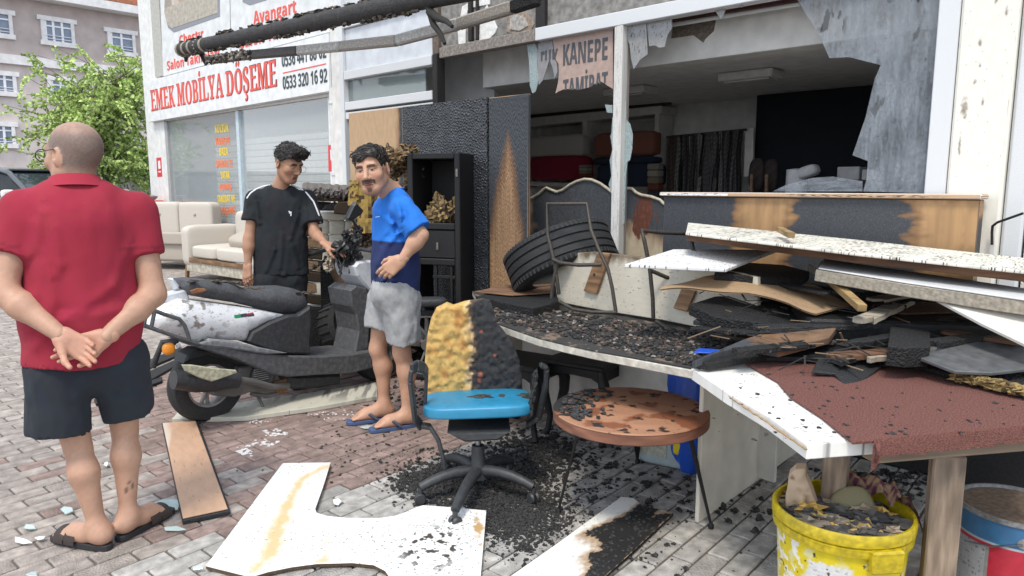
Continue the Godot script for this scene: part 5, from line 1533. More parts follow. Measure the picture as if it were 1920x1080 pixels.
	for k in 110:
		var q := gy(rng.randf_range(1440, 1930), rng.randf_range(690, 815), 0.765)
		if k % 4 == 0: q = gy(lerpf(1330, 1600, rng.randf()), lerpf(700, 825, rng.randf()), 0.765)
		var sz := rng.randf_range(0.002, 0.009)
		lump(cfl, q, Vector3(sz, sz * 0.4, sz * 0.7), 1.0, k * 1.9, Color(0.015, 0.015, 0.016), Color(0.05, 0.048, 0.046), 7, 4)
	put(cfl, "char_flakes", VM("ash_flake", 0.8), cp).set_meta("kind", "stuff")
	# timber trestle below
	var tr := thing("timber_trestle", "rough timber trestle with a thick square leg under the carpet", "trestle", Vector3.ZERO)
	var wd := M("weathered_timber", Color(0.40, 0.30, 0.22), 0.85, "woodv", 2.2, "woodv_n", 0.6)
	var ra := gy(1628, 852, 0.685)
	var rb := gy(1995, 822, 0.685)
	var rl := MB.new(); rl.bar(ra, rb, 0.06, 0.036, 0.004); put(rl, "rail", M("timber_rail", Color(0.40, 0.30, 0.21), 0.85, "wood", 1.5, "wood_n", 0.4), tr)
	var lg := gy(1778, 845, 0.665)
	var l1 := MB.new(); l1.box(Vector3(0.085, 0.665, 0.085), Transform3D(Basis(Vector3.UP, deg_to_rad(20)), Vector3(lg.x, 0.3325, lg.z)), 0.005); put(l1, "leg", wd, tr)
	var lg2 := gy(1577, 860, 0.68)
	var l2 := MB.new(); l2.box(Vector3(0.075, 0.665, 0.075), Transform3D(Basis(Vector3.UP, deg_to_rad(10)), Vector3(lg2.x - 0.12, 0.3325, lg2.z - 0.34)), 0.005); put(l2, "leg", wd, tr)
	var l3 := MB.new(); l3.bar(Vector3(lg2.x - 0.08, 0.12, lg2.z - 0.34), Vector3(lg.x, 0.12, lg.z - 0.02), 0.05, 0.09, 0.004); put(l3, "stretcher", M("timber_rail", Color.WHITE), tr)
	# round side table
	var rc := Vector3(-1.66, 0, -2.53)
	var rt := thing("round_table", "round brown table with scorched top and black hairpin legs", "table", rc)
	var R := 0.333
	var rfn := func(u, v):
		var wood := Color(0.40, 0.205, 0.12) * (0.9 + 0.12 * no(u * 2.0, v * 9.0, 1.0, 1.0))
		var q := Vector2(u - 0.5, v - 0.5)
		wood = wood.lerp(Color(0.21, 0.075, 0.035), smoothstep(0.05, 0.3, no(u, v, 3.0, 5.0)))
		var dd := no(u, v, 7.0, 9.0) - 0.47 + 1.1 * smoothstep(0.30, -0.02, u + 0.30 * (v - 0.4) + 0.12 * no(u, v, 6.0, 2.0))
		wood = wood.lerp(Color(0.13, 0.05, 0.025), smoothstep(-0.16, -0.02, dd))
		wood = wood.lerp(Color(0.022, 0.021, 0.02), smoothstep(-0.02, 0.05, dd))
		return wood.lerp(Color(0.03, 0.025, 0.02), smoothstep(0.52, 0.6, no(u, v, 42.0, 3.0)) * 0.8)
	var tp := MB.new()
	var poly := PackedVector2Array()
	var fx := facing(rc).basis
	for k in 64: poly.append(Vector2(cos(TAU * k / 64.0), sin(TAU * k / 64.0)) * R)
	var flat := Transform3D(fx * Basis(Vector3.RIGHT, -PI / 2), Vector3(0, 0.5, 0))
	tp.prism(poly, flat, 0.006, 0.002)
	put(tp, "top_veneer", PM("round_top", 320, 320, rfn, 0.6), rt)
	var ed := MB.new()
	ed.lathe([Vector2(0.0, 0.452), Vector2(R - 0.004, 0.452), Vector2(R, 0.456), Vector2(R, 0.4935), Vector2(0, 0.4935)], Transform3D(), 64)
	put(ed, "edge_band", M("edge_brown", Color(0.30, 0.125, 0.075), 0.6, "wood", 2.0), rt)
	var lb := charm()
	for q in [[[1075, 830], [1047, 962]], [[1295, 825], [1333, 990]], [[1060, 770], [1075, 850]]]:
		var at := rc + Vector3(0, 0.45, 0)
		var foot := gy(q[1][0], q[1][1]) if q[1][1] > 900 else gy(1195, 868)
		var d := Vector3(foot.x - rc.x, 0, foot.z - rc.z)
		var dn := d.normalized()
		var sd := dn.cross(Vector3.UP)
		for s in [-1, 0, 1]:
			var l := MB.new()
			var topp = dn * (d.length() * 0.68) + sd * (0.05 * s) + Vector3(0, 0.452, 0)
			l.tube([topp, dn * d.length() + Vector3(0, 0.012, 0)], 0.006, 7)
			put(l, "leg_rod", M("black_rod", Color(0.02, 0.02, 0.02), 0.6, "", 1, "", 0, 0.4), rt)
		var ft := MB.new(); ft.lathe([Vector2(0, 0), Vector2(0.012, 0), Vector2(0.013, 0.014), Vector2(0.007, 0.024), Vector2(0, 0.024)], Transform3D(Basis(), d), 10); put(ft, "foot", M("black_rod", Color.WHITE), rt)
	var chip := MB.new()
	for k in 130:
		var p := Vector2(rng.randf_range(-0.29, -0.08), rng.randf_range(-0.2, 0.24))
		if p.length() > R - 0.02 or rng.randf() < smoothstep(-0.26, -0.08, p.x) * 0.9: continue
		lump(chip, fx * Vector3(p.x, 0.507, -p.y), Vector3(0.012, 0.006, 0.010), 0.9, k * 1.7, Color(0.016, 0.016, 0.017), Color(0.05, 0.05, 0.052), 7, 5)
	put(chip, "char_flakes", VM("ash_flake", 0.8), rt).set_meta("kind", "stuff")
	# two charred stools under the work table
	stool(gy(1105, 668, 0.46), 0.40, 0.40, "charred black carved stool under the work table beside the round table")
	stool(gy(985, 672, 0.44), 0.36, 0.34, "second charred stool under the work table behind the burnt chair")
	# blue bag
	var bp := gy(1296, 918)
	var bag := thing("blue_bag", "crumpled blue plastic bag squeezed between round table and desk panel", "bag", Vector3(bp.x - 0.12, 0, bp.z - 0.22), "", facing(bp).basis)
	var bm := M("blue_plastic", Color(0.018, 0.085, 0.48), 0.32, "", 2.0, "mottle_n", 0.3)
	var bb := MB.new()
	bb.grid(func(i, j):
		var a = TAU * (i % 40) / 40.0
		var t = j / 24.0
		var r := lerpf(0.11, 0.17, t) * (1.0 if t < 0.8 else sqrt(maxf(0.0, 1.0 - pow((t - 0.8) / 0.2, 2.0))))
		if t < 0.1: r *= 0.75 + 2.5 * t
		r *= 1.0 + 0.16 * no(cos(a) * 1.3, sin(a) * 1.3 + t * 2.0, 1.3) + 0.08 * no(a * 2.0 if i < 40 else 0.0, t * 1.4, 1.6)
		return Vector3(cos(a) * r * 0.85, t * 0.72, -sin(a) * r * 0.7), 40, 24, true)
	put(bb, "bag", bm, bag)
	# jerrycan lying down
	var jp := gy(1238, 878)
	var jc := thing("jerrycan", "pale grey canister with a yellow cap lying under the round table", "canister", jp + Vector3(-0.02, 0.075, -0.1), "", facing(jp).basis * Basis(Vector3.UP, -0.35))
	var jb := MB.new(); jb.pillow(Vector3(0.30, 0.15, 0.18), Transform3D(), 0.35, 32, 16); put(jb, "body", M("canister_grey", Color(0.42, 0.50, 0.52), 0.4, "mottle", 3.0), jc)
	var jy := MB.new(); jy.pillow(Vector3(0.11, 0.09, 0.15), Transform3D(Basis(), Vector3(0.115, 0.055, 0.04)), 0.4); put(jy, "cap", M("canister_yellow", Color(0.72, 0.55, 0.02), 0.4, ""), jc)
	var jl := MB.new(); jl.box(Vector3(0.16, 0.07, 0.004), Transform3D(Basis(), Vector3(-0.05, 0.02, 0.0915)), 0.001); put(jl, "label", M("canister_label", Color(0.62, 0.62, 0.5), 0.5, "blotch", 6.0), jc)
func stool(at: Vector3, w: float, d: float, label: String) -> void:
	var s := thing("carved_stool", label, "stool", Vector3(at.x, 0, at.z), "charred stools under the table", Basis(Vector3.UP, deg_to_rad(8)))
	var m := sootm()
	zpart(s, "seat", m, -w / 2, w / 2, at.y - 0.03, at.y, -d / 2, d / 2, 0.008)
	for z in [-d / 2 + 0.035, d / 2 - 0.035]:
		var ap := MB.new()
		ap.prism(pg([[-w / 2 + 0.03, at.y - 0.032], [w / 2 - 0.03, at.y - 0.032], [w / 2 - 0.03, at.y - 0.11], [w / 2 - 0.09, at.y - 0.08], [0, at.y - 0.075], [-w / 2 + 0.09, at.y - 0.08], [-w / 2 + 0.03, at.y - 0.11]]), Transform3D(Basis(), Vector3(0, 0, z + 0.012)), 0.02, 0.003)
		put(ap, "apron", m, s)
	for x in [-w / 2 + 0.03, w / 2 - 0.03]:
		zpart(s, "side_apron", m, x - 0.01, x + 0.01, at.y - 0.10, at.y - 0.033, -d / 2 + 0.04, d / 2 - 0.04, 0.003)
		for z in [-d / 2 + 0.035, d / 2 - 0.035]:
			var l := MB.new()
			var ox := signf(x) * 0.03
			var oz := signf(z) * 0.02
			l.tube([Vector3(x, at.y - 0.034, z), Vector3(x + ox, at.y * 0.72, z + oz), Vector3(x + ox * 0.9, at.y * 0.55, z + oz), Vector3(x - ox * 0.2, at.y * 0.25, z), Vector3(x + ox * 0.3, 0.03, z), Vector3(x + ox * 0.8, 0.0, z + oz)], [0.026, 0.034, 0.03, 0.018, 0.017, 0.024], 10)
			put(l, "leg", m, s)

# ------------------------------------------------------------------ the pile on the tables
func build_pile() -> void:
	var ch := charm()
	var cg := charm2()
	var G := "boards heaped on the tables"
	# charred board under the tyre
	var b0 := thing("charred_board", "charred board with a peeling wooden face under the tyre", "board", Vector3.ZERO, G)
	platep(b0, "core", ch, [[892, 556], [940, 566], [1000, 578], [1048, 566], [1040, 536], [960, 536]], 0.80, 0.045)
	platep(b0, "wood_face", M("peeled_wood", Color(0.30, 0.16, 0.09), 0.85, "wood", 2.0, "wood_n", 0.5), [[890, 546], [960, 553], [1034, 548], [1040, 528], [950, 534]], 0.815, 0.008)
	# white curved bench panel, with chair frames
	var bp := thing("curved_white_panel", "long cream curved panel standing on the charred table with two wooden tags", "panel", Vector3.ZERO)
	var A := gy(1045, 566, 0.77)
	var B := gy(1385, 625, 0.77)
	var ax := (B - A).normalized()
	var nf := ax.cross(Vector3.UP).normalized()
	if nf.z < 0: nf = -nf
	var xf := Transform3D(Basis(ax, Vector3.UP, nf) if ax.cross(Vector3.UP).dot(nf) > 0 else Basis(ax, Vector3.UP, ax.cross(Vector3.UP)), A)
	var onp := func(u, v):
		var d := ray(u, v)
		var q: Vector3 = xf.affine_inverse() * (CAM + d * ((A - CAM).dot(nf) / d.dot(nf)))
		return Vector2(q.x, q.y)
	var pp := PackedVector2Array()
	for q in [[1045, 566], [1040, 530], [1043, 495], [1060, 476], [1110, 472], [1150, 476], [1240, 487], [1330, 500], [1420, 520], [1420, 600], [1395, 622], [1365, 628], [1330, 618], [1240, 600], [1150, 586], [1090, 575]]: pp.append(onp.call(q[0], q[1]))
	var pb := MB.new()
	var pfn := func(u, v):
		var c := dirt(Color(0.62, 0.575, 0.475), u, v, 34.0, 0.10)
		return c.lerp(Color(0.14, 0.10, 0.06), smoothstep(0.17, 0.02, v + 0.1 * no(u * 9.0, v, 2.0, 3.0)) * smoothstep(0.05, 0.2, u))
	pb.prism(pp, xf, 0.03, 0.004)
	put(pb, "panel", PM("bench_panel", 256, 128, pfn, 0.6), bp)
	for tg in [[[1124, 473], [1148, 475], [1122, 551], [1098, 545]], [[1282, 540], [1308, 545], [1292, 584], [1266, 577]]]:
		var tp := PackedVector2Array()
		for q in tg: tp.append(onp.call(q[0], q[1]))
		var tb := MB.new(); tb.prism(tp, xf.translated_local(Vector3(0, 0, 0.02)), 0.018, 0.003); put(tb, "wooden_tag", M("tag_wood", Color(0.42, 0.24, 0.12), 0.6, "wood", 2.0, "wood_n", 0.2), bp)
	var kn := MB.new()
	var kc: Vector2 = onp.call(1119, 514)
	kn.lathe([Vector2(0, 0), Vector2(0.008, 0), Vector2(0.007, 0.004), Vector2(0, 0.005)], xf * Transform3D(Basis(Vector3.RIGHT, PI / 2), Vector3(kc.x, kc.y, 0.02)), 10); put(kn, "screw", M("black_metal", Color(0.03, 0.03, 0.03), 0.5, ""), bp)
	# steel chair frames
	var steel := M("scorched_steel", Color(0.10, 0.088, 0.075), 0.6, "blotch", 9.0, "", 0, 0.5)
	var rr := Vector2(A.x, A.z).length()
	var r2 := Vector2(gy(1230, 590, 0.77).x, gy(1230, 590, 0.77).z).length()
	var frames := [["bare burnt steel chair lying round the tyre end of the cream panel", [
		[[1048, 552, 0], [1044, 520, 0], [1038, 485, 0.02], [1027, 440, 0.08], [1026, 382, 0.1], [1100, 382, 0.06], [1108, 430, 0.0], [1122, 466, -0.08], [1140, 505, -0.12], [1148, 540, -0.15], [1155, 586, -0.17]],
		[[1036, 486, 0.0], [1052, 493, -0.04], [1085, 497, -0.1], [1128, 496, -0.12]],
		[[1050, 566, -0.03], [1075, 580, -0.10], [1110, 585, -0.15], [1155, 586, -0.18]],
		[[1034, 560, 0.0], [1036, 535, 0.0], [1042, 508, 0.0], [1044, 494, 0.0]]], rr - 0.26],
		["bare burnt steel chair standing against the pile beside the cream panel", [
		[[1225, 597, 0], [1224, 560, 0], [1218, 500, 0], [1208, 450, 0], [1203, 432, 0], [1240, 436, 0.12], [1290, 438, 0.25]],
		[[1296, 450, 0.05], [1306, 500, 0.0], [1318, 560, -0.05], [1328, 630, -0.1]],
		[[1230, 602, -0.05], [1262, 622, -0.12], [1300, 630, -0.16], [1330, 632, -0.2], [1380, 634, -0.2]],
		[[1380, 634, -0.2], [1384, 610, -0.2]],
		[[1222, 508, 0.0], [1250, 520, 0.03], [1300, 528, 0.08]]], r2 - 0.2]]
	for f in frames:
		var t := thing("steel_chair", f[0], "chair", Vector3.ZERO, "burnt chair frames on the table")
		for tube in f[1]:
			var pts := []
			for q in tube: pts.append(hd(q[0], q[1], f[2] + q[2]))
			var mb := MB.new(); mb.tube(pts, 0.0105, 8); put(mb, "tube", steel, t)
	# boards of the pile, top to bottom
	var P := func(label, called, m, pts, thick):
		var t := thing(called, label, "board", Vector3.ZERO, G)
		var mb := MB.new()
		mb.plate(g3(pts), thick)
		put(mb, "board", m, t)
		return t
	var flaked := PM("flaked_top", 1024, 64, func(u, v):
		var c := Color(0.74, 0.71, 0.63) * (0.9 + 0.15 * no(u * 20.0, v * 2.0, 1.0))
		c = c.lerp(Color(0.30, 0.34, 0.29), 0.35 * smoothstep(0.15, 0.5, no(u * 14.0, v * 1.5, 1.0, 4.0)) * smoothstep(0.1, 0.3, u))
		return c.lerp(Color(0.035, 0.033, 0.03), smoothstep(0.30, 0.38, no(u * 170.0, v * 9.0, 1.0, 9.0) + 0.25 * no(u * 12.0, v, 1.0, 5.0))), 0.7)
	var t1 = P.call("long flaking white board across the top of the pile", "flaking_board", flaked, [[1286, 436, 1.235], [1600, 474, 1.185], [1960, 520, 1.125], [1960, 492, 1.12], [1600, 448, 1.185], [1290, 420, 1.235]], 0.012)
	platep(t1, "core", M("plank_brown", Color(0.20, 0.10, 0.055), 0.85, "wood", 1.5, "wood_n", 0.4), [[1288, 438, 1.222], [1600, 477, 1.172], [1960, 524, 1.112], [1960, 496, 1.107], [1600, 452, 1.172], [1292, 424, 1.222]], 0, 0.034)
	P.call("clean white laminate board speckled with ash under the flaking one", "laminate_board", PM("ash_white", 256, 128, func(u, v): return dirt(Color(0.80, 0.80, 0.80), u * 2.0, v, 30.0, 0.26), 0.45), [[1172, 495, 1.115], [1362, 504, 1.09], [1456, 470, 1.115], [1262, 467, 1.14]], 0.016)
	P.call("round charred disc below the white laminate board", "charred_disc", ch, [[1340, 510, 1.06], [1420, 520, 1.04], [1510, 515, 1.04], [1520, 500, 1.05], [1470, 490, 1.06], [1380, 492, 1.06]], 0.04)
	P.call("long pale door leaf with scorched edge in the middle of the pile", "door_leaf", M("leaf_white", Color(0.70, 0.71, 0.72), 0.5, "mottle", 1.0), [[1535, 502, 1.11], [1700, 529, 1.085], [1960, 568, 1.05], [1960, 546, 1.05], [1700, 508, 1.085], [1545, 486, 1.11]], 0.006)
	var t4 := thing("door_core", "foil wrapped core of the pale door leaf with burnt patches", "board", Vector3.ZERO, G)
	platep(t4, "core", M("foil_core", Color(0.44, 0.39, 0.31), 0.5, "blotch", 7.0, "mottle_n", 0.5), [[1530, 505, 1.102], [1700, 533, 1.077], [1960, 572, 1.042], [1960, 550, 1.042], [1700, 512, 1.077], [1540, 489, 1.102]], 0, 0.05)
	var hg := MB.new()
	var h0 := gy(1516, 500, 1.085); var h1 := gy(1538, 515, 1.07)
	hg.bar(h0, h1, 0.004, 0.028, 0.001); put(hg, "hinge", M("hinge_metal", Color(0.34, 0.31, 0.26), 0.5), t4)
	# bent tan hardboard
	var t5 := thing("bent_hardboard", "warped tan hardboard sheet sprinkled with ash lying over the pile", "board", Vector3.ZERO, G)
	var hb := MB.new()
	var fr := [Vector3(1236, 543, 1.005), Vector3(1300, 541, 1.0), Vector3(1400, 548, 0.985), Vector3(1480, 570, 0.955), Vector3(1530, 587, 0.93), Vector3(1602, 575, 0.925)]
	var bk := [Vector3(1250, 535, 1.01), Vector3(1320, 518, 1.035), Vector3(1400, 512, 1.04), Vector3(1480, 522, 1.01), Vector3(1540, 540, 0.975), Vector3(1606, 568, 0.93)]
	for s in [0.0, -0.006]:
		hb.grid(func(i, j):
			var t = i / 30.0 * 5.0
			var k := mini(int(t), 4)
			var f: Vector3 = fr[k].lerp(fr[k + 1], t - k)
			var b: Vector3 = bk[k].lerp(bk[k + 1], t - k)
			var q := f.lerp(b, j / 8.0)
			return gy(q.x, q.y, q.z) + Vector3(0, s + 0.006 * sin(t * 3.0 + j * 0.4), 0), 30, 8)
	put(hb, "sheet", PM("tan_hardboard", 256, 128, func(u, v): return dirt(Color(0.37, 0.25, 0.145) * (0.95 + 0.1 * no(u * 3.0, v * 14.0, 1.0)), u * 2.0, v, 40.0, 0.14).lerp(Color(0.03, 0.03, 0.03), smoothstep(0.1, 0.22, u - 0.62 - 0.6 * v + 0.05 * no(u, v, 9.0)) * smoothstep(0.5, 0.3, v)), 0.85), t5)
	P.call("thick charred slab with split end beneath the tan hardboard", "charred_slab", ch, [[1294, 570, 0.93], [1340, 594, 0.90], [1460, 606, 0.88], [1560, 596, 0.88], [1520, 574, 0.9], [1400, 556, 0.93], [1340, 556, 0.94]], 0.05)
	P.call("broad charred sheet running through the middle of the pile", "charred_sheet", cg, [[1300, 600, 0.865], [1400, 612, 0.862], [1600, 612, 0.86], [1870, 614, 0.86], [1870, 590, 0.87], [1600, 588, 0.87], [1330, 586, 0.875]], 0.022)
	var t8 := thing("foam_board", "brown upholstered seat board with yellow foam edge in the pile", "board", Vector3.ZERO, G)
	platep(t8, "cover", M("brown_cover", Color(0.12, 0.055, 0.035), 0.8, "blotch", 6.0), [[1635, 578, 0.925], [1694, 587, 0.918], [1840, 588, 0.905], [1840, 570, 0.92], [1640, 566, 0.935]], 0, 0.01)
	platep(t8, "foam", M("yellow_foam", Color(0.42, 0.30, 0.11), 0.95, "blotch", 9.0, "char_n", 0.5), [[1634, 581, 0.914], [1694, 590, 0.906], [1842, 591, 0.893], [1842, 572, 0.908], [1638, 568, 0.923]], 0, 0.03)
	# sawn batten end
	var t9 := thing("wood_batten", "raw yellow pine batten poking out of the pile", "batten", Vector3.ZERO)
	var bt := MB.new(); bt.bar(gy(1552, 520, 1.05), gy(1617, 578, 0.985), 0.034, 0.028, 0.002); put(bt, "batten", M("pine", Color(0.50, 0.33, 0.14), 0.75, "wood", 2.5, "wood_n", 0.3), t9)
	var t10 := thing("wood_batten", "short raw batten end lying on the flaking board by the counter", "batten", Vector3.ZERO)
	var bt2 := MB.new(); bt2.bar(gy(1462, 430, 1.245), gy(1484, 441, 1.24), 0.03, 0.024, 0.002); put(bt2, "batten", M("pine", Color.WHITE), t10)
	P.call("white board with a scuffed edge sloping down at the outer end of the pile", "white_plank", PM("scuffed_white", 256, 64, func(u, v): return dirt(Color(0.72, 0.69, 0.62), u * 2.0, v, 26.0, 0.06), 0.5), [[1752, 558, 1.03], [1840, 605, 0.965], [1960, 650, 0.92], [1960, 598, 0.985], [1830, 562, 1.03]], 0.016)
	# lower heap
	P.call("long charred board with scorched brown face low on the pile", "scorched_board", PM("brown_scorch", 256, 64, func(u, v): return scorch(Color(0.20, 0.12, 0.07) * (0.8 + 0.3 * no(u * 9.0, v * 3.0, 1.0)), u * 2.0, v, u - 0.42 + 0.1 * no(u, v, 5.0, 2.0), 0.08), 0.8), [[1298, 678, 0.80], [1345, 660, 0.82], [1400, 650, 0.83], [1460, 662, 0.82], [1555, 640, 0.845], [1578, 612, 0.87], [1480, 616, 0.865], [1390, 640, 0.84]], 0.03)
	P.call("thick charred plank resting on the white desk edge", "charred_plank", ch, [[1296, 674, 0.795], [1330, 682, 0.787], [1450, 670, 0.785], [1470, 655, 0.80], [1400, 648, 0.815], [1340, 660, 0.805]], 0.03)
	P.call("torn grey sheet of burnt board lying on the carpet offcut", "grey_sheet", cg, [[1522, 696, 0.785], [1565, 700, 0.778], [1592, 719, 0.775], [1630, 698, 0.785], [1678, 658, 0.81], [1620, 666, 0.81], [1535, 668, 0.81]], 0.012)
	P.call("wide grey warped sheet at the outer end of the pile", "grey_sheet", M("grey_warped", Color(0.14, 0.145, 0.15), 0.5, "blotch", 2.5, "mottle_n", 0.3), [[1720, 668, 0.845], [1790, 695, 0.825], [1860, 698, 0.825], [1960, 690, 0.83], [1960, 648, 0.87], [1860, 640, 0.875], [1760, 640, 0.87]], 0.014)
	P.call("dark charred board under the wide grey sheet", "charred_board_low", ch, [[1690, 676, 0.80], [1800, 706, 0.785], [1960, 752, 0.775], [1960, 700, 0.80], [1800, 672, 0.82], [1700, 662, 0.82]], 0.02)
	P.call("charred block with a square end standing in the lower heap", "charred_block", ch, [[1665, 648, 0.89], [1700, 652, 0.885], [1745, 648, 0.885], [1745, 612, 0.90], [1670, 612, 0.90]], 0.075)
	P.call("dark soot covered sheet lying on the desk under the heap", "soot_sheet", sootm(), [[1400, 668, 0.79], [1560, 672, 0.79], [1700, 680, 0.79], [1900, 690, 0.79], [1960, 640, 0.82], [1700, 622, 0.84], [1440, 640, 0.82]], 0.02)
	var heap := thing("burnt_rubble", "loose black rubble filling the gaps of the pile", "rubble", Vector3.ZERO)
	heap.set_meta("kind", "stuff")
	var hm := MB.new()
	for k in 150:
		var u := rng.randf_range(1420, 1940)
		var t := rng.randf()
		var v := lerpf(535.0, 655.0, t) + (u - 1420.0) * 0.02
		var y := lerpf(0.97, 0.83, t) - 0.02
		var q := gy(u, v, y)
		q.z -= 0.08
		lump(hm, q, Vector3(0.05, 0.022, 0.045) * rng.randf_range(0.5, 1.2), 1.0, k * 2.1, Color(0.014, 0.014, 0.015), Color(0.06, 0.05, 0.045), 9, 6)
	put(hm, "rubble", VM("ash_flake", 0.8), heap)
	var sup := thing("added_filler", "added black filler block inside the pile on the desk", "filler", Vector3.ZERO)
	var s0 := gy(1480, 640, 0.80); var s1 := gy(1900, 640, 0.80)
	var sb := MB.new(); sb.bar(Vector3(s0.x, 0.84, s0.z - 0.1), Vector3(s1.x + 0.2, 0.83, s1.z - 0.12), 0.3, 0.14, 0.01); put(sb, "filler", sootm(), sup)  # black block added inside the pile as a hidden support
	var wire := thing("wire_tangle", "tangle of burnt black wires in the pile", "wire", Vector3.ZERO)
	for k in 14:
		var w := MB.new()
		var q := gy(1690 + rng.randf_range(-22, 22), 552 + rng.randf_range(-10, 12), 0.97)
		var pts := [q]
		for s in 5:
			q += Vector3(rng.randfn() * 0.03, rng.randfn() * 0.015, rng.randfn() * 0.03)
			pts.append(q)
		w.tube(pts, 0.004, 5); put(w, "wire", ch, wire)
	# more planks wedged between the big boards
	var kinds := [[charm(), "charred plank"], [M("plank_brown", Color.WHITE), "brown plank"], [charm2(), "grey burnt plank"], [M("plank_pale", Color(0.55, 0.48, 0.38), 0.8, "wood", 2.0, "wood_n", 0.4), "pale splintered plank"]]
	var where := ["under the door leaf", "beside the pine batten", "under the foam board", "behind the charred block", "above the grey warped sheet", "below the sloping white board", "over the charred sheet", "near the wire tangle", "behind the bent hardboard", "under the scorched board", "on the soot sheet", "at the outer end of the pile", "between foam board and charred sheet", "under the charred slab", "against the charred block", "on the carpet's far side"]
	var pr := [[1560, 548, 1790, 560, 0.965, 0], [1620, 596, 1700, 560, 0.94, 3], [1600, 606, 1860, 600, 0.885, 1], [1600, 640, 1690, 625, 0.86, 2], [1740, 640, 1900, 618, 0.885, 0], [1780, 620, 1920, 640, 0.88, 1], [1420, 612, 1640, 604, 0.885, 2], [1640, 560, 1760, 540, 0.98, 3], [1460, 530, 1560, 548, 1.0, 0], [1380, 655, 1520, 640, 0.845, 0], [1560, 664, 1760, 650, 0.825, 1], [1800, 585, 1930, 600, 0.93, 2], [1560, 590, 1650, 598, 0.905, 3], [1300, 612, 1420, 622, 0.85, 0], [1620, 668, 1740, 655, 0.82, 3], [1560, 676, 1640, 650, 0.815, 2]]
	for k in pr.size():
		var p: Array = pr[k]
		var tk := thing("wedged_plank", "%s %s" % [kinds[p[5]][1], where[k]], "plank", Vector3.ZERO, G)
		var a := gy(p[0], p[1], p[4])
		var b := gy(p[2], p[3], p[4] + 0.01)
		var mbk := MB.new()
		var xx := (b - a).normalized()
		var L := a.distance_to(b)
		var wd := rng.randf_range(0.04, 0.09)
		var ol := PackedVector2Array()
		for i in 9: ol.append(Vector2(L * i / 8.0, -wd * (0.5 + 0.12 * no(i * 0.9, k * 3.0))))
		for i in 4: ol.append(Vector2(L + rng.randf_range(-0.05, 0.03), wd * (-0.3 + 0.2 * i)))
		for i in 9: ol.append(Vector2(L * (8 - i) / 8.0, wd * (0.5 + 0.12 * no(i * 0.9, k * 3.0 + 7.0))))
		for i in 3: ol.append(Vector2(rng.randf_range(-0.03, 0.05), wd * (0.3 - 0.3 * i)))
		mbk.prism(ol, Transform3D(Basis(xx, Vector3.UP.cross(xx).normalized(), xx.cross(Vector3.UP.cross(xx).normalized())), a), rng.randf_range(0.012, 0.026), 0.002)
		put(mbk, "plank", kinds[p[5]][0], tk)
	var spl := thing("splinters", "thin pale and black splinters scattered over the pile", "splinters", Vector3.ZERO)
	spl.set_meta("kind", "stuff")
	var sm2 := MB.new()
	for k in 70:
		var u := rng.randf_range(1320, 1930)
		var tt := rng.randf()
		var q := gy(u, lerpf(545.0, 690.0, tt), lerpf(0.975, 0.80, tt))
		var d := Vector3(rng.randfn(), rng.randfn() * 0.15, rng.randfn() * 0.6).normalized() * rng.randf_range(0.02, 0.07)
		sm2.col = [Color(0.02, 0.02, 0.02), Color(0.03, 0.03, 0.03), Color(0.02, 0.02, 0.02), Color(0.16, 0.10, 0.06), Color(0.22, 0.16, 0.1)][rng.randi() % 5]
		sm2.bar(q - d, q + d, rng.randf_range(0.003, 0.008), 0.003, 0.0)
	sm2.col = Color.WHITE
	put(sm2, "splinters", VM("ash_flake", 0.8), spl)
	# yellow foam scraps below the grey sheet, blue scrap
	var ys := thing("yellow_foam_scrap", "scorched yellow foam under the wide grey sheet", "foam", Vector3.ZERO)
	var ym := MB.new()
	for k in 14: lump(ym, gy(1800 + k * 9, 706 + k * 2, 0.79), Vector3(0.035, 0.016, 0.03), 1.0, k * 4.0, Color(0.32, 0.22, 0.08), Color(0.06, 0.04, 0.02), 10, 6)
	put(ym, "foam", VM("burnt_foam"), ys)
	var bl := thing("blue_scrap", "scrap of blue plastic on the charred table edge", "plastic", Vector3.ZERO)
	platep(bl, "scrap", M("blue_plastic", Color.WHITE), [[1300, 660, 0.775], [1345, 662, 0.772], [1350, 654, 0.78], [1310, 653, 0.78]], 0, 0.006)
	# flakes of char over the work table
	var fk := thing("table_char", "flakes of black char covering the work table", "char", Vector3.ZERO)
	fk.set_meta("kind", "stuff")
	var fm := MB.new()
	for k in 1700:
		var t := rng.randf()
		var s := rng.randf()
		var f := gy(lerpf(925, 1300, t), lerpf(600, 685, t), 0.757)
		var b := gy(lerpf(930, 1400, t), lerpf(560, 640, t), 0.757)
		var q := f.lerp(b, s)
		var sz := rng.randf_range(0.004, 0.017) * rng.randf_range(0.5, 1.0)
		var tone := rng.randf()
		var ca := Color(0.016, 0.016, 0.017) if tone < 0.72 else (Color(0.07, 0.05, 0.038) if tone < 0.94 else Color(0.17, 0.155, 0.14))
		lump(fm, q, Vector3(sz, sz * 0.55, sz * 0.9), 1.0, k * 1.3, ca, ca * 1.8, 6, 4)
	put(fm, "flakes", VM("ash_flake", 0.8), fk)

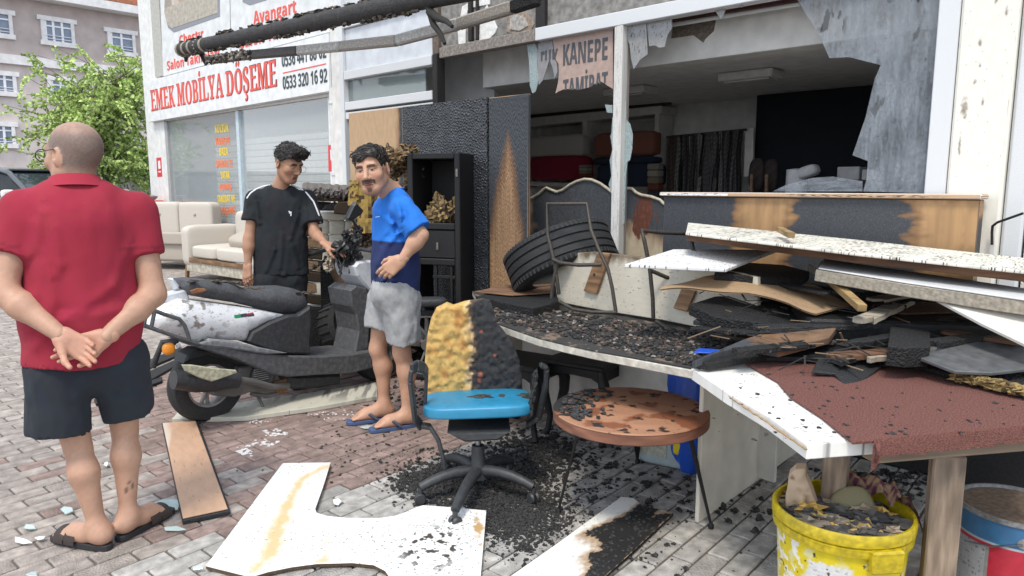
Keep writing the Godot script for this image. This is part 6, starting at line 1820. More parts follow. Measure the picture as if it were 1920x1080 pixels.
# ------------------------------------------------------------------ scooter
func wheel(parent: Node3D, c: Vector3, R: float, w: float, rimr: float) -> void:
	var x := Transform3D(Basis(Vector3.RIGHT, PI / 2), c)
	var t := MB.new()
	t.lathe([Vector2(rimr, -w * 0.42), Vector2(rimr + 0.02, -w * 0.5), Vector2(R - 0.02, -w * 0.48), Vector2(R - 0.004, -w * 0.3), Vector2(R, 0), Vector2(R - 0.004, w * 0.3), Vector2(R - 0.02, w * 0.48), Vector2(rimr + 0.02, w * 0.5), Vector2(rimr, w * 0.42)], x, 44)
	var tr := put(t, "wheel", M("tyre_rubber", Color(0.03, 0.031, 0.033), 0.75), parent)
	var r := MB.new()
	r.lathe([Vector2(rimr - 0.012, -w * 0.42), Vector2(rimr, -w * 0.44), Vector2(rimr + 0.004, 0), Vector2(rimr, w * 0.44), Vector2(rimr - 0.012, w * 0.42), Vector2(rimr - 0.016, 0), Vector2(rimr - 0.012, -w * 0.42)], x, 36)
	var gm := M("alloy_rim", Color(0.38, 0.37, 0.36), 0.45, "blotch", 6.0, "", 0, 0.3)
	put(r, "rim", gm, tr)
	for i in 3:
		var a := TAU * i / 3.0 + 0.35
		var s := MB.new()
		for d in [-0.16, 0.16]: s.bar(c + Vector3(cos(a) * 0.03, sin(a) * 0.03, 0), c + Vector3(cos(a + d) * (rimr - 0.01), sin(a + d) * (rimr - 0.01), 0), 0.016, 0.03, 0.004, Vector3.BACK)
		put(s, "spoke", gm, tr)
	var h := MB.new(); h.lathe([Vector2(0, -w * 0.5), Vector2(0.04, -w * 0.5), Vector2(0.045, 0), Vector2(0.04, w * 0.5), Vector2(0, w * 0.5)], x, 20); put(h, "hub", M("engine_grey", Color(0.13, 0.125, 0.12), 0.6, "blotch", 8.0, "", 0, 0.3), tr)
func build_scooter() -> void:
	var at := gy(390, 787)
	at.x = -4.33
	at.z = -1.86
	var fr := Transform3D(Basis(Vector3(0, 0, -1), Vector3.UP, Vector3(1, 0, 0)), at)
	var s := thing("scooter", "white scooter with burnt black seat, melted handlebar and bare front end", "scooter", at, "", fr.basis)
	var blk := M("melted_black", Color(0.048, 0.051, 0.056), 0.6, "blotch", 5.0, "leather_n", 0.35)
	var gry := M("sooty_plastic", Color(0.125, 0.128, 0.135), 0.55, "blotch", 4.0, "mottle_n", 0.2)
	var seatm := M("burnt_seat", Color(0.095, 0.099, 0.108), 0.65, "blotch", 7.0, "leather_n", 0.6)
	var eng := M("engine_grey", Color(0.13, 0.125, 0.12), 0.6)
	var R := 0.232
	wheel(s, Vector3(0, R, 0), R, 0.11, 0.135)
	wheel(s, Vector3(1.30, R, 0), R, 0.10, 0.135)
	# white tail body with soot stains
	var wf := func(u, v):
		var c := Color(0.74, 0.755, 0.78) * (0.95 + 0.07 * no(u, v, 9.0))
		var st := smoothstep(0.18, 0.42, no(u * 3.4, v * 1.5, 3.0, 2.0)) * smoothstep(0.62, 0.3, u) * smoothstep(0.02, 0.2, u)
		c = c.lerp(Color(0.16, 0.13, 0.10), st * 0.85)
		c = c.lerp(Color(0.25, 0.22, 0.18), smoothstep(0.45, 0.55, no(u, v, 22.0, 5.0)) * 0.8)
		if absf(v - 0.40 - 0.08 * u) < 0.035 and u > 0.56 and u < 0.72: c = Color(0.03, 0.25, 0.1) if u < 0.61 else (Color(0.5, 0.04, 0.04) if u > 0.66 and v < 0.445 else Color(0.05, 0.05, 0.06))
		return c
	var wm := PM("scooter_white", 256, 128, wf, 0.28)
	var Y := []
	var body := [[289, 612], [302, 592], [322, 574], [347, 563], [415, 571], [480, 580], [542, 592], [506, 605], [474, 623], [466, 640], [440, 640], [396, 636], [380, 643], [328, 627]]
	for z in [0.0]:
		var mb := MB.new()
		# swollen side panels: the outline bulges outwards from the middle line
		var pl := px2(fr, body, 0.16)
		relief(mb, pl, Transform3D(Basis(), Vector3(0, 0, 0.12)), 0.24, 0.03, func(x, y): return 0.055 * sqrt(clampf(-sdpoly(Vector2(x, y), pl) / 0.09, 0.0, 1.0)), func(_x, _y): return Color.WHITE)
		put(mb, "tail_body", wm, s)
	outl(s, "under_seat_cover", blk, fr, [[542, 591], [560, 590], [583, 574], [586, 600], [582, 640], [584, 664], [545, 664], [505, 657], [470, 645], [466, 640], [474, 623], [506, 605]], 0.175, 0.35, 0.012)
	# seat
	var sp := px2(fr, [[352, 540], [356, 528], [375, 526], [410, 529], [445, 534], [470, 545], [490, 545], [520, 542], [552, 541], [570, 547], [580, 560], [583, 576], [572, 587], [545, 591], [500, 582], [440, 568], [400, 562], [365, 556]], 0.13)
	var sm := MB.new()
	relief(sm, sp, Transform3D(Basis(), Vector3(0, 0, 0.09)), 0.20, 0.03, func(x, y): return 0.06 * sqrt(clampf(-sdpoly(Vector2(x, y), sp) / 0.06, 0.0, 1.0)) + 0.006 * no(x, y, 16.0), func(_x, _y): return Color.WHITE)
	var seat := put(sm, "seat", seatm, s)
	var fz := MB.new()
	for k in 26:
		var u := lerpf(360, 575, k / 25.0)
		var q := loc(fr, u, [527.0, 529.0, 541.0, 542.0, 549.0][mini(4, int(k / 5.2))], rng.randf_range(-0.06, 0.12))
		lump(fz, q, Vector3(0.03, 0.007, 0.03), 1.0, k * 2.0, Color(0.12, 0.09, 0.06), Color(0.03, 0.03, 0.03), 8, 5)
	put(fz, "seat_crust", VM("burnt_foam"), seat)
	var br := MB.new(); lump(br, loc(fr, 371, 545, 0.148), Vector3(0.045, 0.014, 0.008), 0.4, 3.0, Color(0.35, 0.17, 0.08), Color(0.28, 0.12, 0.06)); put(br, "bare_patch", VM("burnt_foam"), seat)
	# side skirt and floor
	outl(s, "side_skirt", gry, fr, [[362, 650], [380, 644], [420, 650], [480, 662], [540, 667], [600, 668], [660, 664], [698, 657], [699, 690], [660, 700], [600, 703], [540, 707], [510, 702], [480, 690], [440, 674], [400, 662]], 0.19, 0.38, 0.010)
	outl(s, "skirt_trim", M("trim_grey", Color(0.30, 0.31, 0.33), 0.5, "blotch", 4.0), fr, [[368, 645], [400, 636], [440, 640], [470, 648], [540, 662], [500, 664], [430, 654], [390, 650]], 0.2, 0.03, 0.01)
	zpart(s, "floor_board", blk, 0.72, 1.16, loc(fr, 640, 668).y - 0.03, loc(fr, 640, 664).y, -0.18, 0.18, 0.01)
	# leg shield with the white apron
	outl(s, "leg_shield", gry, fr, [[655, 545], [668, 535], [688, 540], [697, 562], [694, 600], [692, 655], [664, 664], [672, 620], [668, 590], [660, 575]], 0.14, 0.28, 0.012)
	outl(s, "front_apron", M("apron_white", Color(0.66, 0.68, 0.72), 0.3, "mottle", 3.0), fr, [[664, 500], [672, 491], [700, 488], [712, 520], [712, 570], [700, 552], [684, 535], [670, 518]], 0.13, 0.26, 0.014)
	# handlebar: melted lumps on a bar, mirror
	var hb := MB.new()
	hb.tube([loc(fr, 700, 560), loc(fr, 665, 500), loc(fr, 650, 468)], [0.035, 0.03, 0.03], 10)
	put(hb, "steering_column", blk, s)
	var bar := MB.new()
	var hc := loc(fr, 655, 470)
	bar.tube([hc + Vector3(-0.14, -0.06, -0.40), hc + Vector3(-0.05, 0.0, -0.2), hc, hc + Vector3(0.0, 0.02, 0.14), hc + Vector3(0.02, 0.01, 0.24)], 0.014, 8)
	put(bar, "handlebar", blk, s)
	var ml := MB.new()
	for q in [[655, 455, 0.0, 0.045], [640, 465, 0.05, 0.05], [628, 478, -0.1, 0.035], [615, 488, -0.25, 0.03], [668, 445, 0.1, 0.035], [672, 432, 0.1, 0.03], [650, 440, 0.0, 0.03], [662, 470, 0.05, 0.045], [640, 486, 0.0, 0.035], [655, 490, 0.05, 0.04], [668, 484, 0.0, 0.04], [625, 470, -0.05, 0.03], [602, 496, -0.3, 0.022], [590, 500, -0.33, 0.016]]:
		lump(ml, loc(fr, q[0], q[1], q[2]), Vector3(q[3], q[3] * 0.9, q[3]), 1.1, q[0] * 0.37, Color(0.012, 0.012, 0.013), Color(0.05, 0.05, 0.052), 16, 10)
	put(ml, "melted_controls", VM("melted_plastic", 0.4), s)
	var hl := MB.new()
	for q in [[619, 492, -0.05, 0.05], [622, 484, -0.03, 0.04], [616, 500, -0.05, 0.035]]: lump(hl, loc(fr, q[0], q[1], q[2]), Vector3(0.032, q[3], 0.03), 0.9, q[0], Color(0.42, 0.36, 0.27), Color(0.10, 0.08, 0.06), 14, 10)
	put(hl, "melted_headlamp", VM("burnt_foam"), s)
	for k in 7:
		var w := MB.new()
		var q0 := loc(fr, 628 + k * 7, 480 + 6 * sin(k * 2.0), 0.04)
		w.tube([q0, q0 + Vector3(0.02 * sin(k * 3.0), -0.05, 0.03), q0 + Vector3(0.05 * cos(k * 1.7), -0.13, 0.02 * sin(k * 1.0))], 0.006, 6)
		put(w, "wire", blk, s)
	var ms := MB.new(); ms.tube([loc(fr, 672, 430, 0.1), loc(fr, 664, 418, 0.12), loc(fr, 660, 410, 0.12)], 0.009, 7); put(ms, "mirror_stem", blk, s)
	outl(s, "mirror", M("mirror_black", Color(0.02, 0.022, 0.025), 0.3, ""), fr, [[651, 410], [663, 385], [668, 379], [683, 395], [679, 402], [660, 415]], 0.15, 0.05, 0.01)
	# fork and front mudguard
	for z in [-0.07, 0.07]:
		var f := MB.new(); f.tube([loc(fr, 700, 560) * Vector3(1, 1, 0) + Vector3(0, 0, z), Vector3(1.30, R, z)], 0.02, 8); put(f, "fork_leg", eng, s)
	var mg := MB.new()
	mg.grid(func(i, j):
		var a := lerpf(0.3, 2.6, i / 16.0)
		return Vector3(1.30 + cos(a) * (R + 0.03), R + sin(a) * (R + 0.03), lerpf(0.075, -0.075, j / 4.0)), 16, 4)
	put(mg, "front_mudguard", blk, s)
	# rear: mudguard, exhaust, engine
	outl(s, "rear_mudguard", blk, fr, [[345, 682], [352, 666], [372, 655], [410, 660], [450, 672], [470, 690], [455, 690], [430, 676], [390, 668], [362, 674]], 0.08, 0.16, 0.01)
	var ex := MB.new()
	var e0 := loc(fr, 325, 712, 0.2)
	var e1 := loc(fr, 445, 712, 0.2)
	var er := []
	var ep := []
	for k in 13:
		var t := k / 12.0
		ep.append(e0.lerp(e1, t))
		er.append(0.075 * (0.72 + 0.28 * sin(PI * clampf(t * 1.15, 0, 1))) * (1.0 + 0.05 * no(k * 1.3, 3.0)))
	ex.tube(ep, er, 18)
	put(ex, "exhaust_silencer", M("silencer_black", Color(0.045, 0.047, 0.052), 0.45, "blotch", 6.0, "mottle_n", 0.3), s)
	outl(s, "heat_shield", M("shield_cream", Color(0.60, 0.58, 0.42), 0.6, "blotch", 5.0), fr, [[341, 684], [360, 684], [400, 690], [443, 694], [446, 699], [410, 712], [398, 716], [375, 709], [348, 696]], 0.29, 0.02, 0.006)
	var pp := MB.new(); pp.tube([e1, loc(fr, 470, 715, 0.19), loc(fr, 510, 725, 0.16), loc(fr, 540, 722, 0.13)], 0.022, 9); put(pp, "exhaust_pipe", eng, s)
	outl(s, "crankcase", eng, fr, [[450, 690], [478, 684], [520, 700], [538, 728], [536, 738], [470, 736], [440, 745], [400, 742], [398, 730], [440, 722]], 0.12, 0.2, 0.008)
	var fan := MB.new(); fan.lathe([Vector2(0, 0.0), Vector2(0.075, 0.0), Vector2(0.08, 0.03), Vector2(0.06, 0.045), Vector2(0.03, 0.04), Vector2(0, 0.045)], Transform3D(Basis(Vector3.RIGHT, PI / 2), loc(fr, 490, 702, 0.13)), 26); put(fan, "fan_cover", blk, s)
	for k in 6:
		var a := MB.new(); a.bar(loc(fr, 490, 702, 0.178) + Vector3(-0.05, -0.035 + k * 0.014, 0), loc(fr, 490, 702, 0.178) + Vector3(0.05, -0.035 + k * 0.014, 0), 0.006, 0.005, 0.001); put(a, "fan_grille_bar", eng, s)
	outl(s, "engine_block", blk, fr, [[500, 700], [560, 706], [640, 702], [640, 720], [600, 728], [548, 730], [520, 720]], 0.1, 0.2, 0.015)
	outl(s, "bracket", M("rust", Color(0.22, 0.11, 0.05), 0.9), fr, [[512, 716], [538, 710], [541, 735], [528, 740], [514, 733]], 0.14, 0.02, 0.005)
	var kst := MB.new(); kst.tube([loc(fr, 470, 738, 0.08), loc(fr, 500, 742, 0.1), loc(fr, 522, 738, 0.12)], 0.014, 8); kst.tube([loc(fr, 480, 735, 0.05), Vector3(0.32, 0.012, 0.1), Vector3(0.26, 0.012, 0.14)], 0.011, 8); put(kst, "centre_stand", eng, s)
	# rear carrier rails
	var rails := [[[283, 580], [310, 590], [336, 598], [346, 610], [352, 626], [355, 638]], [[270, 610], [320, 628], [372, 645]], [[283, 580], [272, 598], [270, 611]], [[290, 583], [284, 612]]]
	for q in rails:
		var pts := []
		for p in q: pts.append(loc(fr, p[0], p[1], 0.2))
		var mb := MB.new(); mb.tube(pts, 0.0115, 8); put(mb, "carrier_rail", gry, s)
		var pt2 := []
		for p in pts: pt2.append(p - Vector3(0, 0, 0.36))
		var m2 := MB.new(); m2.tube(pt2, 0.0115, 8); put(m2, "carrier_rail", gry, s)
	outl(s, "tail_fin", M("apron_white", Color.WHITE), fr, [[298, 556], [330, 548], [350, 543], [356, 560], [330, 578], [318, 570], [300, 560]], 0.05, 0.1, 0.008)
	outl(s, "tail_grip", M("apron_white", Color.WHITE), fr, [[320, 524], [326, 522], [337, 536], [337, 542], [330, 543]], 0.03, 0.06, 0.01)
	# indicator and plate bracket
	var pb := MB.new(); pb.tube([loc(fr, 330, 640, 0.1), loc(fr, 305, 642, 0.1), loc(fr, 294, 668, 0.06), loc(fr, 286, 688, 0.04)], [0.02, 0.018, 0.016, 0.02], 8); put(pb, "plate_bracket", blk, s)
	var ic := loc(fr, 316, 654, 0.17)
	var im := MB.new(); im.pillow(Vector3(0.07, 0.07, 0.05), Transform3D(Basis(), ic), 0.8, 20, 12); put(im, "indicator", M("amber", Color(0.75, 0.26, 0.02), 0.25, ""), s)
	var i2 := MB.new(); i2.pillow(Vector3(0.025, 0.025, 0.03), Transform3D(Basis(), ic + Vector3(0.055, 0.01, 0)), 0.8, 12, 8); put(i2, "reflector", M("apron_white", Color.WHITE), s)
	var ist := MB.new(); ist.tube([ic - Vector3(0, 0, 0.02), ic + Vector3(0.08, 0.02, -0.08)], 0.014, 8); put(ist, "indicator_stem", blk, s)
	# a burnt tyre lump and rags behind the floor board
	var bt := loc(fr, 640, 615, -0.25)
	var bw := fr * bt
	var t := thing("small_tyre", "burnt deformed small tyre behind the scooter floor board", "tyre", bw, "", facing(bw).basis * Basis(Vector3.UP, 0.9) * Basis(Vector3.RIGHT, 1.2))
	var tm := MB.new()
	tm.lathe([Vector2(0.10, -0.06), Vector2(0.16, -0.075), Vector2(0.195, -0.05), Vector2(0.2, 0), Vector2(0.195, 0.05), Vector2(0.16, 0.075), Vector2(0.10, 0.06), Vector2(0.17, 0.03), Vector2(0.17, -0.03), Vector2(0.10, -0.06)], Transform3D(), 36)
	put(tm, "carcass", M("burnt_rubber", Color(0.03, 0.03, 0.03), 0.7, "char", 4.0, "char_n", 0.6), t)
	var tb := MB.new()
	for k in 20: tb.box(Vector3(0.012, 0.1, 0.02), Transform3D(Basis(Vector3.UP, -TAU * k / 20.0), Vector3(cos(TAU * k / 20.0) * 0.202, 0, sin(TAU * k / 20.0) * 0.202)), 0.004)
	put(tb, "lugs", M("burnt_rubber", Color.WHITE), t)
	var rg := thing("burnt_wreckage", "heap of burnt black scraps lying behind the scooter", "wreckage", Vector3.ZERO)
	var rm := MB.new()
	for k in 60:
		var q := gy(lerpf(590, 900, rng.randf()), lerpf(668, 705, rng.randf()), 0.03)
		q.y = rng.randf() * 0.25
		lump(rm, q + Vector3(0, 0, -0.3), Vector3(0.11, 0.05, 0.09) * rng.randf_range(0.5, 1.3), 1.0, k * 1.9, Color(0.012, 0.012, 0.013), Color(0.07, 0.055, 0.045), 10, 7)
	put(rm, "scraps", VM("ash_flake", 0.8), rg)
	rg.set_meta("kind", "stuff")
	# second machine: black bicycle-like frame behind the man
	var q2 := hd(800, 640, 5.3); q2.y = 0
	var f2 := facing(q2)
	var bk := thing("burnt_bicycle", "burnt black bicycle frame and wheel behind the man in blue", "bicycle", q2, "", f2.basis)
	wheel(bk, loc(f2, 800, 660) * Vector3(1, 0, 1) + Vector3(0, 0.27, 0), 0.27, 0.05, 0.225)
	for q in [[[772, 585], [790, 566], [830, 572]], [[790, 566], [800, 600], [800, 655]], [[830, 572], [802, 655]], [[772, 600], [810, 640]]]:
		var pts := []
		for p in q: pts.append(loc(f2, p[0], p[1]))
		var mb := MB.new(); mb.tube(pts, 0.017, 8); put(mb, "frame_tube", gry, bk)
	var sd := MB.new(); sd.pillow(Vector3(0.26, 0.07, 0.16), Transform3D(Basis(), loc(f2, 806, 566)), 0.6); put(sd, "saddle", blk, bk)

# ------------------------------------------------------------------ things on the pavement
func build_floor_things() -> void:
	office_chair()
	buckets()
	# boards lying about
	var t := thing("plywood_strip", "pinkish plywood strip with a dark worn edge lying on the paving", "board", Vector3.ZERO)
	var pf := func(u, v):
		var c := Color(0.50, 0.31, 0.20) * (0.93 + 0.1 * no(u * 2.0, v * 5.0, 2.0))
		c = c.lerp(Color(0.56, 0.46, 0.37), smoothstep(0.40, 0.22, u + 0.04 * no(u, v, 7.0)) * smoothstep(0.10, 0.0, v - 0.42 + u))
		c = c.lerp(Color(0.07, 0.05, 0.04), smoothstep(0.60, 0.66, no(u * 3.0, v * 1.2, 7.0, 6.0)))
		return c.lerp(Color(0.62, 0.5, 0.42), smoothstep(0.5, 0.7, no(u * 2.0, v, 16.0, 2.0)) * 0.4)
	var mb := MB.new(); mb.plate(g3([[343, 971], [427, 953], [366, 787], [305, 793]], 0.03), 0.006); put(mb, "face", PM("ply_face", 256, 96, pf, 0.7), t)
	platep(t, "core", charm2(), [[342, 976], [432, 957], [370, 786], [303, 793]], 0.023, 0.02)
	# white cut-out headboard
	var wb := thing("white_cutout_board", "white board with curved cut-outs and yellow scorch streak lying on the paving", "board", Vector3.ZERO)
	var out := [[386, 1060], [530, 868], [620, 867], [606, 912], [591, 954], [594, 961], [613, 967], [653, 971], [710, 971], [740, 967], [760, 960], [780, 951], [793, 947], [850, 951], [912, 957], [898, 1120], [745, 1120], [733, 1085], [722, 1069], [700, 1058], [660, 1054], [593, 1056], [547, 1062], [503, 1071], [470, 1081]]
	var inv := []
	var stain := PackedVector2Array()
	var p0 := gy(386, 1060, 0.028)
	var p1 := gy(530, 868, 0.028)
	var xx := (p1 - p0).normalized()
	var yy := Vector3.UP.cross(xx)
	var lo := Vector2(1e9, 1e9)
	var hi := -lo
	for q in out:
		var w := gy(q[0], q[1], 0.028) - p0
		var l := Vector2(w.dot(xx), w.dot(yy))
		lo = lo.min(l); hi = hi.max(l)
	var uv := func(u, v):
		var w := gy(u, v, 0.028) - p0
		return Vector2((w.dot(xx) - lo.x) / (hi.x - lo.x), 1.0 - (w.dot(yy) - lo.y) / (hi.y - lo.y))
	var s1 := PackedVector2Array()
	for q in [[618, 872], [612, 878], [585, 890], [568, 905], [556, 930], [545, 960], [530, 1000], [520, 1040], [480, 1072], [470, 1075], [490, 1040], [510, 985], [535, 940], [555, 905], [575, 888], [605, 876]]: s1.append(uv.call(q[0], q[1]))
	var s2 := PackedVector2Array()
	for q in [[612, 1015], [620, 1055], [592, 1055]]: s2.append(uv.call(q[0], q[1]))
	var s3 := PackedVector2Array()
	for q in [[894, 965], [905, 985], [902, 1020], [893, 1000], [888, 970]]: s3.append(uv.call(q[0], q[1]))
	var dk: Vector2 = uv.call(810, 1025)
	var bf := func(u, v):
		var p := Vector2(u, v)
		var c := dirt(Color(0.84, 0.84, 0.82), u * 1.4, v, 52.0, 0.20 + 0.10 * smoothstep(0.35, 0.0, p.distance_to(dk)))
		var n := 0.02 * no(u, v, 14.0, 3.0)
		c = c.lerp(Color(0.66, 0.43, 0.17), 0.85 * smoothstep(0.03, -0.02, sdpoly(p, s1) + n))
		c = c.lerp(Color(0.60, 0.40, 0.16), 0.8 * smoothstep(0.02, -0.03, sdpoly(p, s2) + n))
		c = c.lerp(Color(0.45, 0.26, 0.07), 0.9 * smoothstep(0.012, -0.012, sdpoly(p, s3) + n * 1.4))
		c = c.lerp(Color(0.07, 0.06, 0.05), smoothstep(0.22, 0.30, no(u, v, 19.0, 8.0)) * smoothstep(0.19, 0.08, p.distance_to(dk)))
		return c
	platep(wb, "face", PM("cutout_face", 512, 512, bf, 0.4), out, 0.0285, 0.005)
	platep(wb, "core", M("chipboard_edge", Color(0.20, 0.13, 0.08), 0.9, "blotch", 9.0), out, 0.0228, 0.018)
	# white board half covered in char
	var cb := thing("charred_white_board", "white board with a thick black char patch along one edge", "board", Vector3.ZERO)
	var o2 := [[900, 1120], [1040, 1022], [1165, 931], [1188, 934], [1200, 944], [1262, 962], [1190, 1030], [1090, 1120]]
	var q0 := gy(900, 1120, 0.02)
	var a2 := (gy(1040, 1022, 0.02) - q0).normalized()
	var b2 := Vector3.UP.cross(a2)
	var l2 := Vector2(1e9, 1e9)
	var h2 := -l2
	for q in o2:
		var w := gy(q[0], q[1], 0.02) - q0
		var l := Vector2(w.dot(a2), w.dot(b2))
		l2 = l2.min(l); h2 = h2.max(l)
	var burn := PackedVector2Array()
	for q in [[1200, 945], [1236, 952], [1225, 968], [1262, 962], [1190, 1030], [1090, 1120], [1080, 1110], [1110, 1060], [1100, 1040], [1130, 1030], [1120, 1010], [1095, 1000], [1150, 975], [1180, 962]]:
		var w := gy(q[0], q[1], 0.02) - q0
		burn.append(Vector2((w.dot(a2) - l2.x) / (h2.x - l2.x), 1.0 - (w.dot(b2) - l2.y) / (h2.y - l2.y)))
	var cf := func(u, v):
		var d := sdpoly(Vector2(u, v), burn) + 0.035 * no(u * 2.0, v, 11.0, 2.0)
		var c := dirt(Color(0.80, 0.79, 0.74), u * 2.0, v, 30.0, 0.08)
		c = c.lerp(Color(0.34, 0.20, 0.09), smoothstep(0.10, 0.01, d) * 0.85)
		return c.lerp(Color(0.018, 0.017, 0.017), smoothstep(0.012, -0.012, d))
	platep(cb, "face", PM("burnt_white_face", 320, 256, cf, 0.6), o2, 0.0225, 0.004)
	platep(cb, "core", charm(), o2, 0.018, 0.015)
	var cr := MB.new()
	for k in 420:
		var e := Vector2(rng.randf(), rng.randf())
		if sdpoly(e, burn) > -0.012 + 0.02 * rng.randf(): continue
		var w := q0 + a2 * lerpf(l2.x, h2.x, e.x) + b2 * lerpf(l2.y, h2.y, 1.0 - e.y)
		var sz := rng.randf_range(0.004, 0.012)
		lump(cr, w + Vector3(0, 0.003, 0), Vector3(sz, sz * 0.5, sz), 0.9, k * 1.1, Color(0.015, 0.015, 0.015), Color(0.045, 0.043, 0.042), 6, 4)
	put(cr, "char_crust", VM("ash_flake", 0.8), cb).set_meta("kind", "stuff")
	# long pale board under the scooter
	var lb := thing("long_board", "long pale board strewn with ash lying under the scooter", "board", Vector3.ZERO)
	var lf := func(u, v): return dirt(Color(0.52, 0.50, 0.42), u * 5.0, v, 12.0, 0.06).lerp(Color(0.20, 0.19, 0.17), smoothstep(0.0, 0.35, no(u * 16.0, v * 1.5, 1.0, 3.0)) * smoothstep(0.75, 0.35, v))
	platep(lb, "board", PM("long_board", 384, 64, lf, 0.7), [[322, 785], [460, 781], [590, 763], [708, 742], [706, 716], [585, 735], [440, 755], [335, 770]], 0.032, 0.03)
	for q in [[[[270, 700], [356, 662], [352, 672], [282, 712]], "black charred lath lying behind the man in red"], [[[176, 748], [304, 706], [304, 714], [180, 757]], "second black charred lath nearer the red-shirted man's legs"], [[[276, 690], [346, 660], [340, 650], [276, 676]], "pale plank between the charred laths"]]:
		var l := thing("lath", q[1], "lath", Vector3.ZERO)
		platep(l, "lath", charm() if "charred" in q[1] else woodm(), q[0], 0.02, 0.018)
	# broken glass
	var gs := [[125, 955, 13, 5, "chunky clear shard of glass beside the sandalled man's foot"], [315, 945, 26, 13, "large greenish glass shard lying against the plywood strip"], [55, 987, 12, 5, "thin bent shard of glass among the paving joints"], [41, 1013, 18, 5, "long white splinter of glass"], [76, 1008, 10, 4, "small splinter of glass beside the long white one"], [60, 1074, 11, 6, "clear shard of glass on grey paving away from the boards"], [325, 990, 22, 4, "flat clear shard of glass behind the raised sandal"], [199, 869, 5, 4, "small white crumb of glass between the man's legs"], [372, 1064, 14, 4, "clear shard of glass at the tip of the cut-out board"], [632, 940, 8, 6, "small pale splinter in the notch of the cut-out board"], [690, 800, 14, 3, "pale glass splinter on the red paving by the flip-flops"]]
	var gm := glass("shard_glass", Color(0.55, 0.68, 0.66), 0.6, 0.06)
	var gwh := M("shard_white", Color(0.72, 0.75, 0.75), 0.3, "")
	for g in gs:
		var sh := thing("glass_shard", g[4], "glass shard", Vector3.ZERO, "broken glass on the paving")
		var pts := []
		for k in 5:
			var a = TAU * k / 5.0 + g[0] * 0.7
			var rr := 0.75 + 0.4 * absf(sin(g[0] * 1.3 + k * 2.2))
			pts.append([g[0] + cos(a) * g[2] * rr, g[1] - sin(a) * g[3] * rr, 0.012 + 0.006 * absf(sin(k * 2.0 + g[1]))])
		platep(sh, "shard", gwh if g[2] < 11 or g[0] == 41 else gm, pts, 0, 0.006)
	# white plaster smears
	var ps := thing("plaster_crumbs", "white plaster crumbs scattered on the red paving", "plaster", Vector3.ZERO)
	ps.set_meta("kind", "stuff")
	var pm := MB.new()
	for k in 130:
		var cc: Array = [[520, 812, 20, 6], [492, 832, 22, 7], [460, 848, 16, 6], [480, 790, 30, 4], [600, 775, 40, 6], [640, 780, 40, 10]][k % 6]
		var q := gy(cc[0] + rng.randfn() * cc[2] * 0.5, cc[1] + rng.randfn() * cc[3] * 0.5, 0.001)
		var sz := rng.randf_range(0.004, 0.018) * (1.0 if k % 6 < 3 else 0.5)
		lump(pm, q, Vector3(sz, 0.0025, sz * 0.7), 1.0, k * 1.7, Color(0.55, 0.55, 0.55), Color(0.66, 0.65, 0.63), 7, 4)
	put(pm, "crumbs", VM("crumb", 0.95), ps)

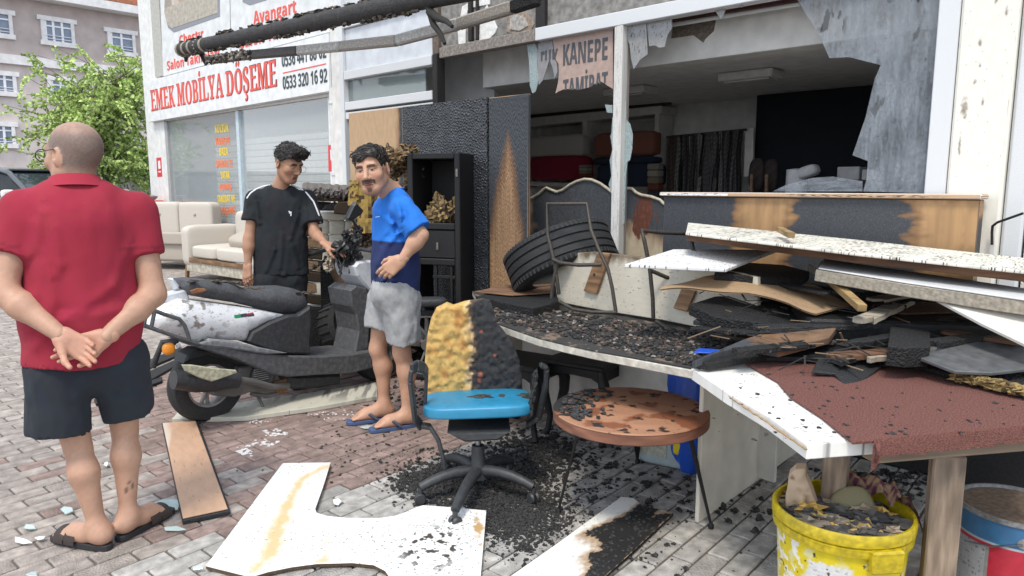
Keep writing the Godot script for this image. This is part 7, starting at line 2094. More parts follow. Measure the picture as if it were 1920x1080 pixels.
func office_chair() -> void:
	var at := gy(897, 925)
	var fr := facing(at)
	var c := thing("office_chair", "office chair with blue seat and half burnt yellow foam backrest", "chair", at, "", fr.basis)
	var blk := M("chair_plastic", Color(0.055, 0.058, 0.063), 0.5, "blotch", 6.0, "grain_n", 0.2)
	var tips := [[788, 912, 0.10], [853, 932, 0.34], [1000, 918, 0.12], [958, 880, -0.2], [838, 875, -0.25]]
	var hub := Vector3(0, 0.115, 0)
	for q in tips:
		var tp := loc(fr, q[0], q[1], q[2])
		tp.y = 0.075
		var leg := MB.new()
		var d := (tp - hub)
		var pts := []
		for k in 9:
			var t := k / 8.0
			pts.append(hub + Vector3(d.x * t, 0.015 * sin(PI * t * 0.9) + d.y * t * t, d.z * t))
		leg.tube(pts, [0.028, 0.028, 0.027, 0.026, 0.025, 0.024, 0.023, 0.022, 0.020], 12)
		var lego := put(leg, "base_leg", blk, c)
		var cs := MB.new()
		for s in [-1, 1]: cs.lathe([Vector2(0.0, -0.009), Vector2(0.022, -0.009), Vector2(0.027, 0.0), Vector2(0.022, 0.009), Vector2(0.0, 0.009)], Transform3D(Basis(Vector3.UP, q[0] * 0.01) * Basis(Vector3.BACK, PI / 2), Vector3(tp.x, 0.027, tp.z) + Basis(Vector3.UP, q[0] * 0.01) * Vector3(0.014 * s, 0, 0)), 16)
		cs.tube([Vector3(tp.x, 0.04, tp.z), Vector3(tp.x, 0.075, tp.z)], 0.012, 10)
		put(cs, "caster", blk, lego)
	var col := MB.new()
	var sy := loc(fr, 896, 800, 0.0).y
	col.lathe([Vector2(0, 0.08), Vector2(0.045, 0.08), Vector2(0.04, 0.13), Vector2(0.034, 0.15), Vector2(0.03, sy - 0.09), Vector2(0.02, sy - 0.088)], Transform3D(), 20); put(col, "gas_column", blk, c)
	var rod := MB.new(); rod.tube([Vector3(0, sy - 0.1, 0), Vector3(0, sy - 0.02, 0)], 0.014, 12); put(rod, "gas_rod", M("dull_steel", Color(0.25, 0.25, 0.26), 0.35, "", 1, "", 0, 0.9), c)
	var mech := MB.new(); mech.prism(pg([[-0.14, sy + 0.005], [0.15, sy + 0.005], [0.09, sy - 0.035], [-0.06, sy - 0.04]]), Transform3D(Basis(), Vector3(0, 0, 0.1)), 0.22, 0.01); put(mech, "tilt_mechanism", blk, c)
	# seat
	var l := loc(fr, 790, 784, 0.1)
	var r := loc(fr, 1003, 776, 0.1)
	var st := MB.new()
	var sc := Vector3((l.x + r.x) / 2, (l.y + r.y) / 2 + 0.012, -0.05)
	st.pillow(Vector3(r.x - l.x, 0.07, 0.31), Transform3D(Basis(Vector3.BACK, 0.02), sc), 0.42, 48, 20, 0.004, 1.0)
	var seat := put(st, "seat", M("blue_upholstery", Color(0.025, 0.24, 0.42), 0.4, "mottle", 3.0, "mottle_n", 0.12), c)
	for q in [[905, 763, 0.03, 0.05], [985, 768, 0.03, 0.035], [940, 772, 0.02, 0.02]]:
		var sb := MB.new()
		lump(sb, Vector3(loc(fr, q[0], q[1], -0.05).x, sc.y + 0.034, -0.05), Vector3(q[3], 0.006, q[2] * 1.4), 0.9, q[0] * 0.2, Color(0.02, 0.02, 0.02), Color(0.07, 0.06, 0.05), 12, 6)
		put(sb, "char_spot", VM("burnt_foam"), seat)
	# backrest: bare yellow foam on one half, cracked char on the other
	var out := px2(fr, [[797, 768], [796, 720], [797, 675], [801, 630], [808, 598], [818, 578], [838, 568], [850, 573], [872, 566], [905, 561], [918, 564], [926, 582], [931, 606], [945, 622], [962, 645], [974, 676], [979, 715], [981, 768]], -0.2)
	var mid := func(x, y):
		return x - loc(fr, 884, 640, -0.2).x - 0.045 * no(x, y, 9.0, 2.0) - 0.02 * no(x, y, 40.0, 1.0)
	var disp := func(x, y):
		var m: float = mid.call(x, y)
		if m < 0: return 0.035 + 0.016 * no(x, y, 18.0, 3.0) + 0.007 * no(x, y, 50.0, 8.0) - 0.02 * smoothstep(-0.03, 0.0, m)
		var cellx := absf(fposmod(x * 22.0 + 1.6 * no(x, y, 5.0), 1.0) - 0.5)
		var celly := absf(fposmod(y * 17.0 + 1.6 * no(y, x, 5.0, 6.0), 1.0) - 0.5)
		return 0.012 - 0.010 * smoothstep(0.40, 0.5, maxf(cellx, celly)) + 0.010 * no(x, y, 24.0, 5.0)
	var colr := func(x, y):
		var m: float = mid.call(x, y)
		var yel := Color(0.50, 0.33, 0.11).lerp(Color(0.40, 0.20, 0.06), smoothstep(0.0, 0.5, no(x, y, 11.0, 4.0)))
		yel = yel.lerp(Color(0.25, 0.15, 0.05), smoothstep(0.1, 0.6, no(x * 1.6, y * 0.7, 34.0, 9.0)) * 0.6)
		if m < 0: return yel.lerp(Color(0.62, 0.46, 0.26), smoothstep(-0.035, -0.01, m)).lerp(Color(0.20, 0.09, 0.05), smoothstep(-0.008, 0.0, m))
		var k := Color(0.034, 0.035, 0.038) * (0.7 + 0.8 * absf(no(x, y, 40.0, 2.0)))
		if no(x, y, 14.0, 12.0) > 0.55 and m < 0.13: k = Color(0.36, 0.10, 0.06)
		return k.lerp(Color(0.12, 0.075, 0.05), smoothstep(0.03, 0.0, m))
	var bm := MB.new()
	relief(bm, out, Transform3D(Basis(Vector3.RIGHT, 0.0), Vector3(0, 0, -0.2)), 0.035, 0.011, disp, colr)
	put(bm, "backrest", VM("chair_back", 0.92), c)
	# arm loops
	var am := MB.new()
	var ap := []
	for q in [[800, 700, 0.03], [795, 690, 0.06], [782, 686, 0.10], [772, 692, 0.14], [769, 712, 0.14], [774, 750, 0.10], [778, 785, 0.04], [788, 797, 0.0], [806, 800, 0.0]]: ap.append(loc(fr, q[0], q[1], q[2]))
	for k in ap.size() - 1: am.bar(ap[k], ap[k + 1] + (ap[k + 1] - ap[k]) * 0.12, 0.055, 0.02, 0.006, Vector3.RIGHT)
	am.bar(ap[0], loc(fr, 797, 760, 0.0), 0.04, 0.016, 0.005, Vector3.RIGHT)
	put(am, "armrest", blk, c)
	var a2 := MB.new()
	var a3 := []
	for q in [[1012, 683, 0.1], [1025, 690, 0.1], [1024, 720, 0.08], [1016, 755, 0.03], [1010, 782, 0.0], [990, 796, 0.0]]: a3.append(loc(fr, q[0], q[1], q[2]))
	for k in a3.size() - 1: a2.bar(a3[k], a3[k + 1] + (a3[k + 1] - a3[k]) * 0.12, 0.05, 0.022, 0.007, Vector3.RIGHT)
	for k in 6: lump(a2, loc(fr, 1004 - k * 2.0, 705 + k * 13, 0.06), Vector3(0.012, 0.03, 0.012), 0.9, k * 3.0, Color(1, 1, 1), Color(1, 1, 1), 9, 6)
	put(a2, "armrest", charm2(), c)
	var w := MB.new()
	w.tube([loc(fr, 806, 800, 0.05), loc(fr, 822, 825, 0.06), loc(fr, 830, 855, 0.05), loc(fr, 834, 880, 0.04), loc(fr, 842, 897, 0.02)], 0.011, 9); put(w, "bent_lever", blk, c)

func buckets() -> void:
	var bc := gy(1580, 948, 0.44)
	var b := thing("yellow_bucket", "yellow paint bucket full of burnt rubbish with a torn white label", "bucket", Vector3(bc.x, 0, bc.z))
	var H := 0.44
	var fx := facing(b.position).basis
	var lb := func(u, v):
		var y := Color(0.70, 0.55, 0.01) * (0.9 + 0.12 * no(u * 4.0, v, 6.0))
		var grime := smoothstep(0.1, 0.45, no(u * 9.0, v * 3.0, 2.0, 4.0))
		y = y.lerp(Color(0.60, 0.58, 0.36), grime * 0.8)
		var lab := smoothstep(0.0, 0.012, minf(minf(u - 0.717 + 0.012 * no(v * 20.0, 1.0), 0.836 - u), 0.86 - v + 0.03 * no(u * 60.0, 3.0)))
		y = y.lerp(Color(0.66, 0.66, 0.65) * (0.9 + 0.14 * no(u * 20.0, v * 10.0, 3.0)), lab)
		var ink := smoothstep(0.30, 0.42, no(u * 50.0, v * 16.0, 1.0, 2.0)) * lab * (1.0 if fposmod(v * 26.0, 1.0) < 0.5 else 0.0)
		y = y.lerp(Color(0.3, 0.3, 0.32), ink * 0.7)
		y = y.lerp(Color(0.72, 0.70, 0.66), smoothstep(0.05, 0.3, no(u * 26.0, v * 8.0, 1.0, 9.0)) * smoothstep(0.57, 0.6, u) * smoothstep(0.717, 0.70, u))
		return y.lerp(Color(0.05, 0.04, 0.02), smoothstep(0.5, 0.6, no(u * 30.0, v * 12.0, 1.0, 6.0)))
	var wall := MB.new()
	wall.lathe([Vector2(0.172, 0.0), Vector2(0.195, H - 0.06)], Transform3D(), 56)
	wall.lathe([Vector2(0.0, 0.001), Vector2(0.171, 0.001)], Transform3D(), 40)
	wall.lathe([Vector2(0.188, H - 0.06), Vector2(0.165, 0.012), Vector2(0.0, 0.012)], Transform3D(), 40)
	put(wall, "wall", PM("bucket_print", 512, 128, lb, 0.4), b)
	var ry := M("bucket_yellow", Color(0.66, 0.50, 0.015), 0.4, "blotch", 7.0)
	var rim := MB.new()
	rim.lathe([Vector2(0.196, H - 0.075), Vector2(0.207, H - 0.07), Vector2(0.209, H - 0.045), Vector2(0.203, H - 0.042), Vector2(0.211, H - 0.036), Vector2(0.212, H - 0.008), Vector2(0.207, H), Vector2(0.199, H - 0.002), Vector2(0.191, H - 0.06)], Transform3D(), 56)
	put(rim, "rim", ry, b)
	var lug := MB.new(); lug.box(Vector3(0.1, 0.07, 0.03), Transform3D(fx * Basis(Vector3.UP, 0.55), fx * Vector3(0.125, H - 0.075, 0.17)), 0.006); put(lug, "handle_lug", ry, b)
	# contents
	var r := thing("bucket_rubbish", "wet ash, rags and scraps filling the yellow bucket", "rubbish", Vector3(bc.x, H - 0.055, bc.z), "", fx)
	var rm := MB.new()
	for k in 110:
		var a := rng.randf() * TAU
		var d := sqrt(rng.randf()) * 0.16
		var tone := rng.randf()
		var ca := Color(0.045, 0.042, 0.04) if tone < 0.5 else (Color(0.16, 0.13, 0.095) if tone < 0.88 else Color(0.36, 0.23, 0.06))
		lump(rm, Vector3(cos(a) * d, rng.randf() * 0.035, sin(a) * d), Vector3(0.034, 0.013, 0.022) * rng.randf_range(0.6, 1.5), 1.3, k * 2.7, ca, ca * 2.4, 10, 7)
	put(rm, "ash", VM("ash_flake", 0.8), r)
	var st := MB.new(); st.pillow(Vector3(0.13, 0.12, 0.04), Transform3D(Basis(Vector3.RIGHT, -0.4) * Basis(Vector3.BACK, 0.5), Vector3(0.03, 0.035, -0.06)), 0.85, 24, 14, 0.03, 3.0); put(st, "khaki_pad", M("khaki_pad", Color(0.26, 0.23, 0.13), 0.9, "grain", 4.0), r)
	var rag := MB.new()
	rag.grid(func(i, j):
		var t = i / 24.0
		var a := lerpf(-0.35, 1.25, t)
		var rad := 0.205 - 0.02 * (1.0 - absf(j / 10.0 * 2.0 - 1.0))
		var y := 0.10 - 0.12 * pow(absf(j / 10.0 - 0.35) * 1.5, 1.6) + 0.02 * no(t * 5.0, j * 0.3)
		return Vector3(sin(a) * (rad + (j / 10.0 - 0.5) * 0.09), y + 0.01, -cos(a) * (rad + (j / 10.0 - 0.5) * 0.09) * 0.9) + Vector3(0.0, 0.012 * sin(t * 20.0 + j), 0), 24, 10)
	put(rag, "patterned_rag", PM("rag_print", 128, 64, func(u, v):
		var k := sin(u * 40.0) * sin(v * 22.0 + u * 9.0)
		var q := Color(0.33, 0.23, 0.13) if k > 0.1 else (Color(0.12, 0.035, 0.06) if k < -0.35 else Color(0.25, 0.12, 0.11))
		return q * (0.8 + 0.3 * no(u, v, 12.0)), 0.95), r)
	var ck := thing("torn_carton", "torn tan carton piece sticking up from the yellow bucket", "carton", Vector3(bc.x, H - 0.09, bc.z), "", fx)
	var cm := MB.new()
	var cf := facing(Vector3(bc.x, 0, bc.z))
	var co := []
	for q in [[1472, 960], [1473, 930], [1478, 905], [1479, 890], [1492, 878], [1510, 878], [1512, 896], [1522, 920], [1532, 950], [1534, 985], [1500, 982]]:
		var p := loc(cf, q[0], q[1], -0.02)
		co.append([p.x, p.y - (H - 0.09)])
	relief(cm, pg(co), Transform3D(Basis(), Vector3(0, 0, -0.02)), 0.05, 0.012, func(x, y): return 0.02 + 0.016 * no(x, y, 24.0, 2.0), func(x, y): return Color(0.50, 0.37, 0.255).lerp(Color(0.14, 0.08, 0.045), smoothstep(0.28, 0.5, no(x, y, 26.0, 7.0))))
	put(cm, "carton", VM("carton", 0.9), ck)
	# red, white and blue tin
	var pc := gy(1905, 944, 0.37)
	var t := thing("paint_tin", "red white and blue paint tin with a dusty lid", "tin", Vector3(pc.x, 0, pc.z))
	var ph := 0.37
	var tf := func(u, v):
		var c := Color(0.50, 0.03, 0.055)
		if v > 0.80: c = Color(0.05, 0.17, 0.34)
		elif v > 0.74: c = Color(0.45, 0.5, 0.55) if v > 0.775 else Color(0.50, 0.03, 0.055)
		elif u > 0.60 and u < 0.70: c = Color(0.42, 0.43, 0.45).lerp(Color(0.18, 0.18, 0.2), smoothstep(0.2, 0.4, no(u * 90.0, v * 9.0, 1.0)) * (1.0 if fposmod(v * 22.0, 1.0) < 0.45 else 0.0))
		elif u >= 0.70 and u < 0.712: c = Color(0.3, 0.3, 0.3)
		return c * (0.9 + 0.15 * no(u * 5.0, v * 2.0, 4.0))
	var w := MB.new(); w.lathe([Vector2(0.17, 0.0), Vector2(0.17, ph - 0.02)], Transform3D(), 56); put(w, "wall", PM("tin_print", 384, 128, func(u, v): return tf.call(u, v), 0.35), t)
	var ri := MB.new(); ri.lathe([Vector2(0.17, ph - 0.02), Vector2(0.177, ph - 0.016), Vector2(0.177, ph - 0.002), Vector2(0.172, ph), Vector2(0.166, ph - 0.002), Vector2(0.164, ph - 0.02), Vector2(0.0, ph - 0.02)], Transform3D(), 56); put(ri, "rim", M("tin_rim", Color(0.45, 0.46, 0.47), 0.4, "blotch", 8.0, "", 0, 0.5), t)
	var li := MB.new(); li.lathe([Vector2(0.0, ph - 0.0195), Vector2(0.1635, ph - 0.0195), Vector2(0.1635, ph - 0.012), Vector2(0.15, ph - 0.013), Vector2(0.0, ph - 0.012)], Transform3D(), 40); put(li, "lid", M("dusty_lid", Color(0.21, 0.145, 0.10), 0.9, "blotch", 6.0, "mottle_n", 0.4), t)
	var pfx := facing(t.position).basis
	var hn := MB.new(); hn.tube([pfx * Vector3(0.03, ph - 0.07, 0.174), pfx * Vector3(-0.05, ph - 0.10, 0.172), pfx * Vector3(-0.13, ph - 0.125, 0.125)], 0.003, 6); put(hn, "wire_handle", M("dull_steel", Color(0.25, 0.25, 0.26), 0.35), t)
	var ear := MB.new(); ear.lathe([Vector2(0, 0), Vector2(0.018, 0), Vector2(0.016, 0.006), Vector2(0, 0.008)], Transform3D(pfx * Basis(Vector3.RIGHT, PI / 2), pfx * Vector3(0.03, ph - 0.07, 0.166)), 14); put(ear, "ear", M("tin_rim", Color.WHITE), t)

# ------------------------------------------------------------------ loose char
func build_debris() -> void:
	var base := []
	for s in 4:
		var mb := MB.new()
		lump(mb, Vector3.ZERO, Vector3(1, 0.45, 0.8), 1.3, s * 17.0, Color(0.014, 0.014, 0.015), Color(0.05, 0.047, 0.045), 8, 5)
		base.append(mb.mesh())
	var spots := [[895, 905, 95, 38, 4200, 0.002, 0.017], [800, 900, 50, 22, 2400, 0.0015, 0.010], [970, 965, 75, 50, 4200, 0.0015, 0.011], [1010, 850, 70, 40, 1400, 0.002, 0.018], [900, 890, 130, 50, 2600, 0.0012, 0.006], [1060, 960, 120, 60, 900, 0.0012, 0.006], [1100, 880, 90, 50, 150, 0.005, 0.019], [700, 840, 110, 50, 190, 0.002, 0.010], [1230, 930, 110, 60, 90, 0.004, 0.02], [1400, 930, 90, 60, 60, 0.005, 0.022], [1700, 900, 140, 30, 260, 0.004, 0.022], [620, 745, 60, 8, 160, 0.004, 0.014], [800, 740, 90, 25, 300, 0.004, 0.018], [1180, 1020, 160, 60, 90, 0.003, 0.014], [300, 840, 200, 70, 40, 0.002, 0.006], [1880, 900, 50, 40, 120, 0.004, 0.018]]
	var xf := [[], [], [], []]
	for sp in spots:
		for k in int(sp[4]):
			var q := gy(sp[0] + rng.randfn() * sp[2] * 0.6, sp[1] + rng.randfn() * sp[3] * 0.6)
			var sz := lerpf(sp[5], sp[6], pow(rng.randf(), 2.2))
			var b := Basis(Vector3.UP, rng.randf() * TAU) * Basis(Vector3.RIGHT, rng.randfn() * 0.3)
			var lift := sz * 0.3 + (0.022 * exp(-pow((q - gy(895, 905)).length() / 0.16, 2.0)) * rng.randf() if sp[4] > 400 else 0.0)
			xf[rng.randi() % 4].append(Transform3D(b.scaled(Vector3.ONE * sz), q + Vector3(0, lift, 0)))
	var d := thing("char_debris", "black char crumbs and flakes spread over the paving", "char", Vector3.ZERO)
	d.set_meta("kind", "stuff")
	for s in 4:
		var mm := MultiMesh.new()
		mm.transform_format = MultiMesh.TRANSFORM_3D
		mm.mesh = base[s]
		mm.instance_count = xf[s].size()
		for k in xf[s].size(): mm.set_instance_transform(k, xf[s][k])
		var mi := MultiMeshInstance3D.new()
		mi.name = "crumbs"
		mi.multimesh = mm
		mi.material_override = VM("ash_flake", 0.8)
		mi.set_meta("kind", "stuff")
		d.add_child(mi, true)

# ------------------------------------------------------------------ bodies: smooth unions of tapered capsules, meshed as surface nets
class SDF:
	var o := Vector3.ZERO
	var h := 0.01
	var nx := 0
	var ny := 0
	var nz := 0
	var f := PackedFloat32Array()
	func _init(lo: Vector3, hi: Vector3, cell: float) -> void:
		o = lo; h = cell
		nx = int((hi.x - lo.x) / cell) + 2
		ny = int((hi.y - lo.y) / cell) + 2
		nz = int((hi.z - lo.z) / cell) + 2
		f.resize(nx * ny * nz)
		f.fill(1.0)
	func rng3(lo: Vector3, hi: Vector3) -> Array:
		return [clampi(int((lo.x - o.x) / h), 0, nx - 1), clampi(int((hi.x - o.x) / h) + 1, 0, nx - 1), clampi(int((lo.y - o.y) / h), 0, ny - 1), clampi(int((hi.y - o.y) / h) + 1, 0, ny - 1), clampi(int((lo.z - o.z) / h), 0, nz - 1), clampi(int((hi.z - o.z) / h) + 1, 0, nz - 1)]
	# capsule from a to b; squeezed s times along w; flat: cut square at b
	func cap(a: Vector3, b: Vector3, ra: float, rb: float, k := 0.02, w := Vector3.ZERO, s := 1.0, flat := false) -> void:
		var m := maxf(ra, rb) + k + 2.0 * h
		var r := rng3(a.min(b) - Vector3.ONE * m, a.max(b) + Vector3.ONE * m)
		var ab := b - a
		var il := 1.0 / maxf(ab.length_squared(), 1e-8)
		var dn := ab.normalized()
		for z in range(r[4], r[5] + 1):
			for y in range(r[2], r[3] + 1):
				var row := (z * ny + y) * nx
				for x in range(r[0], r[1] + 1):
					var p := Vector3(o.x + x * h, o.y + y * h, o.z + z * h) - a
					if s != 1.0: p += w * (p.dot(w) * (s - 1.0))
					var t := clampf(p.dot(ab) * il, 0.0, 1.0)
					var d := (p - ab * t).length() - (ra + (rb - ra) * t)
					if flat: d = maxf(d, (p - ab).dot(dn))
					var c := f[row + x]
					if k > 0.0:
						var q := maxf(k - absf(c - d), 0.0) / k
						f[row + x] = minf(c, d) - q * q * k * 0.25
					else: f[row + x] = minf(c, d)
	func ell(c0: Vector3, rr: Vector3, k := 0.01, bs := Basis(), sub := false) -> void:
		var m := maxf(rr.x, maxf(rr.y, rr.z)) + k + 2.0 * h
		var r := rng3(c0 - Vector3.ONE * m, c0 + Vector3.ONE * m)
		var bi := bs.inverse()
		for z in range(r[4], r[5] + 1):
			for y in range(r[2], r[3] + 1):
				var row := (z * ny + y) * nx
				for x in range(r[0], r[1] + 1):
					var p := bi * (Vector3(o.x + x * h, o.y + y * h, o.z + z * h) - c0)
					var q0 := (p / rr).length()
					var q1 := (p / (rr * rr)).length()
					var d := q0 * (q0 - 1.0) / maxf(q1, 1e-6)
					var c := f[row + x]
					if sub:
						d = -d
						var q := maxf(k - absf(c - d), 0.0) / k
						f[row + x] = maxf(c, d) + q * q * k * 0.25
					else:
						var q := maxf(k - absf(c - d), 0.0) / k
						f[row + x] = minf(c, d) - q * q * k * 0.25
	func keep(p0: Vector3, n: Vector3) -> void:         # cut away what lies behind the plane (n points to the kept side)
		for z in nz:
			for y in ny:
				var row := (z * ny + y) * nx
				for x in nx:
					if f[row + x] < 0.1: f[row + x] = maxf(f[row + x], -(Vector3(o.x + x * h, o.y + y * h, o.z + z * h) - p0).dot(n))
	func each(g: Callable, band := 0.04) -> void:          # f = g(p, f) near the surface
		for z in nz:
			for y in ny:
				var row := (z * ny + y) * nx
				for x in nx:
					var c := f[row + x]
					if c < band and c > -band: f[row + x] = g.call(Vector3(o.x + x * h, o.y + y * h, o.z + z * h), c)
	func emit(mb, colr: Callable) -> void:
		var ids := PackedInt32Array()
		ids.resize(nx * ny * nz)
		ids.fill(-1)
		var vs := PackedVector3Array()
		var ns := PackedVector3Array()
		var cs := PackedColorArray()
		var dx := 1
		var dy := nx
		var dz := nx * ny
		for z in nz - 1:
			for y in ny - 1:
				var row := (z * ny + y) * nx
				for x in nx - 1:
					var i := row + x
					var a := f[i]; 
					if a > 4.0 * h or a < -4.0 * h: continue
					var b := f[i + dx]; var c := f[i + dy]; var d := f[i + dx + dy]
					var e := f[i + dz]; var g := f[i + dx + dz]; var j := f[i + dy + dz]; var k := f[i + dx + dy + dz]
					var n := int(a < 0) + int(b < 0) + int(c < 0) + int(d < 0) + int(e < 0) + int(g < 0) + int(j < 0) + int(k < 0)
					if n == 0 or n == 8: continue
					var s := Vector3.ZERO
					var m := 0
					if (a < 0) != (b < 0): s += Vector3(a / (a - b), 0, 0); m += 1
					if (c < 0) != (d < 0): s += Vector3(c / (c - d), 1, 0); m += 1
					if (e < 0) != (g < 0): s += Vector3(e / (e - g), 0, 1); m += 1
					if (j < 0) != (k < 0): s += Vector3(j / (j - k), 1, 1); m += 1
					if (a < 0) != (c < 0): s += Vector3(0, a / (a - c), 0); m += 1
					if (b < 0) != (d < 0): s += Vector3(1, b / (b - d), 0); m += 1
					if (e < 0) != (j < 0): s += Vector3(0, e / (e - j), 1); m += 1
					if (g < 0) != (k < 0): s += Vector3(1, g / (g - k), 1); m += 1
					if (a < 0) != (e < 0): s += Vector3(0, 0, a / (a - e)); m += 1
					if (b < 0) != (g < 0): s += Vector3(1, 0, b / (b - g)); m += 1
					if (c < 0) != (j < 0): s += Vector3(0, 1, c / (c - j)); m += 1
					if (d < 0) != (k < 0): s += Vector3(1, 1, d / (d - k)); m += 1
					s /= m
					var p := o + (Vector3(x, y, z) + s) * h
					ids[i] = vs.size()
					vs.append(p)
					ns.append(Vector3(b + d + g + k - a - c - e - j, c + d + j + k - a - b - e - g, e + g + j + k - a - b - c - d).normalized())
					cs.append(colr.call(p))
		for z in range(1, nz - 1):
			for y in range(1, ny - 1):
				var row := (z * ny + y) * nx
				for x in range(1, nx - 1):
					var i := row + x
					var a := f[i]
					if a > 4.0 * h or a < -4.0 * h: continue
					var ins := a < 0
					if ins != (f[i + dx] < 0): face(mb, vs, ns, cs, ids[i - dy - dz], ids[i - dz], ids[i], ids[i - dy], ins)
					if ins != (f[i + dy] < 0): face(mb, vs, ns, cs, ids[i - dx - dz], ids[i - dx], ids[i], ids[i - dz], ins)
					if ins != (f[i + dz] < 0): face(mb, vs, ns, cs, ids[i - dx - dy], ids[i - dy], ids[i], ids[i - dx], ins)
	func face(mb, vs: PackedVector3Array, ns: PackedVector3Array, cs: PackedColorArray, a: int, b: int, c: int, d: int, ins: bool) -> void:
		if a < 0 or b < 0 or c < 0 or d < 0: return
		for q in ([a, c, b, a, d, c] if ins else [a, b, c, a, c, d]):
			mb.col = cs[q]
			mb.pt(vs[q], ns[q])

const SKIN := Color(0.50, 0.30, 0.205)

func head_field(T: Transform3D, s: float, cell := 0.0046) -> SDF:     # T: centre of the head, z towards the face, y up
	var e := Vector3.ONE * 0.17 * s
	var q := SDF.new(T.origin - e - Vector3(0, 0.02, 0), T.origin + e, cell)
	var B := T.basis
	var P := func(x, y, z): return T * (Vector3(x, y, z) * s)
	q.ell(P.call(0, 0.032, -0.014), Vector3(0.076, 0.088, 0.097) * s, 0.01 * s, B)
	q.ell(P.call(0, -0.028, 0.022), Vector3(0.061, 0.082, 0.068) * s, 0.03 * s, B)
	q.ell(P.call(0, -0.094, 0.056), Vector3(0.028, 0.021, 0.024) * s, 0.03 * s, B)
	for k in [-1.0, 1.0]:
		q.cap(P.call(0.052 * k, -0.052, -0.006), P.call(0.022 * k, -0.094, 0.048), 0.02 * s, 0.018 * s, 0.03 * s)
		q.ell(P.call(0.042 * k, -0.022, 0.056), Vector3(0.024, 0.02, 0.02) * s, 0.025 * s, B)
	q.cap(P.call(-0.038, 0.028, 0.074), P.call(0.038, 0.028, 0.074), 0.013 * s, 0.013 * s, 0.018 * s)
	for k in [-1.0, 1.0]:
		q.ell(P.call(0.031 * k, 0.008, 0.094), Vector3(0.019, 0.0115, 0.015) * s, 0.012 * s, B, true)
		q.ell(P.call(0.030 * k, 0.008, 0.071), Vector3(0.0145, 0.0125, 0.0135) * s, 0.003 * s, B)
	q.cap(P.call(0, 0.018, 0.086), P.call(0, -0.026, 0.108), 0.008 * s, 0.0125 * s, 0.012 * s)
	for k in [-1.0, 1.0]: q.ell(P.call(0.0115 * k, -0.031, 0.096), Vector3(0.009, 0.008, 0.011) * s, 0.006 * s, B)
	q.cap(P.call(-0.019, -0.060, 0.081), P.call(0.019, -0.060, 0.081), 0.0065 * s, 0.0065 * s, 0.008 * s)
	q.cap(P.call(-0.015, -0.071, 0.079), P.call(0.015, -0.071, 0.079), 0.0072 * s, 0.0072 * s, 0.006 * s)
	q.ell(P.call(0, -0.0655, 0.090), Vector3(0.018, 0.0022, 0.008) * s, 0.003 * s, B, true)
	for k in [-1.0, 1.0]:
		var eb := B * Basis(Vector3.UP, 0.5 * k)
		q.ell(P.call(0.079 * k, -0.004, -0.014), Vector3(0.010, 0.032, 0.020) * s, 0.006 * s, eb)
		q.ell(P.call(0.087 * k, 0.0, -0.008), Vector3(0.007, 0.018, 0.010) * s, 0.004 * s, eb, true)
	return q
func face_colour(l: Vector3, skin: Color, hairc: Color, beard: int, brow: float) -> Color:      # l: point in head axes, metres at scale 1
	var c := skin * (0.97 + 0.06 * nz.get_noise_3d(l.x * 60.0, l.y * 60.0, l.z * 60.0))
	var ax := absf(l.x)
	if l.z > 0.03:
		c = c.lerp(Color(skin.r * 1.05, skin.g * 0.80, skin.b * 0.75), 0.5 * smoothstep(0.03, 0.0, Vector2(ax - 0.045, l.y + 0.025).length()))
		if absf(l.y + 0.0655) < 0.011 and ax < 0.022 - 1.1 * absf(l.y + 0.0655) * 0.6 and l.z > 0.07: c = Color(skin.r * 0.78, skin.g * 0.52, skin.b * 0.52)
		if absf(l.y + 0.0655) < 0.0022 and ax < 0.02 and l.z > 0.07: c = Color(0.10, 0.035, 0.03)
		var ed := Vector2((ax - 0.030) / 0.0145, (l.y - 0.0072) / 0.0037)
		if ed.length() < 1.0 and l.z > 0.06:
			c = Color(0.42, 0.38, 0.35)
			if Vector2(ax - 0.030, l.y - 0.0085).length() < 0.0075: c = Color(0.03, 0.018, 0.012)
		elif ed.length() < 1.35 and l.y > 0.008: c = c.lerp(Color(0.06, 0.035, 0.025), 0.7)
		if absf(l.y - 0.0275 - 0.10 * (ax - 0.03) + 9.0 * maxf(0.0, ax - 0.036) * 0.03) < 0.0065 * brow and ax > 0.010 and ax < 0.050 and l.z > 0.05: c = c.lerp(hairc, 0.85)
	if beard == 1:
		if l.z > 0.06 and ax < 0.034 and l.y < -0.038 and l.y > -0.0585 - 0.35 * maxf(0.0, ax - 0.016): c = c.lerp(hairc, 0.88)
		if l.z > 0.05 and ax < 0.012 and l.y < -0.077 and l.y > -0.1: c = c.lerp(hairc, 0.7)
		if l.y < -0.085 and l.z > 0.0: c = c.lerp(hairc, 0.28)
		if ax > 0.045 and l.y < 0.0 and l.y > -0.085 and l.z < 0.04 and l.z > -0.01: c = c.lerp(hairc, 0.18)
	return c
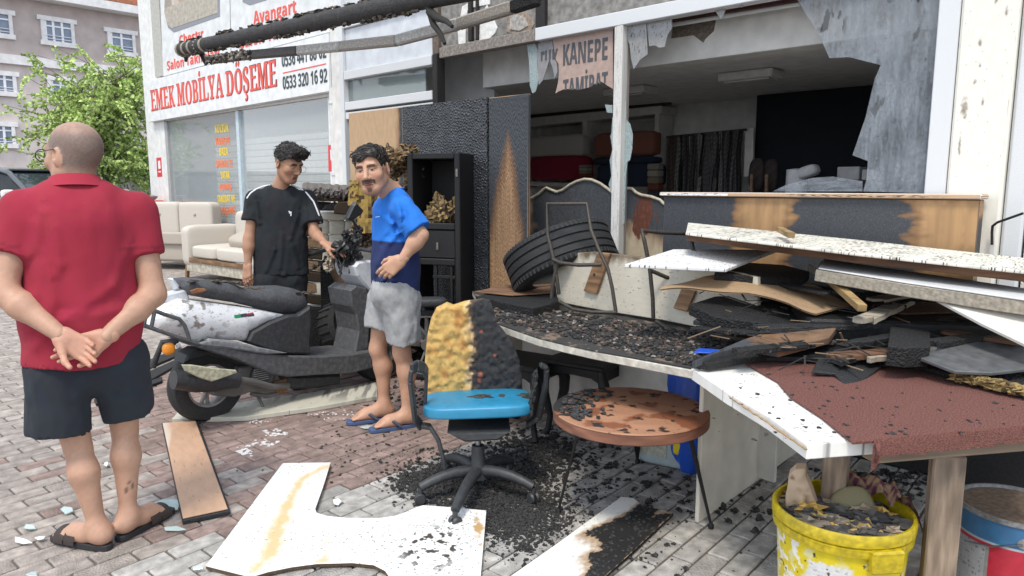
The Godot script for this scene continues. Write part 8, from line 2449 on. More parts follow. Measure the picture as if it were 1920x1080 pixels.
func hand(q: SDF, T: Transform3D, curl: Array, thumb := 0.5, s := 1.0, side := 1.0) -> void:   # T: wrist, y along the fingers, z out of the back of the hand, x * side to the thumb
	var P := func(x, y, z): return T * (Vector3(x * side, y, z) * s)
	q.cap(P.call(0, -0.02, 0), P.call(0.0, 0.02, 0), 0.026 * s, 0.028 * s, 0.02, T.basis.z, 1.35)
	for k in 4:
		var kx: float = [0.030, 0.010, -0.010, -0.028][k]
		var ky: float = [0.088, 0.094, 0.088, 0.078][k]
		q.cap(P.call(kx * 0.6, 0.012, 0), P.call(kx, ky, 0.002), 0.0165 * s, 0.0125 * s, 0.015, T.basis.z, 1.15)
		var L: float = [0.072, 0.080, 0.074, 0.058][k]
		var a: Vector3 = Vector3(kx, ky, 0.002)
		var ang := 0.0
		var seg := [0.45, 0.31, 0.24]
		for g in 3:
			ang += curl[k] * [0.75, 1.1, 0.7][g]
			var d := Vector3(kx * 1.2 * (0.5 - g * 0.1), cos(ang), -sin(ang))
			var b: Vector3 = a + d.normalized() * L * seg[g]
			q.cap(P.call(a.x, a.y, a.z), P.call(b.x, b.y, b.z), (0.0098 - 0.0009 * g) * s, (0.0092 - 0.0010 * g) * s, 0.004)
			a = b
	var t0 := Vector3(0.018, 0.018, -0.006)
	var t1 := Vector3(0.044, 0.048, -0.016)
	var t2 := t1 + Vector3(0.022 * (1.0 - thumb), 0.030, -0.012 - 0.012 * thumb)
	var t3 := t2 + Vector3(0.006 - 0.014 * thumb, 0.024, -0.008 - 0.008 * thumb)
	q.cap(P.call(t0.x, t0.y, t0.z), P.call(t1.x, t1.y, t1.z), 0.019 * s, 0.0135 * s, 0.016)
	q.cap(P.call(t1.x, t1.y, t1.z), P.call(t2.x, t2.y, t2.z), 0.0118 * s, 0.0105 * s, 0.006)
	q.cap(P.call(t2.x, t2.y, t2.z), P.call(t3.x, t3.y, t3.z), 0.0105 * s, 0.0085 * s, 0.005)
func hand_frame(w: Vector3, along: Vector3, back: Vector3) -> Transform3D:
	var y := along.normalized()
	var z := (back - y * back.dot(y)).normalized()
	return Transform3D(Basis(y.cross(z), y, z), w)
func hand_field(T: Transform3D) -> SDF:
	var c := T * Vector3(0, 0.07, 0)
	return SDF.new(c - Vector3.ONE * 0.135, c + Vector3.ONE * 0.135, 0.0036)
func foot(q: SDF, ank: Vector3, toe: Vector3, y0: float) -> void:      # bare foot from under the ankle to the toes
	var d := toe - ank; d.y = 0
	var L := d.length()
	d = d.normalized()
	var sd := d.cross(Vector3.UP)
	var b := Vector3(ank.x, y0, ank.z)
	q.cap(ank, b + Vector3(0, 0.045, 0) - d * 0.015, 0.036, 0.038, 0.03)
	q.cap(b + Vector3(0, 0.036, 0) - d * 0.03, b + d * L * 0.55 + Vector3(0, 0.036, 0), 0.034, 0.033, 0.03)
	q.cap(ank - Vector3(0, 0.02, 0), b + d * L * 0.7 + Vector3(0, 0.026, 0), 0.034, 0.024, 0.03)
	for s in [-1.0, 1.0]: q.cap(b + d * L * 0.3 + sd * 0.012 * s + Vector3(0, 0.026, 0), b + d * L * 0.76 + sd * 0.024 * s + Vector3(0, 0.018, 0), 0.027, 0.020, 0.02)
	for k in 5:
		var o2 := sd * (-0.034 + 0.017 * k)
		q.cap(b + d * (L * 0.72) + o2 * 0.9 + Vector3(0, 0.016, 0), b + d * (L * [0.97, 1.0, 0.97, 0.92, 0.86][k]) + o2 * 1.05 + Vector3(0, 0.012, 0), 0.0115, 0.010, 0.008)
func sole(mb: MB, ank: Vector3, toe: Vector3, y0: float, y1: float, back := 0.06, w := 0.048, pitch := 0.0) -> void:     # outline of a sandal under the foot
	var d := toe - ank; d.y = 0
	var L := d.length() + back
	d = d.normalized()
	var p := PackedVector2Array()
	for k in 28:
		var a := TAU * k / 28.0
		var t := 0.5 - 0.5 * cos(a)
		var ww := w * (0.72 + 0.34 * t - 0.14 * sin(PI * t) ) * pow(absf(sin(a)), 0.55) * signf(sin(a))
		p.append(Vector2(t * (L + 0.02) - back, ww))
	mb.prism(p, Transform3D(Basis(d, Vector3.UP.cross(d), Vector3.UP) * Basis(Vector3.UP, pitch), Vector3(ank.x, y1, ank.z)), y1 - y0, 0.004)

func skinm() -> StandardMaterial3D:
	var m := VM("skin", 0.55)
	m.subsurf_scatter_enabled = true
	m.subsurf_scatter_strength = 0.12
	return m
func cloth(key: String) -> StandardMaterial3D: return VM(key, 0.95, "weave_n", 28.0, 0.12)

func build_people() -> void:
	man_red()
	man_blue()
	boy()

func folds(q: SDF, amp: float, fx: float, fy: float, sd: float) -> void:
	q.each(func(p, c):
		return c + amp * nz.get_noise_3d(p.x * fx + sd, p.y * fy, p.z * fx) + amp * 0.45 * nz.get_noise_3d(p.x * fx * 2.6, p.y * fy * 2.2 + sd, p.z * fx * 2.6), 0.03)

func creases(q: SDF, amp: float, lines: Array, J: Callable, w: float) -> void:      # a soft ridge beside a shallow valley along each line, whatever the depth
	var segs := []
	for l in lines:
		for i in l.size() - 1:
			var a: Vector3 = J.call(l[i][0], l[i][1], l[i][2])
			var b: Vector3 = J.call(l[i + 1][0], l[i + 1][1], l[i + 1][2])
			segs.append([Vector2(a.x, a.y), Vector2(b.x, b.y), a.z])
	q.each(func(p, c):
		var s := 0.0
		var p2 := Vector2(p.x, p.y)
		for e in segs:
			var ab: Vector2 = e[1] - e[0]
			var t := clampf((p2 - e[0]).dot(ab) / ab.length_squared(), 0.0, 1.0)
			var off: Vector2 = p2 - e[0] - ab * t
			var d := off.length()
			if d < 3.0 * w:
				var sg := signf(ab.cross(off))
				s += -exp(-d * d / (w * w)) + 0.7 * exp(-pow(d - 1.3 * w, 2.0) / (w * w)) * (0.5 + 0.5 * sg)
		return c + amp * s * (1.0 if p.z > -0.02 else 0.0), 0.03)
func man_red() -> void:
	var g := gy(182, 1022)
	var fr := facing(g)
	var J := func(u, v, z = 0.0): return loc(fr, u, v, z)
	var t := thing("person", "person in red polo shirt and dark shorts, hands clasped behind the back", "person", g, "", fr.basis)
	var hc: Vector3 = J.call(139, 293, -0.03)
	var sl: Vector3 = J.call(44, 398, -0.02)
	var sr: Vector3 = J.call(256, 398, -0.02)
	var el: Vector3 = J.call(4, 545, 0.05)
	var er: Vector3 = J.call(287, 552, 0.05)
	var wl: Vector3 = J.call(112, 627, 0.19)
	var wr: Vector3 = J.call(198, 632, 0.17)
	var hl: Vector3 = J.call(112, 705, 0)
	var hr: Vector3 = J.call(222, 700, 0)
	var kl: Vector3 = J.call(146, 838, -0.02)
	var kr: Vector3 = J.call(234, 805, -0.06)
	var al: Vector3 = J.call(182, 985, 0.03); 
	var ar: Vector3 = J.call(240, 962, -0.02)
	var nb: Vector3 = J.call(143, 358, -0.02)
	# skin
	var q := SDF.new(Vector3(-0.50, -0.05, -0.42), Vector3(0.42, 1.60, 0.36), 0.0125)
	for a in [[sl, el, wl], [sr, er, wr]]:
		q.cap(a[0], a[1], 0.060, 0.046, 0.03)
		q.cap(a[1], a[1].lerp(a[2], 0.35), 0.046, 0.047, 0.03)
		q.cap(a[1].lerp(a[2], 0.35), a[2], 0.047, 0.029, 0.03)
	for a in [[hl, kl, al], [hr, kr, ar]]:
		q.cap(a[0], a[1], 0.085, 0.050, 0.02)
		q.cap(a[1], a[1].lerp(a[2], 0.3) + Vector3(0, 0, 0.015), 0.047, 0.053, 0.02)
		q.cap(a[1].lerp(a[2], 0.3) + Vector3(0, 0, 0.015), a[2], 0.053, 0.030, 0.03)
	q.cap(nb, hc + Vector3(0, -0.05, 0.0), 0.066, 0.062, 0.03)
	q.cap(J.call(150, 420), J.call(158, 600), 0.13, 0.13, 0.04, Vector3.BACK, 1.4)
	var tl := al + Vector3(-0.13, 0, -0.16)
	var tr := ar + Vector3(0.15, 0, -0.13)
	foot(q, al, tl, 0.022)
	foot(q, ar, tr, ar.y - 0.075)
	var mb := MB.new()
	var sc := Color(0.47, 0.275, 0.19)
	var leg := func(p):
		var c := sc * (0.96 + 0.09 * nz.get_noise_3d(p.x * 14.0, p.y * 14.0, p.z * 14.0) + 0.12 * nz.get_noise_3d(p.x * 75.0, p.y * 40.0, p.z * 75.0))
		if p.y < 0.6 and (p - J.call(245, 915, 0.03)).length() < 0.03 and nz.get_noise_3d(p.x * 40.0, p.y * 18.0, p.z * 40.0) > 0.0: c = Color(0.14, 0.08, 0.06)
		return c
	q.emit(mb, leg)
	# head: face turned to the left and away
	var fz := Vector3(-0.66, -0.02, -0.75).normalized()
	var HT := Transform3D(Basis(Vector3.UP.cross(fz).normalized(), fz.cross(Vector3.UP.cross(fz).normalized()), fz), hc)
	var hs := 1.07
	var hq := head_field(HT, hs)
	hq.cap(hc + Vector3(0, -0.03, 0.02), nb, 0.060 * hs, 0.066 * hs, 0.03)
	hq.emit(mb, func(p):
		var l: Vector3 = HT.affine_inverse() * p / hs
		var c := face_colour(l, sc, Color(0.06, 0.045, 0.04), 0, 1.0)
		# cropped grey stubble, thin on the crown
		var line := lerpf(-0.055, 0.03, smoothstep(-0.05, 0.05, l.z)) + 0.01 * nz.get_noise_3d(p.x * 30.0, p.y * 30.0, p.z * 30.0)
		if absf(l.x) > 0.079: line = 1.0
		var st := smoothstep(line - 0.03, line + 0.03, l.y) * smoothstep(0.10, 0.055, l.z)
		var bald := smoothstep(0.055, 0.10, l.y) * (0.6 + 0.4 * nz.get_noise_3d(p.x * 50.0, p.y * 20.0, p.z * 50.0))
		var grain := 0.75 + 0.5 * nz.get_noise_3d(p.x * 160.0, p.y * 160.0, p.z * 160.0)
		var hcx := Color(0.15, 0.118, 0.108) * grain
		return c.lerp(hcx, st * (0.80 - 0.66 * bald)))
	# clasped hands
	var hb := SDF.new(J.call(150, 648, 0.2) - Vector3(0.14, 0.10, 0.10), J.call(150, 648, 0.2) + Vector3(0.14, 0.10, 0.10), 0.0036)
	hand(hb, hand_frame(wr, J.call(128, 654, 0.165) - wr, Vector3(0.1, -0.1, -1.0)), [0.15, 0.2, 0.3, 0.35], 0.2, 1.06, 1.0)
	hand(hb, hand_frame(wl, J.call(172, 664, 0.235) - wl, Vector3(0.1, -0.15, -1.0)), [0.35, 0.42, 0.5, 0.55], 0.1, 1.06, -1.0)
	hb.emit(mb, func(p): return sc * Color(1.08, 0.98, 0.98) * (0.96 + 0.1 * nz.get_noise_3d(p.x * 50.0, p.y * 50.0, p.z * 50.0)))
	mb.col = Color.WHITE
	put(mb, "body", skinm(), t)
	# polo shirt
	var s := SDF.new(Vector3(-0.50, 0.55, -0.32), Vector3(0.44, 1.55, 0.34), 0.0115)
	var ch: Vector3 = J.call(150, 430, 0)
	var be: Vector3 = J.call(154, 585, 0)
	var he: Vector3 = J.call(155, 700, 0)
	var BZ := Vector3(0, 0, 1)
	s.cap(ch, be, 0.186, 0.203, 0.05, BZ, 1.3)
	s.cap(be, he, 0.203, 0.200, 0.05, BZ, 1.3)
	s.cap(sl + Vector3(0.03, -0.01, 0), sr + Vector3(-0.03, -0.01, 0), 0.078, 0.078, 0.06)
	s.cap(J.call(110, 372, 0), J.call(182, 372, 0), 0.07, 0.07, 0.05)
	var cl: Vector3 = sl.lerp(el, 0.56)
	var cr: Vector3 = sr.lerp(er, 0.53)
	s.cap(sl, cl, 0.080, 0.076, 0.045, Vector3.ZERO, 1.0, true)
	s.cap(sr, cr, 0.080, 0.076, 0.045, Vector3.ZERO, 1.0, true)
	s.ell(nb + Vector3(0, 0.06, 0), Vector3(0.070, 0.075, 0.070), 0.01, Basis(), true)
	s.keep(J.call(40, 686, 0), Vector3(0.05, 1, 0).normalized())
	folds(s, 0.007, 5.0, 2.6, 3.0)
	creases(s, 0.006, [[[60, 420, 0.2], [95, 520, 0.2], [85, 620, 0.2]], [[100, 430, 0.2], [112, 500, 0.2], [100, 590, 0.2]], [[245, 470, 0.2], [215, 540, 0.2], [150, 585, 0.2]], [[60, 660, 0.2], [120, 600, 0.2], [230, 585, 0.2]], [[75, 400, 0.2], [60, 480, 0.2]], [[50, 640, 0.2], [62, 560, 0.2], [75, 500, 0.2]]], J, 0.022)
	var sm := MB.new()
	s.emit(sm, func(p): 
		var hemd: float = minf(absf((p - cl).dot((el - sl).normalized()) + 0.022) + (0.0 if p.x < -0.16 else 1.0), absf((p - cr).dot((er - sr).normalized()) + 0.022) + (0.0 if p.x > 0.16 else 1.0))
		return Color(0.30, 0.02, 0.041) * (0.95 + 0.1 * nz.get_noise_3d(p.x * 4.0, p.y * 4.0, p.z * 4.0)) * (0.72 if hemd < 0.006 else 1.0))
	sm.col = Color.WHITE
	var polo := put(sm, "polo_shirt", cloth("shirt_red"), t)
	var co := MB.new()
	co.col = Color(0.34, 0.024, 0.048)
	co.grid(func(i, j):
		var a = TAU * i / 40.0
		var f = j / 6.0
		var back := 0.5 + 0.5 * sin(a)
		var c0 := nb + Vector3(0, 0.030 + 0.014 * back, 0.004)
		var rr = 0.082 + 0.026 * (1.0 - f)
		return c0 + Vector3(cos(a) * rr * 1.02, 0.042 * (f - 0.45) - 0.02 * (1.0 - back), sin(a) * rr), 40, 6, true)
	co.col = Color.WHITE
	put(co, "collar", cloth("shirt_red"), polo)
	# shorts
	var h := SDF.new(Vector3(-0.34, 0.35, -0.24), Vector3(0.36, 0.95, 0.24), 0.0115)
	h.cap(J.call(118, 680, 0), J.call(215, 678, 0), 0.125, 0.125, 0.03, BZ, 1.1)
	h.cap(hl, J.call(110, 806, -0.01), 0.112, 0.108, 0.018, Vector3.ZERO, 1.0, true)
	h.cap(hr, J.call(243, 772, -0.03), 0.106, 0.103, 0.018, Vector3.ZERO, 1.0, true)
	folds(h, 0.016, 5.0, 3.0, 9.0)
	var hm := MB.new()
	h.emit(hm, func(p): return Color(0.022, 0.027, 0.036) * (0.95 + 0.15 * nz.get_noise_3d(p.x * 5.0, p.y * 5.0, p.z * 5.0)))
	hm.col = Color.WHITE
	put(hm, "shorts", cloth("shorts_dark"), t)
	# sandals
	var br := M("sandal_brown", Color(0.055, 0.038, 0.032), 0.7, "blotch", 8.0)
	var sb := M("sandal_sole", Color(0.022, 0.022, 0.024), 0.8, "")
	var k := 0
	for a in [[al, tl, 0.0], [ar, tr, ar.y - 0.10]]:
		var y0: float = maxf(0.0, a[2])
		var so := MB.new(); sole(so, a[0], a[1] + (a[1] - a[0]) * 0.08, y0, y0 + 0.026, 0.065, 0.05); var soo := put(so, "sandal_sole", sb, t)
		var d: Vector3 = a[1] - a[0]; d.y = 0
		var L := d.length(); d = d.normalized()
		var sd := d.cross(Vector3.UP)
		for st in [[0.50, 0.062, 0.052], [0.78, 0.046, 0.055]]:
			var m := MB.new()
			m.grid(func(i, j):
				var aa = PI * i / 14.0
				return Vector3(a[0].x, y0 + 0.018, a[0].z) + d * (L * st[0] + (j / 3.0 - 0.5) * 0.055) + sd * cos(aa) * st[2] + Vector3.UP * sin(aa) * (st[1] + 0.004), 14, 3)
			put(m, "sandal_strap", br, soo)
		k += 1
	# glasses
	var gl := MB.new()
	var gp := func(x, y, z): return HT * (Vector3(x, y, z) * hs)
	gl.tube([gp.call(0.088, 0.02, -0.01), gp.call(0.085, 0.018, 0.03), gp.call(0.072, 0.014, 0.09)], 0.0018, 6)
	for sgn in [-1.0, 1.0]:
		var ring := []
		for i in 17: ring.append(gp.call(0.036 * sgn + 0.029 * cos(TAU * i / 16.0), 0.004 + 0.022 * sin(TAU * i / 16.0), 0.104))
		gl.tube(ring, 0.0022, 6, false)
	put(gl, "glasses", M("black_wire", Color(0.02, 0.02, 0.02), 0.4, ""), t)

func man_blue() -> void:
	var g := gy(728, 797)
	var fr := facing(g)
	var J := func(u, v, z = 0.0): return loc(fr, u, v, z)
	var t := thing("person", "person with moustache in blue T-shirt and grey shorts, hand on hip", "person", g, "", fr.basis)
	var hc: Vector3 = J.call(697, 319, 0.12)
	var nb: Vector3 = J.call(738, 362, 0.0)
	var sn: Vector3 = J.call(757, 393, 0.16)        # near shoulder
	var sf: Vector3 = J.call(722, 388, -0.17)
	var en: Vector3 = J.call(789, 441, 0.22)
	var wn: Vector3 = J.call(753, 487, 0.235)
	var ef: Vector3 = J.call(716, 455, -0.26)
	var wf: Vector3 = J.call(712, 520, -0.22)
	var hf: Vector3 = J.call(724, 570, -0.09)
	var hn: Vector3 = J.call(752, 570, 0.07)
	var kf: Vector3 = J.call(708, 655, -0.10)
	var kn: Vector3 = J.call(753, 662, 0.06)
	var af: Vector3 = J.call(720, 755, -0.10)
	var an: Vector3 = J.call(764, 772, 0.06)
	var front := Vector3(-0.90, 0, 0.43)
	var q := SDF.new(Vector3(-0.40, -0.03, -0.42), Vector3(0.40, 1.62, 0.40), 0.0125)
	for a in [[sn, en, wn], [sf, ef, wf]]:
		q.cap(a[0], a[1], 0.050, 0.040, 0.03)
		q.cap(a[1], a[1].lerp(a[2], 0.3), 0.040, 0.043, 0.03)
		q.cap(a[1].lerp(a[2], 0.3), a[2], 0.043, 0.026, 0.03)
	for a in [[hf, kf, af], [hn, kn, an]]:
		q.cap(a[0], a[1], 0.08, 0.050, 0.03)
		q.cap(a[1], a[1].lerp(a[2], 0.32) - front * 0.022, 0.048, 0.052, 0.03)
		q.cap(a[1].lerp(a[2], 0.32) - front * 0.022, a[2], 0.052, 0.031, 0.04)
	q.cap(nb + Vector3(0, -0.03, -0.02), hc + Vector3(0.02, -0.05, -0.02), 0.058, 0.054, 0.03)
	q.cap(J.call(742, 420), J.call(740, 560), 0.085, 0.085, 0.04)
	var tf := af + Vector3(-0.20, 0, 0.04)
	var tn := an + Vector3(-0.20, 0, 0.045)
	foot(q, af, tf, 0.024)
	foot(q, an, tn, 0.024)
	var mb := MB.new()
	var sc := Color(0.50, 0.285, 0.19)
	q.emit(mb, func(p): return sc * (0.95 + 0.10 * nz.get_noise_3d(p.x * 14.0, p.y * 14.0, p.z * 14.0) + 0.12 * nz.get_noise_3d(p.x * 70.0, p.y * 40.0, p.z * 70.0)))
	var fz := Vector3(-0.30, -0.12, 0.94).normalized()
	var xx := Vector3.UP.cross(fz).normalized()
	var B := Basis(xx, fz.cross(xx), fz) * Basis(Vector3.BACK, 0.13)
	var HT := Transform3D(B, hc)
	var hs := 1.13
	var hairc := Color(0.018, 0.014, 0.012)
	var hq := head_field(HT, hs)
	hq.cap(hc + Vector3(0.02, -0.05, -0.03), nb, 0.054, 0.06, 0.03)
	hq.emit(mb, func(p):
		var l: Vector3 = HT.affine_inverse() * p / hs
		return face_colour(l, sc * 1.04, hairc, 1, 1.1))
	var hq2 := hand_field(hand_frame(wn, J.call(722, 512, 0.22) - wn, Vector3(0, 0.45, 0.9)))
	hand(hq2, hand_frame(wn, J.call(722, 512, 0.215) - wn, Vector3(0.1, 0.35, 0.95)), [0.3, 0.42, 0.5, 0.55], 0.5, 1.1, 1.0)
	hq2.emit(mb, func(p): return sc * (0.98 + 0.1 * nz.get_noise_3d(p.x * 50.0, p.y * 50.0, p.z * 50.0)))
	mb.col = Color.WHITE
	put(mb, "body", skinm(), t)
	# hair
	var e := Vector3.ONE * 0.15 * hs
	var hh := SDF.new(hc - e, hc + e + Vector3(0, 0.03, 0), 0.0046)
	hh.ell(HT * (Vector3(0, 0.043, -0.016) * hs), Vector3(0.083, 0.083, 0.104) * hs, 0.01, B)
	hh.cap(HT * (Vector3(-0.045, 0.078, 0.058) * hs), HT * (Vector3(0.05, 0.084, 0.054) * hs), 0.022 * hs, 0.024 * hs, 0.03)
	hh.each(func(p, c):
		var l: Vector3 = HT.affine_inverse() * p / hs
		var line := 0.060 + 0.012 * sin(l.x * 60.0)
		if l.z < 0.062: line = lerpf(-0.012, 0.066, smoothstep(0.03, 0.062, l.z))
		if l.z < 0.02: line = lerpf(0.03, -0.02, smoothstep(0.02, 0.005, l.z)) if absf(l.x) > 0.055 else line
		if l.z < -0.02: line = -0.05
		var n := 0.004 * nz.get_noise_3d(l.x * 40.0 + l.y * 20.0, l.y * 18.0, l.z * 22.0)
		return maxf(c + n, (line - l.y) * hs), 0.12)
	var hm := MB.new()
	hh.emit(hm, func(p): return hairc * (1.0 + 0.7 * nz.get_noise_3d(p.x * 90.0, p.y * 40.0, p.z * 60.0)))
	strands(hm, 520, HT.basis * Vector3(-0.8, 0.1, 0.25), 0.15, 0.032, hairc)
	hm.col = Color.WHITE
	put(hm, "hair", VM("hair_dark", 0.5), t)
	# T-shirt, bright above and navy below
	var s := SDF.new(Vector3(-0.30, 0.60, -0.36), Vector3(0.36, 1.55, 0.34), 0.0105)
	var ch: Vector3 = J.call(742, 415, -0.01)
	var be: Vector3 = J.call(741, 500, -0.01)
	var he: Vector3 = J.call(742, 560, -0.01)
	s.cap(ch, be, 0.175, 0.178, 0.05, front, 1.42)
	s.cap(be, he, 0.178, 0.182, 0.05, front, 1.42)
	s.cap(sn + Vector3(-0.01, -0.015, -0.03), sf + Vector3(0.0, -0.015, 0.03), 0.062, 0.062, 0.05)
	s.cap(J.call(742, 372, 0.05), J.call(734, 372, -0.07), 0.062, 0.062, 0.04)
	s.cap(sn, sn.lerp(en, 0.84), 0.073, 0.084, 0.04, Vector3.ZERO, 1.0, true)
	s.cap(sf, sf.lerp(ef, 0.7), 0.066, 0.074, 0.04, Vector3.ZERO, 1.0, true)
	s.ell(nb + Vector3(-0.015, 0.06, 0.0), Vector3(0.070, 0.078, 0.070), 0.01, Basis(), true)
	s.keep(J.call(710, 552, 0), Vector3(0.0, 1, 0))
	folds(s, 0.010, 6.0, 3.4, 21.0)
	creases(s, 0.012, [[[700, 545, 0.2], [716, 530, 0.2], [735, 515, 0.2]], [[705, 500, 0.2], [730, 455, 0.2], [745, 440, 0.2]], [[712, 400, 0.2], [735, 420, 0.2], [740, 440, 0.2]], [[720, 548, 0.2], [738, 528, 0.2]], [[745, 380, 0.25], [752, 405, 0.25], [750, 435, 0.25]], [[715, 470, 0.2], [725, 495, 0.2]]], J, 0.018)
	var yb: float = J.call(735, 452, 0.1).y
	var ymb := MB.new()
	var dsl := (en - sn).normalized()
	s.emit(ymb, func(p):
		var on_sleeve: bool = (p - sn).dot(dsl) > 0.05 and Vector3(p - sn).cross(dsl).length() < 0.095 and p.y > sn.lerp(en, 0.8).y - 0.06 and p.z > 0.0
		var c := Color(0.018, 0.17, 0.62) if p.y > yb or (on_sleeve and p.y > yb - 0.02) else Color(0.014, 0.026, 0.10)
		return c * (0.95 + 0.12 * nz.get_noise_3d(p.x * 5.0, p.y * 5.0, p.z * 5.0)))
	ymb.col = Color.WHITE
	put(ymb, "t_shirt", cloth("shirt_blue"), t)
	var co := MB.new()
	co.col = Color(0.016, 0.14, 0.52)
	var cn := nb + Vector3(-0.012, -0.006, 0.0)
	var ring := []
	for i in 29:
		var a := TAU * i / 28.0
		ring.append(cn + Vector3(cos(a) * 0.071, 0.018 + 0.018 * cos(a), sin(a) * 0.073))
	co.tube(ring, 0.007, 7, false)
	co.col = Color.WHITE
	put(co, "neckband", cloth("shirt_blue"), t)
	var cm := MB.new()
	var st: Vector3 = J.call(708, 407, 0.105)
	cm.tube([st + Vector3(-0.012, 0.0, 0.03), st + Vector3(0.012, 0.004, 0.036)], 0.003, 5)
	put(cm, "chest_mark", M("pale_blue_mark", Color(0.25, 0.4, 0.7), 0.6, ""), t)
	# shorts
	var h := SDF.new(Vector3(-0.30, 0.40, -0.30), Vector3(0.30, 0.90, 0.28), 0.0115)
	h.cap(J.call(738, 548, 0.06), J.call(738, 548, -0.08), 0.13, 0.13, 0.03)
	h.cap(hf + Vector3(0.0, 0.02, 0), J.call(714, 616, -0.08), 0.108, 0.102, 0.03, Vector3.ZERO, 1.0, true)
	h.cap(hn + Vector3(0.0, 0.02, 0), J.call(757, 642, 0.06), 0.112, 0.106, 0.03, Vector3.ZERO, 1.0, true)
	folds(h, 0.016, 6.0, 3.5, 33.0)
	var hmb := MB.new()
	h.emit(hmb, func(p): return Color(0.34, 0.345, 0.35) * (0.92 + 0.16 * nz.get_noise_3d(p.x * 40.0, p.y * 40.0, p.z * 40.0)))
	hmb.col = Color.WHITE
	put(hmb, "shorts", cloth("shorts_grey"), t)
	# flip-flops
	var fm := M("flip_blue", Color(0.06, 0.10, 0.22), 0.7, "")
	var fs := M("flip_strap", Color(0.055, 0.065, 0.095), 0.6, "")
	for a in [[af, tf], [an, tn]]:
		var so := MB.new(); sole(so, a[0], a[1] + (a[1] - a[0]) * 0.06, 0.0, 0.024, 0.06, 0.05); var soo := put(so, "flip_flop_sole", fm, t)
		var d: Vector3 = a[1] - a[0]; d.y = 0
		var L := d.length(); d = d.normalized()
		var sd := d.cross(Vector3.UP)
		var b := Vector3(a[0].x, 0, a[0].z)
		for sg in [-1.0, 1.0]:
			var m := MB.new()
			var pts := [b + d * L * 0.82 + Vector3(0, 0.03, 0), b + d * L * 0.66 + sd * 0.015 * sg + Vector3(0, 0.058, 0), b + d * L * 0.45 + sd * 0.038 * sg + Vector3(0, 0.058, 0), b + d * L * 0.26 + sd * 0.045 * sg + Vector3(0, 0.024, 0)]
			m.tube(pts, [0.006, 0.011, 0.012, 0.009], 8); put(m, "flip_flop_strap", fs, soo)

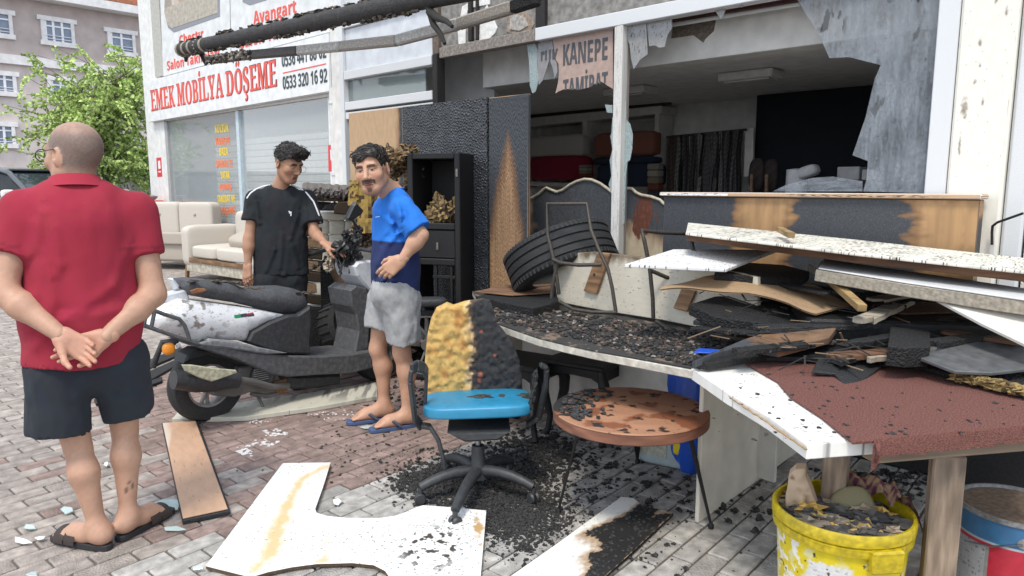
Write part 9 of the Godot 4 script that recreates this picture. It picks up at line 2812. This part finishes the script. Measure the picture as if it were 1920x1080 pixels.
func boy() -> void:
	var g := hd(527, 560, 5.45)
	g.y = 0
	var fr := facing(g)
	var J := func(u, v, z = 0.0): return loc(fr, u, v, z)
	var t := thing("person", "person with curly hair in black T-shirt with white piping, touching the scooter", "person", g, "", fr.basis)
	var hc: Vector3 = J.call(541, 308, 0.08)
	var nb: Vector3 = J.call(524, 352, 0.0)
	var sr: Vector3 = J.call(478, 372, 0.0)
	var sl: Vector3 = J.call(577, 372, 0.0)
	var er: Vector3 = J.call(467, 448, 0.03)
	var el: Vector3 = J.call(590, 438, 0.10)
	var wr: Vector3 = J.call(465, 496, 0.06)
	var wl: Vector3 = J.call(611, 458, 0.26)
	var hr: Vector3 = J.call(502, 530, 0)
	var hl: Vector3 = J.call(548, 530, 0)
	var kr: Vector3 = J.call(500, 618, 0.03)
	var kl: Vector3 = J.call(552, 618, 0.03)
	var ar := Vector3(kr.x, 0.09, 0.0)
	var al := Vector3(kl.x, 0.09, 0.0)
	var q := SDF.new(Vector3(-0.40, -0.03, -0.25), Vector3(0.46, 1.65, 0.42), 0.0125)
	for a in [[sl, el, wl], [sr, er, wr]]:
		q.cap(a[0], a[1], 0.044, 0.036, 0.03)
		q.cap(a[1], a[1].lerp(a[2], 0.3), 0.036, 0.038, 0.03)
		q.cap(a[1].lerp(a[2], 0.3), a[2], 0.038, 0.024, 0.03)
	for a in [[hl, kl, al], [hr, kr, ar]]:
		q.cap(a[0], a[1], 0.075, 0.048, 0.03)
		q.cap(a[1], a[2], 0.048, 0.032, 0.04)
	q.cap(nb + Vector3(0, -0.03, 0), hc + Vector3(-0.02, -0.05, -0.03), 0.054, 0.050, 0.03)
	q.cap(J.call(527, 400), J.call(527, 510), 0.11, 0.11, 0.04)
	foot(q, ar, ar + Vector3(-0.03, 0, 0.21), 0.02)
	foot(q, al, al + Vector3(0.05, 0, 0.21), 0.02)
	var mb := MB.new()
	var sc := Color(0.40, 0.215, 0.135)
	q.emit(mb, func(p): return sc * (0.96 + 0.08 * nz.get_noise_3d(p.x * 14.0, p.y * 14.0, p.z * 14.0)))
	var fz := Vector3(0.60, -0.36, 0.70).normalized()
	var xx := Vector3.UP.cross(fz).normalized()
	var B := Basis(xx, fz.cross(xx), fz)
	var HT := Transform3D(B, hc)
	var hs := 1.06
	var hairc := Color(0.016, 0.013, 0.012)
	var hq := head_field(HT, hs)
	hq.cap(hc + Vector3(-0.02, -0.05, -0.03), nb, 0.050, 0.054, 0.03)
	hq.emit(mb, func(p):
		var l: Vector3 = HT.affine_inverse() * p / hs
		var c := face_colour(l, sc * 1.02, hairc, 0, 1.1)
		var st := smoothstep(-0.02, 0.03, l.y) * smoothstep(0.05, 0.01, l.z) * (1.0 if absf(l.x) < 0.08 else 0.0)
		return c.lerp(hairc, 0.7 * st))
	var H1 := hand_frame(wl, J.call(632, 466, 0.30) - wl, Vector3(0, 0.9, 0.35))
	var h1 := hand_field(H1)
	hand(h1, H1, [0.25, 0.3, 0.4, 0.45], 0.5, 1.0, 1.0)
	h1.emit(mb, func(_p): return sc * 1.05)
	var H2 := hand_frame(wr, J.call(463, 525, 0.07) - wr, Vector3(-0.7, 0, 0.7))
	var h2 := hand_field(H2)
	hand(h2, H2, [0.25, 0.32, 0.4, 0.45], 0.4, 1.0, 1.0)
	h2.emit(mb, func(_p): return sc * 1.02)
	mb.col = Color.WHITE
	put(mb, "body", skinm(), t)
	var e := Vector3.ONE * 0.15 * hs
	var hh := SDF.new(hc - e, hc + e + Vector3(0, 0.03, 0), 0.0046)
	hh.ell(HT * (Vector3(0, 0.056, -0.008) * hs), Vector3(0.086, 0.086, 0.106) * hs, 0.01, B)
	hh.cap(HT * (Vector3(-0.045, 0.098, 0.070) * hs), HT * (Vector3(0.045, 0.098, 0.070) * hs), 0.032 * hs, 0.032 * hs, 0.03)
	hh.each(func(p, c):
		var l: Vector3 = HT.affine_inverse() * p / hs
		var line := 0.060 + 0.008 * sin(l.x * 90.0)
		if l.z < 0.06: line = lerpf(0.022, 0.06, smoothstep(0.0, 0.06, l.z))
		var n := 0.011 * nz.get_noise_3d(l.x * 26.0, l.y * 26.0, l.z * 26.0) + 0.004 * sin(l.x * 130.0 + 3.0 * sin(l.y * 80.0)) * sin(l.z * 120.0 + 2.0 * sin(l.x * 60.0))
		return maxf(c + n, (line - l.y) * hs), 0.12)
	var hm := MB.new()
	hh.emit(hm, func(p): return hairc * (1.0 + 0.8 * nz.get_noise_3d(p.x * 70.0, p.y * 70.0, p.z * 70.0)))
	strands(hm, 520, HT.basis * Vector3(0, 0.2, 0.6), 0.9, 0.022, hairc)
	hm.col = Color.WHITE
	put(hm, "hair", VM("hair_dark", 0.5), t)
	# T-shirt
	var s := SDF.new(Vector3(-0.36, 0.70, -0.22), Vector3(0.40, 1.58, 0.26), 0.0105)
	var BZ := Vector3(0, 0, 1)
	s.cap(J.call(527, 395, 0), J.call(526, 460, 0), 0.178, 0.182, 0.05, BZ, 1.55)
	s.cap(J.call(526, 460, 0), J.call(529, 530, 0), 0.182, 0.196, 0.05, BZ, 1.5)
	s.cap(sl + Vector3(-0.02, -0.01, 0), sr + Vector3(0.02, -0.01, 0), 0.058, 0.058, 0.05)
	s.cap(J.call(508, 362, 0), J.call(543, 362, 0), 0.055, 0.055, 0.04)
	s.cap(sl, sl.lerp(el, 0.72), 0.062, 0.072, 0.04, Vector3.ZERO, 1.0, true)
	s.cap(sr, sr.lerp(er, 0.56), 0.062, 0.070, 0.04, Vector3.ZERO, 1.0, true)
	s.ell(nb + Vector3(0, 0.055, 0.012), Vector3(0.066, 0.070, 0.072), 0.01, Basis(), true)
	s.keep(J.call(527, 517, 0.1), Vector3(0, 1, 0))
	folds(s, 0.012, 6.0, 3.5, 41.0)
	creases(s, 0.010, [[[490, 420, 0.2], [515, 470, 0.2], [500, 510, 0.2]], [[560, 400, 0.2], [545, 450, 0.2], [560, 505, 0.2]], [[575, 395, 0.2], [570, 440, 0.2]], [[530, 440, 0.2], [525, 505, 0.2]], [[480, 380, 0.2], [486, 420, 0.2]]], J, 0.018)
	var sm := MB.new()
	s.emit(sm, func(p): return Color(0.016, 0.018, 0.022) * (0.95 + 0.2 * nz.get_noise_3d(p.x * 5.0, p.y * 5.0, p.z * 5.0)))
	sm.col = Color.WHITE
	put(sm, "t_shirt", cloth("shirt_black"), t)
	# white piping along the sleeve, logo
	var pw := M("white_piping", Color(0.72, 0.72, 0.74), 0.7, "")
	for a in [[[546, 347], [560, 352], [575, 362], [588, 378], [597, 400], [601, 417]], [[507, 347], [492, 350], [480, 355], [470, 362], [463, 372]]]:
		var pts := []
		for p in a: pts.append(surf(s, J.call(p[0], p[1], 0.3), (J.call(p[0], p[1], -0.3) - J.call(p[0], p[1], 0.3)).normalized()))
		var m := MB.new(); m.tube(pts, 0.006, 7); put(m, "sleeve_piping", pw, t)
	var lg := MB.new()
	for a in [[[541, 396], [544, 398], [546, 402], [545, 405]], [[542, 400], [547, 398]]]:
		var pts := []
		for p in a: pts.append(surf(s, J.call(p[0], p[1], 0.3), (J.call(p[0], p[1], -0.3) - J.call(p[0], p[1], 0.3)).normalized()))
		lg.tube(pts, 0.005, 6)
	put(lg, "chest_logo", pw, t)
	var h := SDF.new(Vector3(-0.32, 0.38, -0.2), Vector3(0.34, 0.95, 0.24), 0.0115)
	h.cap(J.call(508, 522, 0), J.call(545, 522, 0), 0.115, 0.115, 0.03)
	h.cap(hr, J.call(498, 622, 0.02), 0.10, 0.098, 0.03, Vector3.ZERO, 1.0, true)
	h.cap(hl, J.call(556, 622, 0.02), 0.10, 0.098, 0.03, Vector3.ZERO, 1.0, true)
	folds(h, 0.013, 6.0, 3.5, 51.0)
	var hs2 := MB.new()
	h.emit(hs2, func(p): return Color(0.018, 0.02, 0.024) * (1.0 + 0.3 * nz.get_noise_3d(p.x * 9.0, p.y * 9.0, p.z * 9.0)))
	hs2.col = Color.WHITE
	put(hs2, "shorts", cloth("shorts_black"), t)
	for a in [ar, al]:
		var so := MB.new(); sole(so, a, a + Vector3(0, 0, 0.22), 0.0, 0.02, 0.06, 0.05); put(so, "shoe_sole", M("sandal_sole", Color(0.022, 0.022, 0.024), 0.8, ""), t)
		var up := MB.new(); up.pillow(Vector3(0.09, 0.075, 0.28), Transform3D(Basis(), a + Vector3(0, -0.035, 0.09)), 0.6); put(up, "shoe", M("shoe_black", Color(0.03, 0.03, 0.03), 0.7, ""), t)
	# glasses
	var gl := MB.new()
	var gp := func(x, y, z): return HT * (Vector3(x, y, z) * hs)
	gl.tube([gp.call(-0.084, 0.015, -0.005), gp.call(-0.078, 0.013, 0.05), gp.call(-0.066, 0.010, 0.092)], 0.0014, 6)
	for sgn in [-1.0, 1.0]:
		var ring := []
		for i in 17: ring.append(gp.call(0.036 * sgn + 0.026 * cos(TAU * i / 16.0), 0.0 + 0.022 * sin(TAU * i / 16.0), 0.104))
		gl.tube(ring, 0.0014, 6, false)
	gl.tube([gp.call(-0.01, 0.004, 0.106), gp.call(0.0, 0.008, 0.112), gp.call(0.01, 0.004, 0.106)], 0.0014, 6)
	put(gl, "glasses", M("gold_wire", Color(0.30, 0.24, 0.15), 0.35, "", 1, "", 0, 0.8), t)
func strands(hm: MB, n: int, fwd: Vector3, curl: float, len: float, c: Color) -> void:      # loose locks lying on the hair
	var cnt := hm.v.size()
	for k in n:
		var i := rng.randi() % cnt
		var p := hm.v[i]
		var nn := hm.n[i]
		if nn.y < -0.2: continue
		var d := (fwd + Vector3(rng.randfn(), rng.randfn(), rng.randfn()) * (0.35 + curl)).normalized()
		d = (d - nn * d.dot(nn)).normalized()
		var sd := nn.cross(d)
		var pts := []
		for j in 4:
			var t := j / 3.0
			pts.append(p + d * len * t + sd * sin(t * 3.0) * curl * len * 0.6 + nn * (0.001 + 0.004 * sin(PI * t)))
		hm.col = c * rng.randf_range(0.5, 3.4)
		hm.tube(pts, [0.0022, 0.0026, 0.0022, 0.0008], 4, false)
func surf(s: SDF, a: Vector3, d: Vector3) -> Vector3:       # first point of the field's surface along a line
	var t := 0.0
	while t < 0.7:
		var p := a + d * t
		var x := clampi(int(round((p.x - s.o.x) / s.h)), 0, s.nx - 1)
		var y := clampi(int(round((p.y - s.o.y) / s.h)), 0, s.ny - 1)
		var z := clampi(int(round((p.z - s.o.z) / s.h)), 0, s.nz - 1)
		if s.f[(z * s.ny + y) * s.nx + x] < 0.0: return p - d * 0.002
		t += 0.004
	return a + d * 0.3
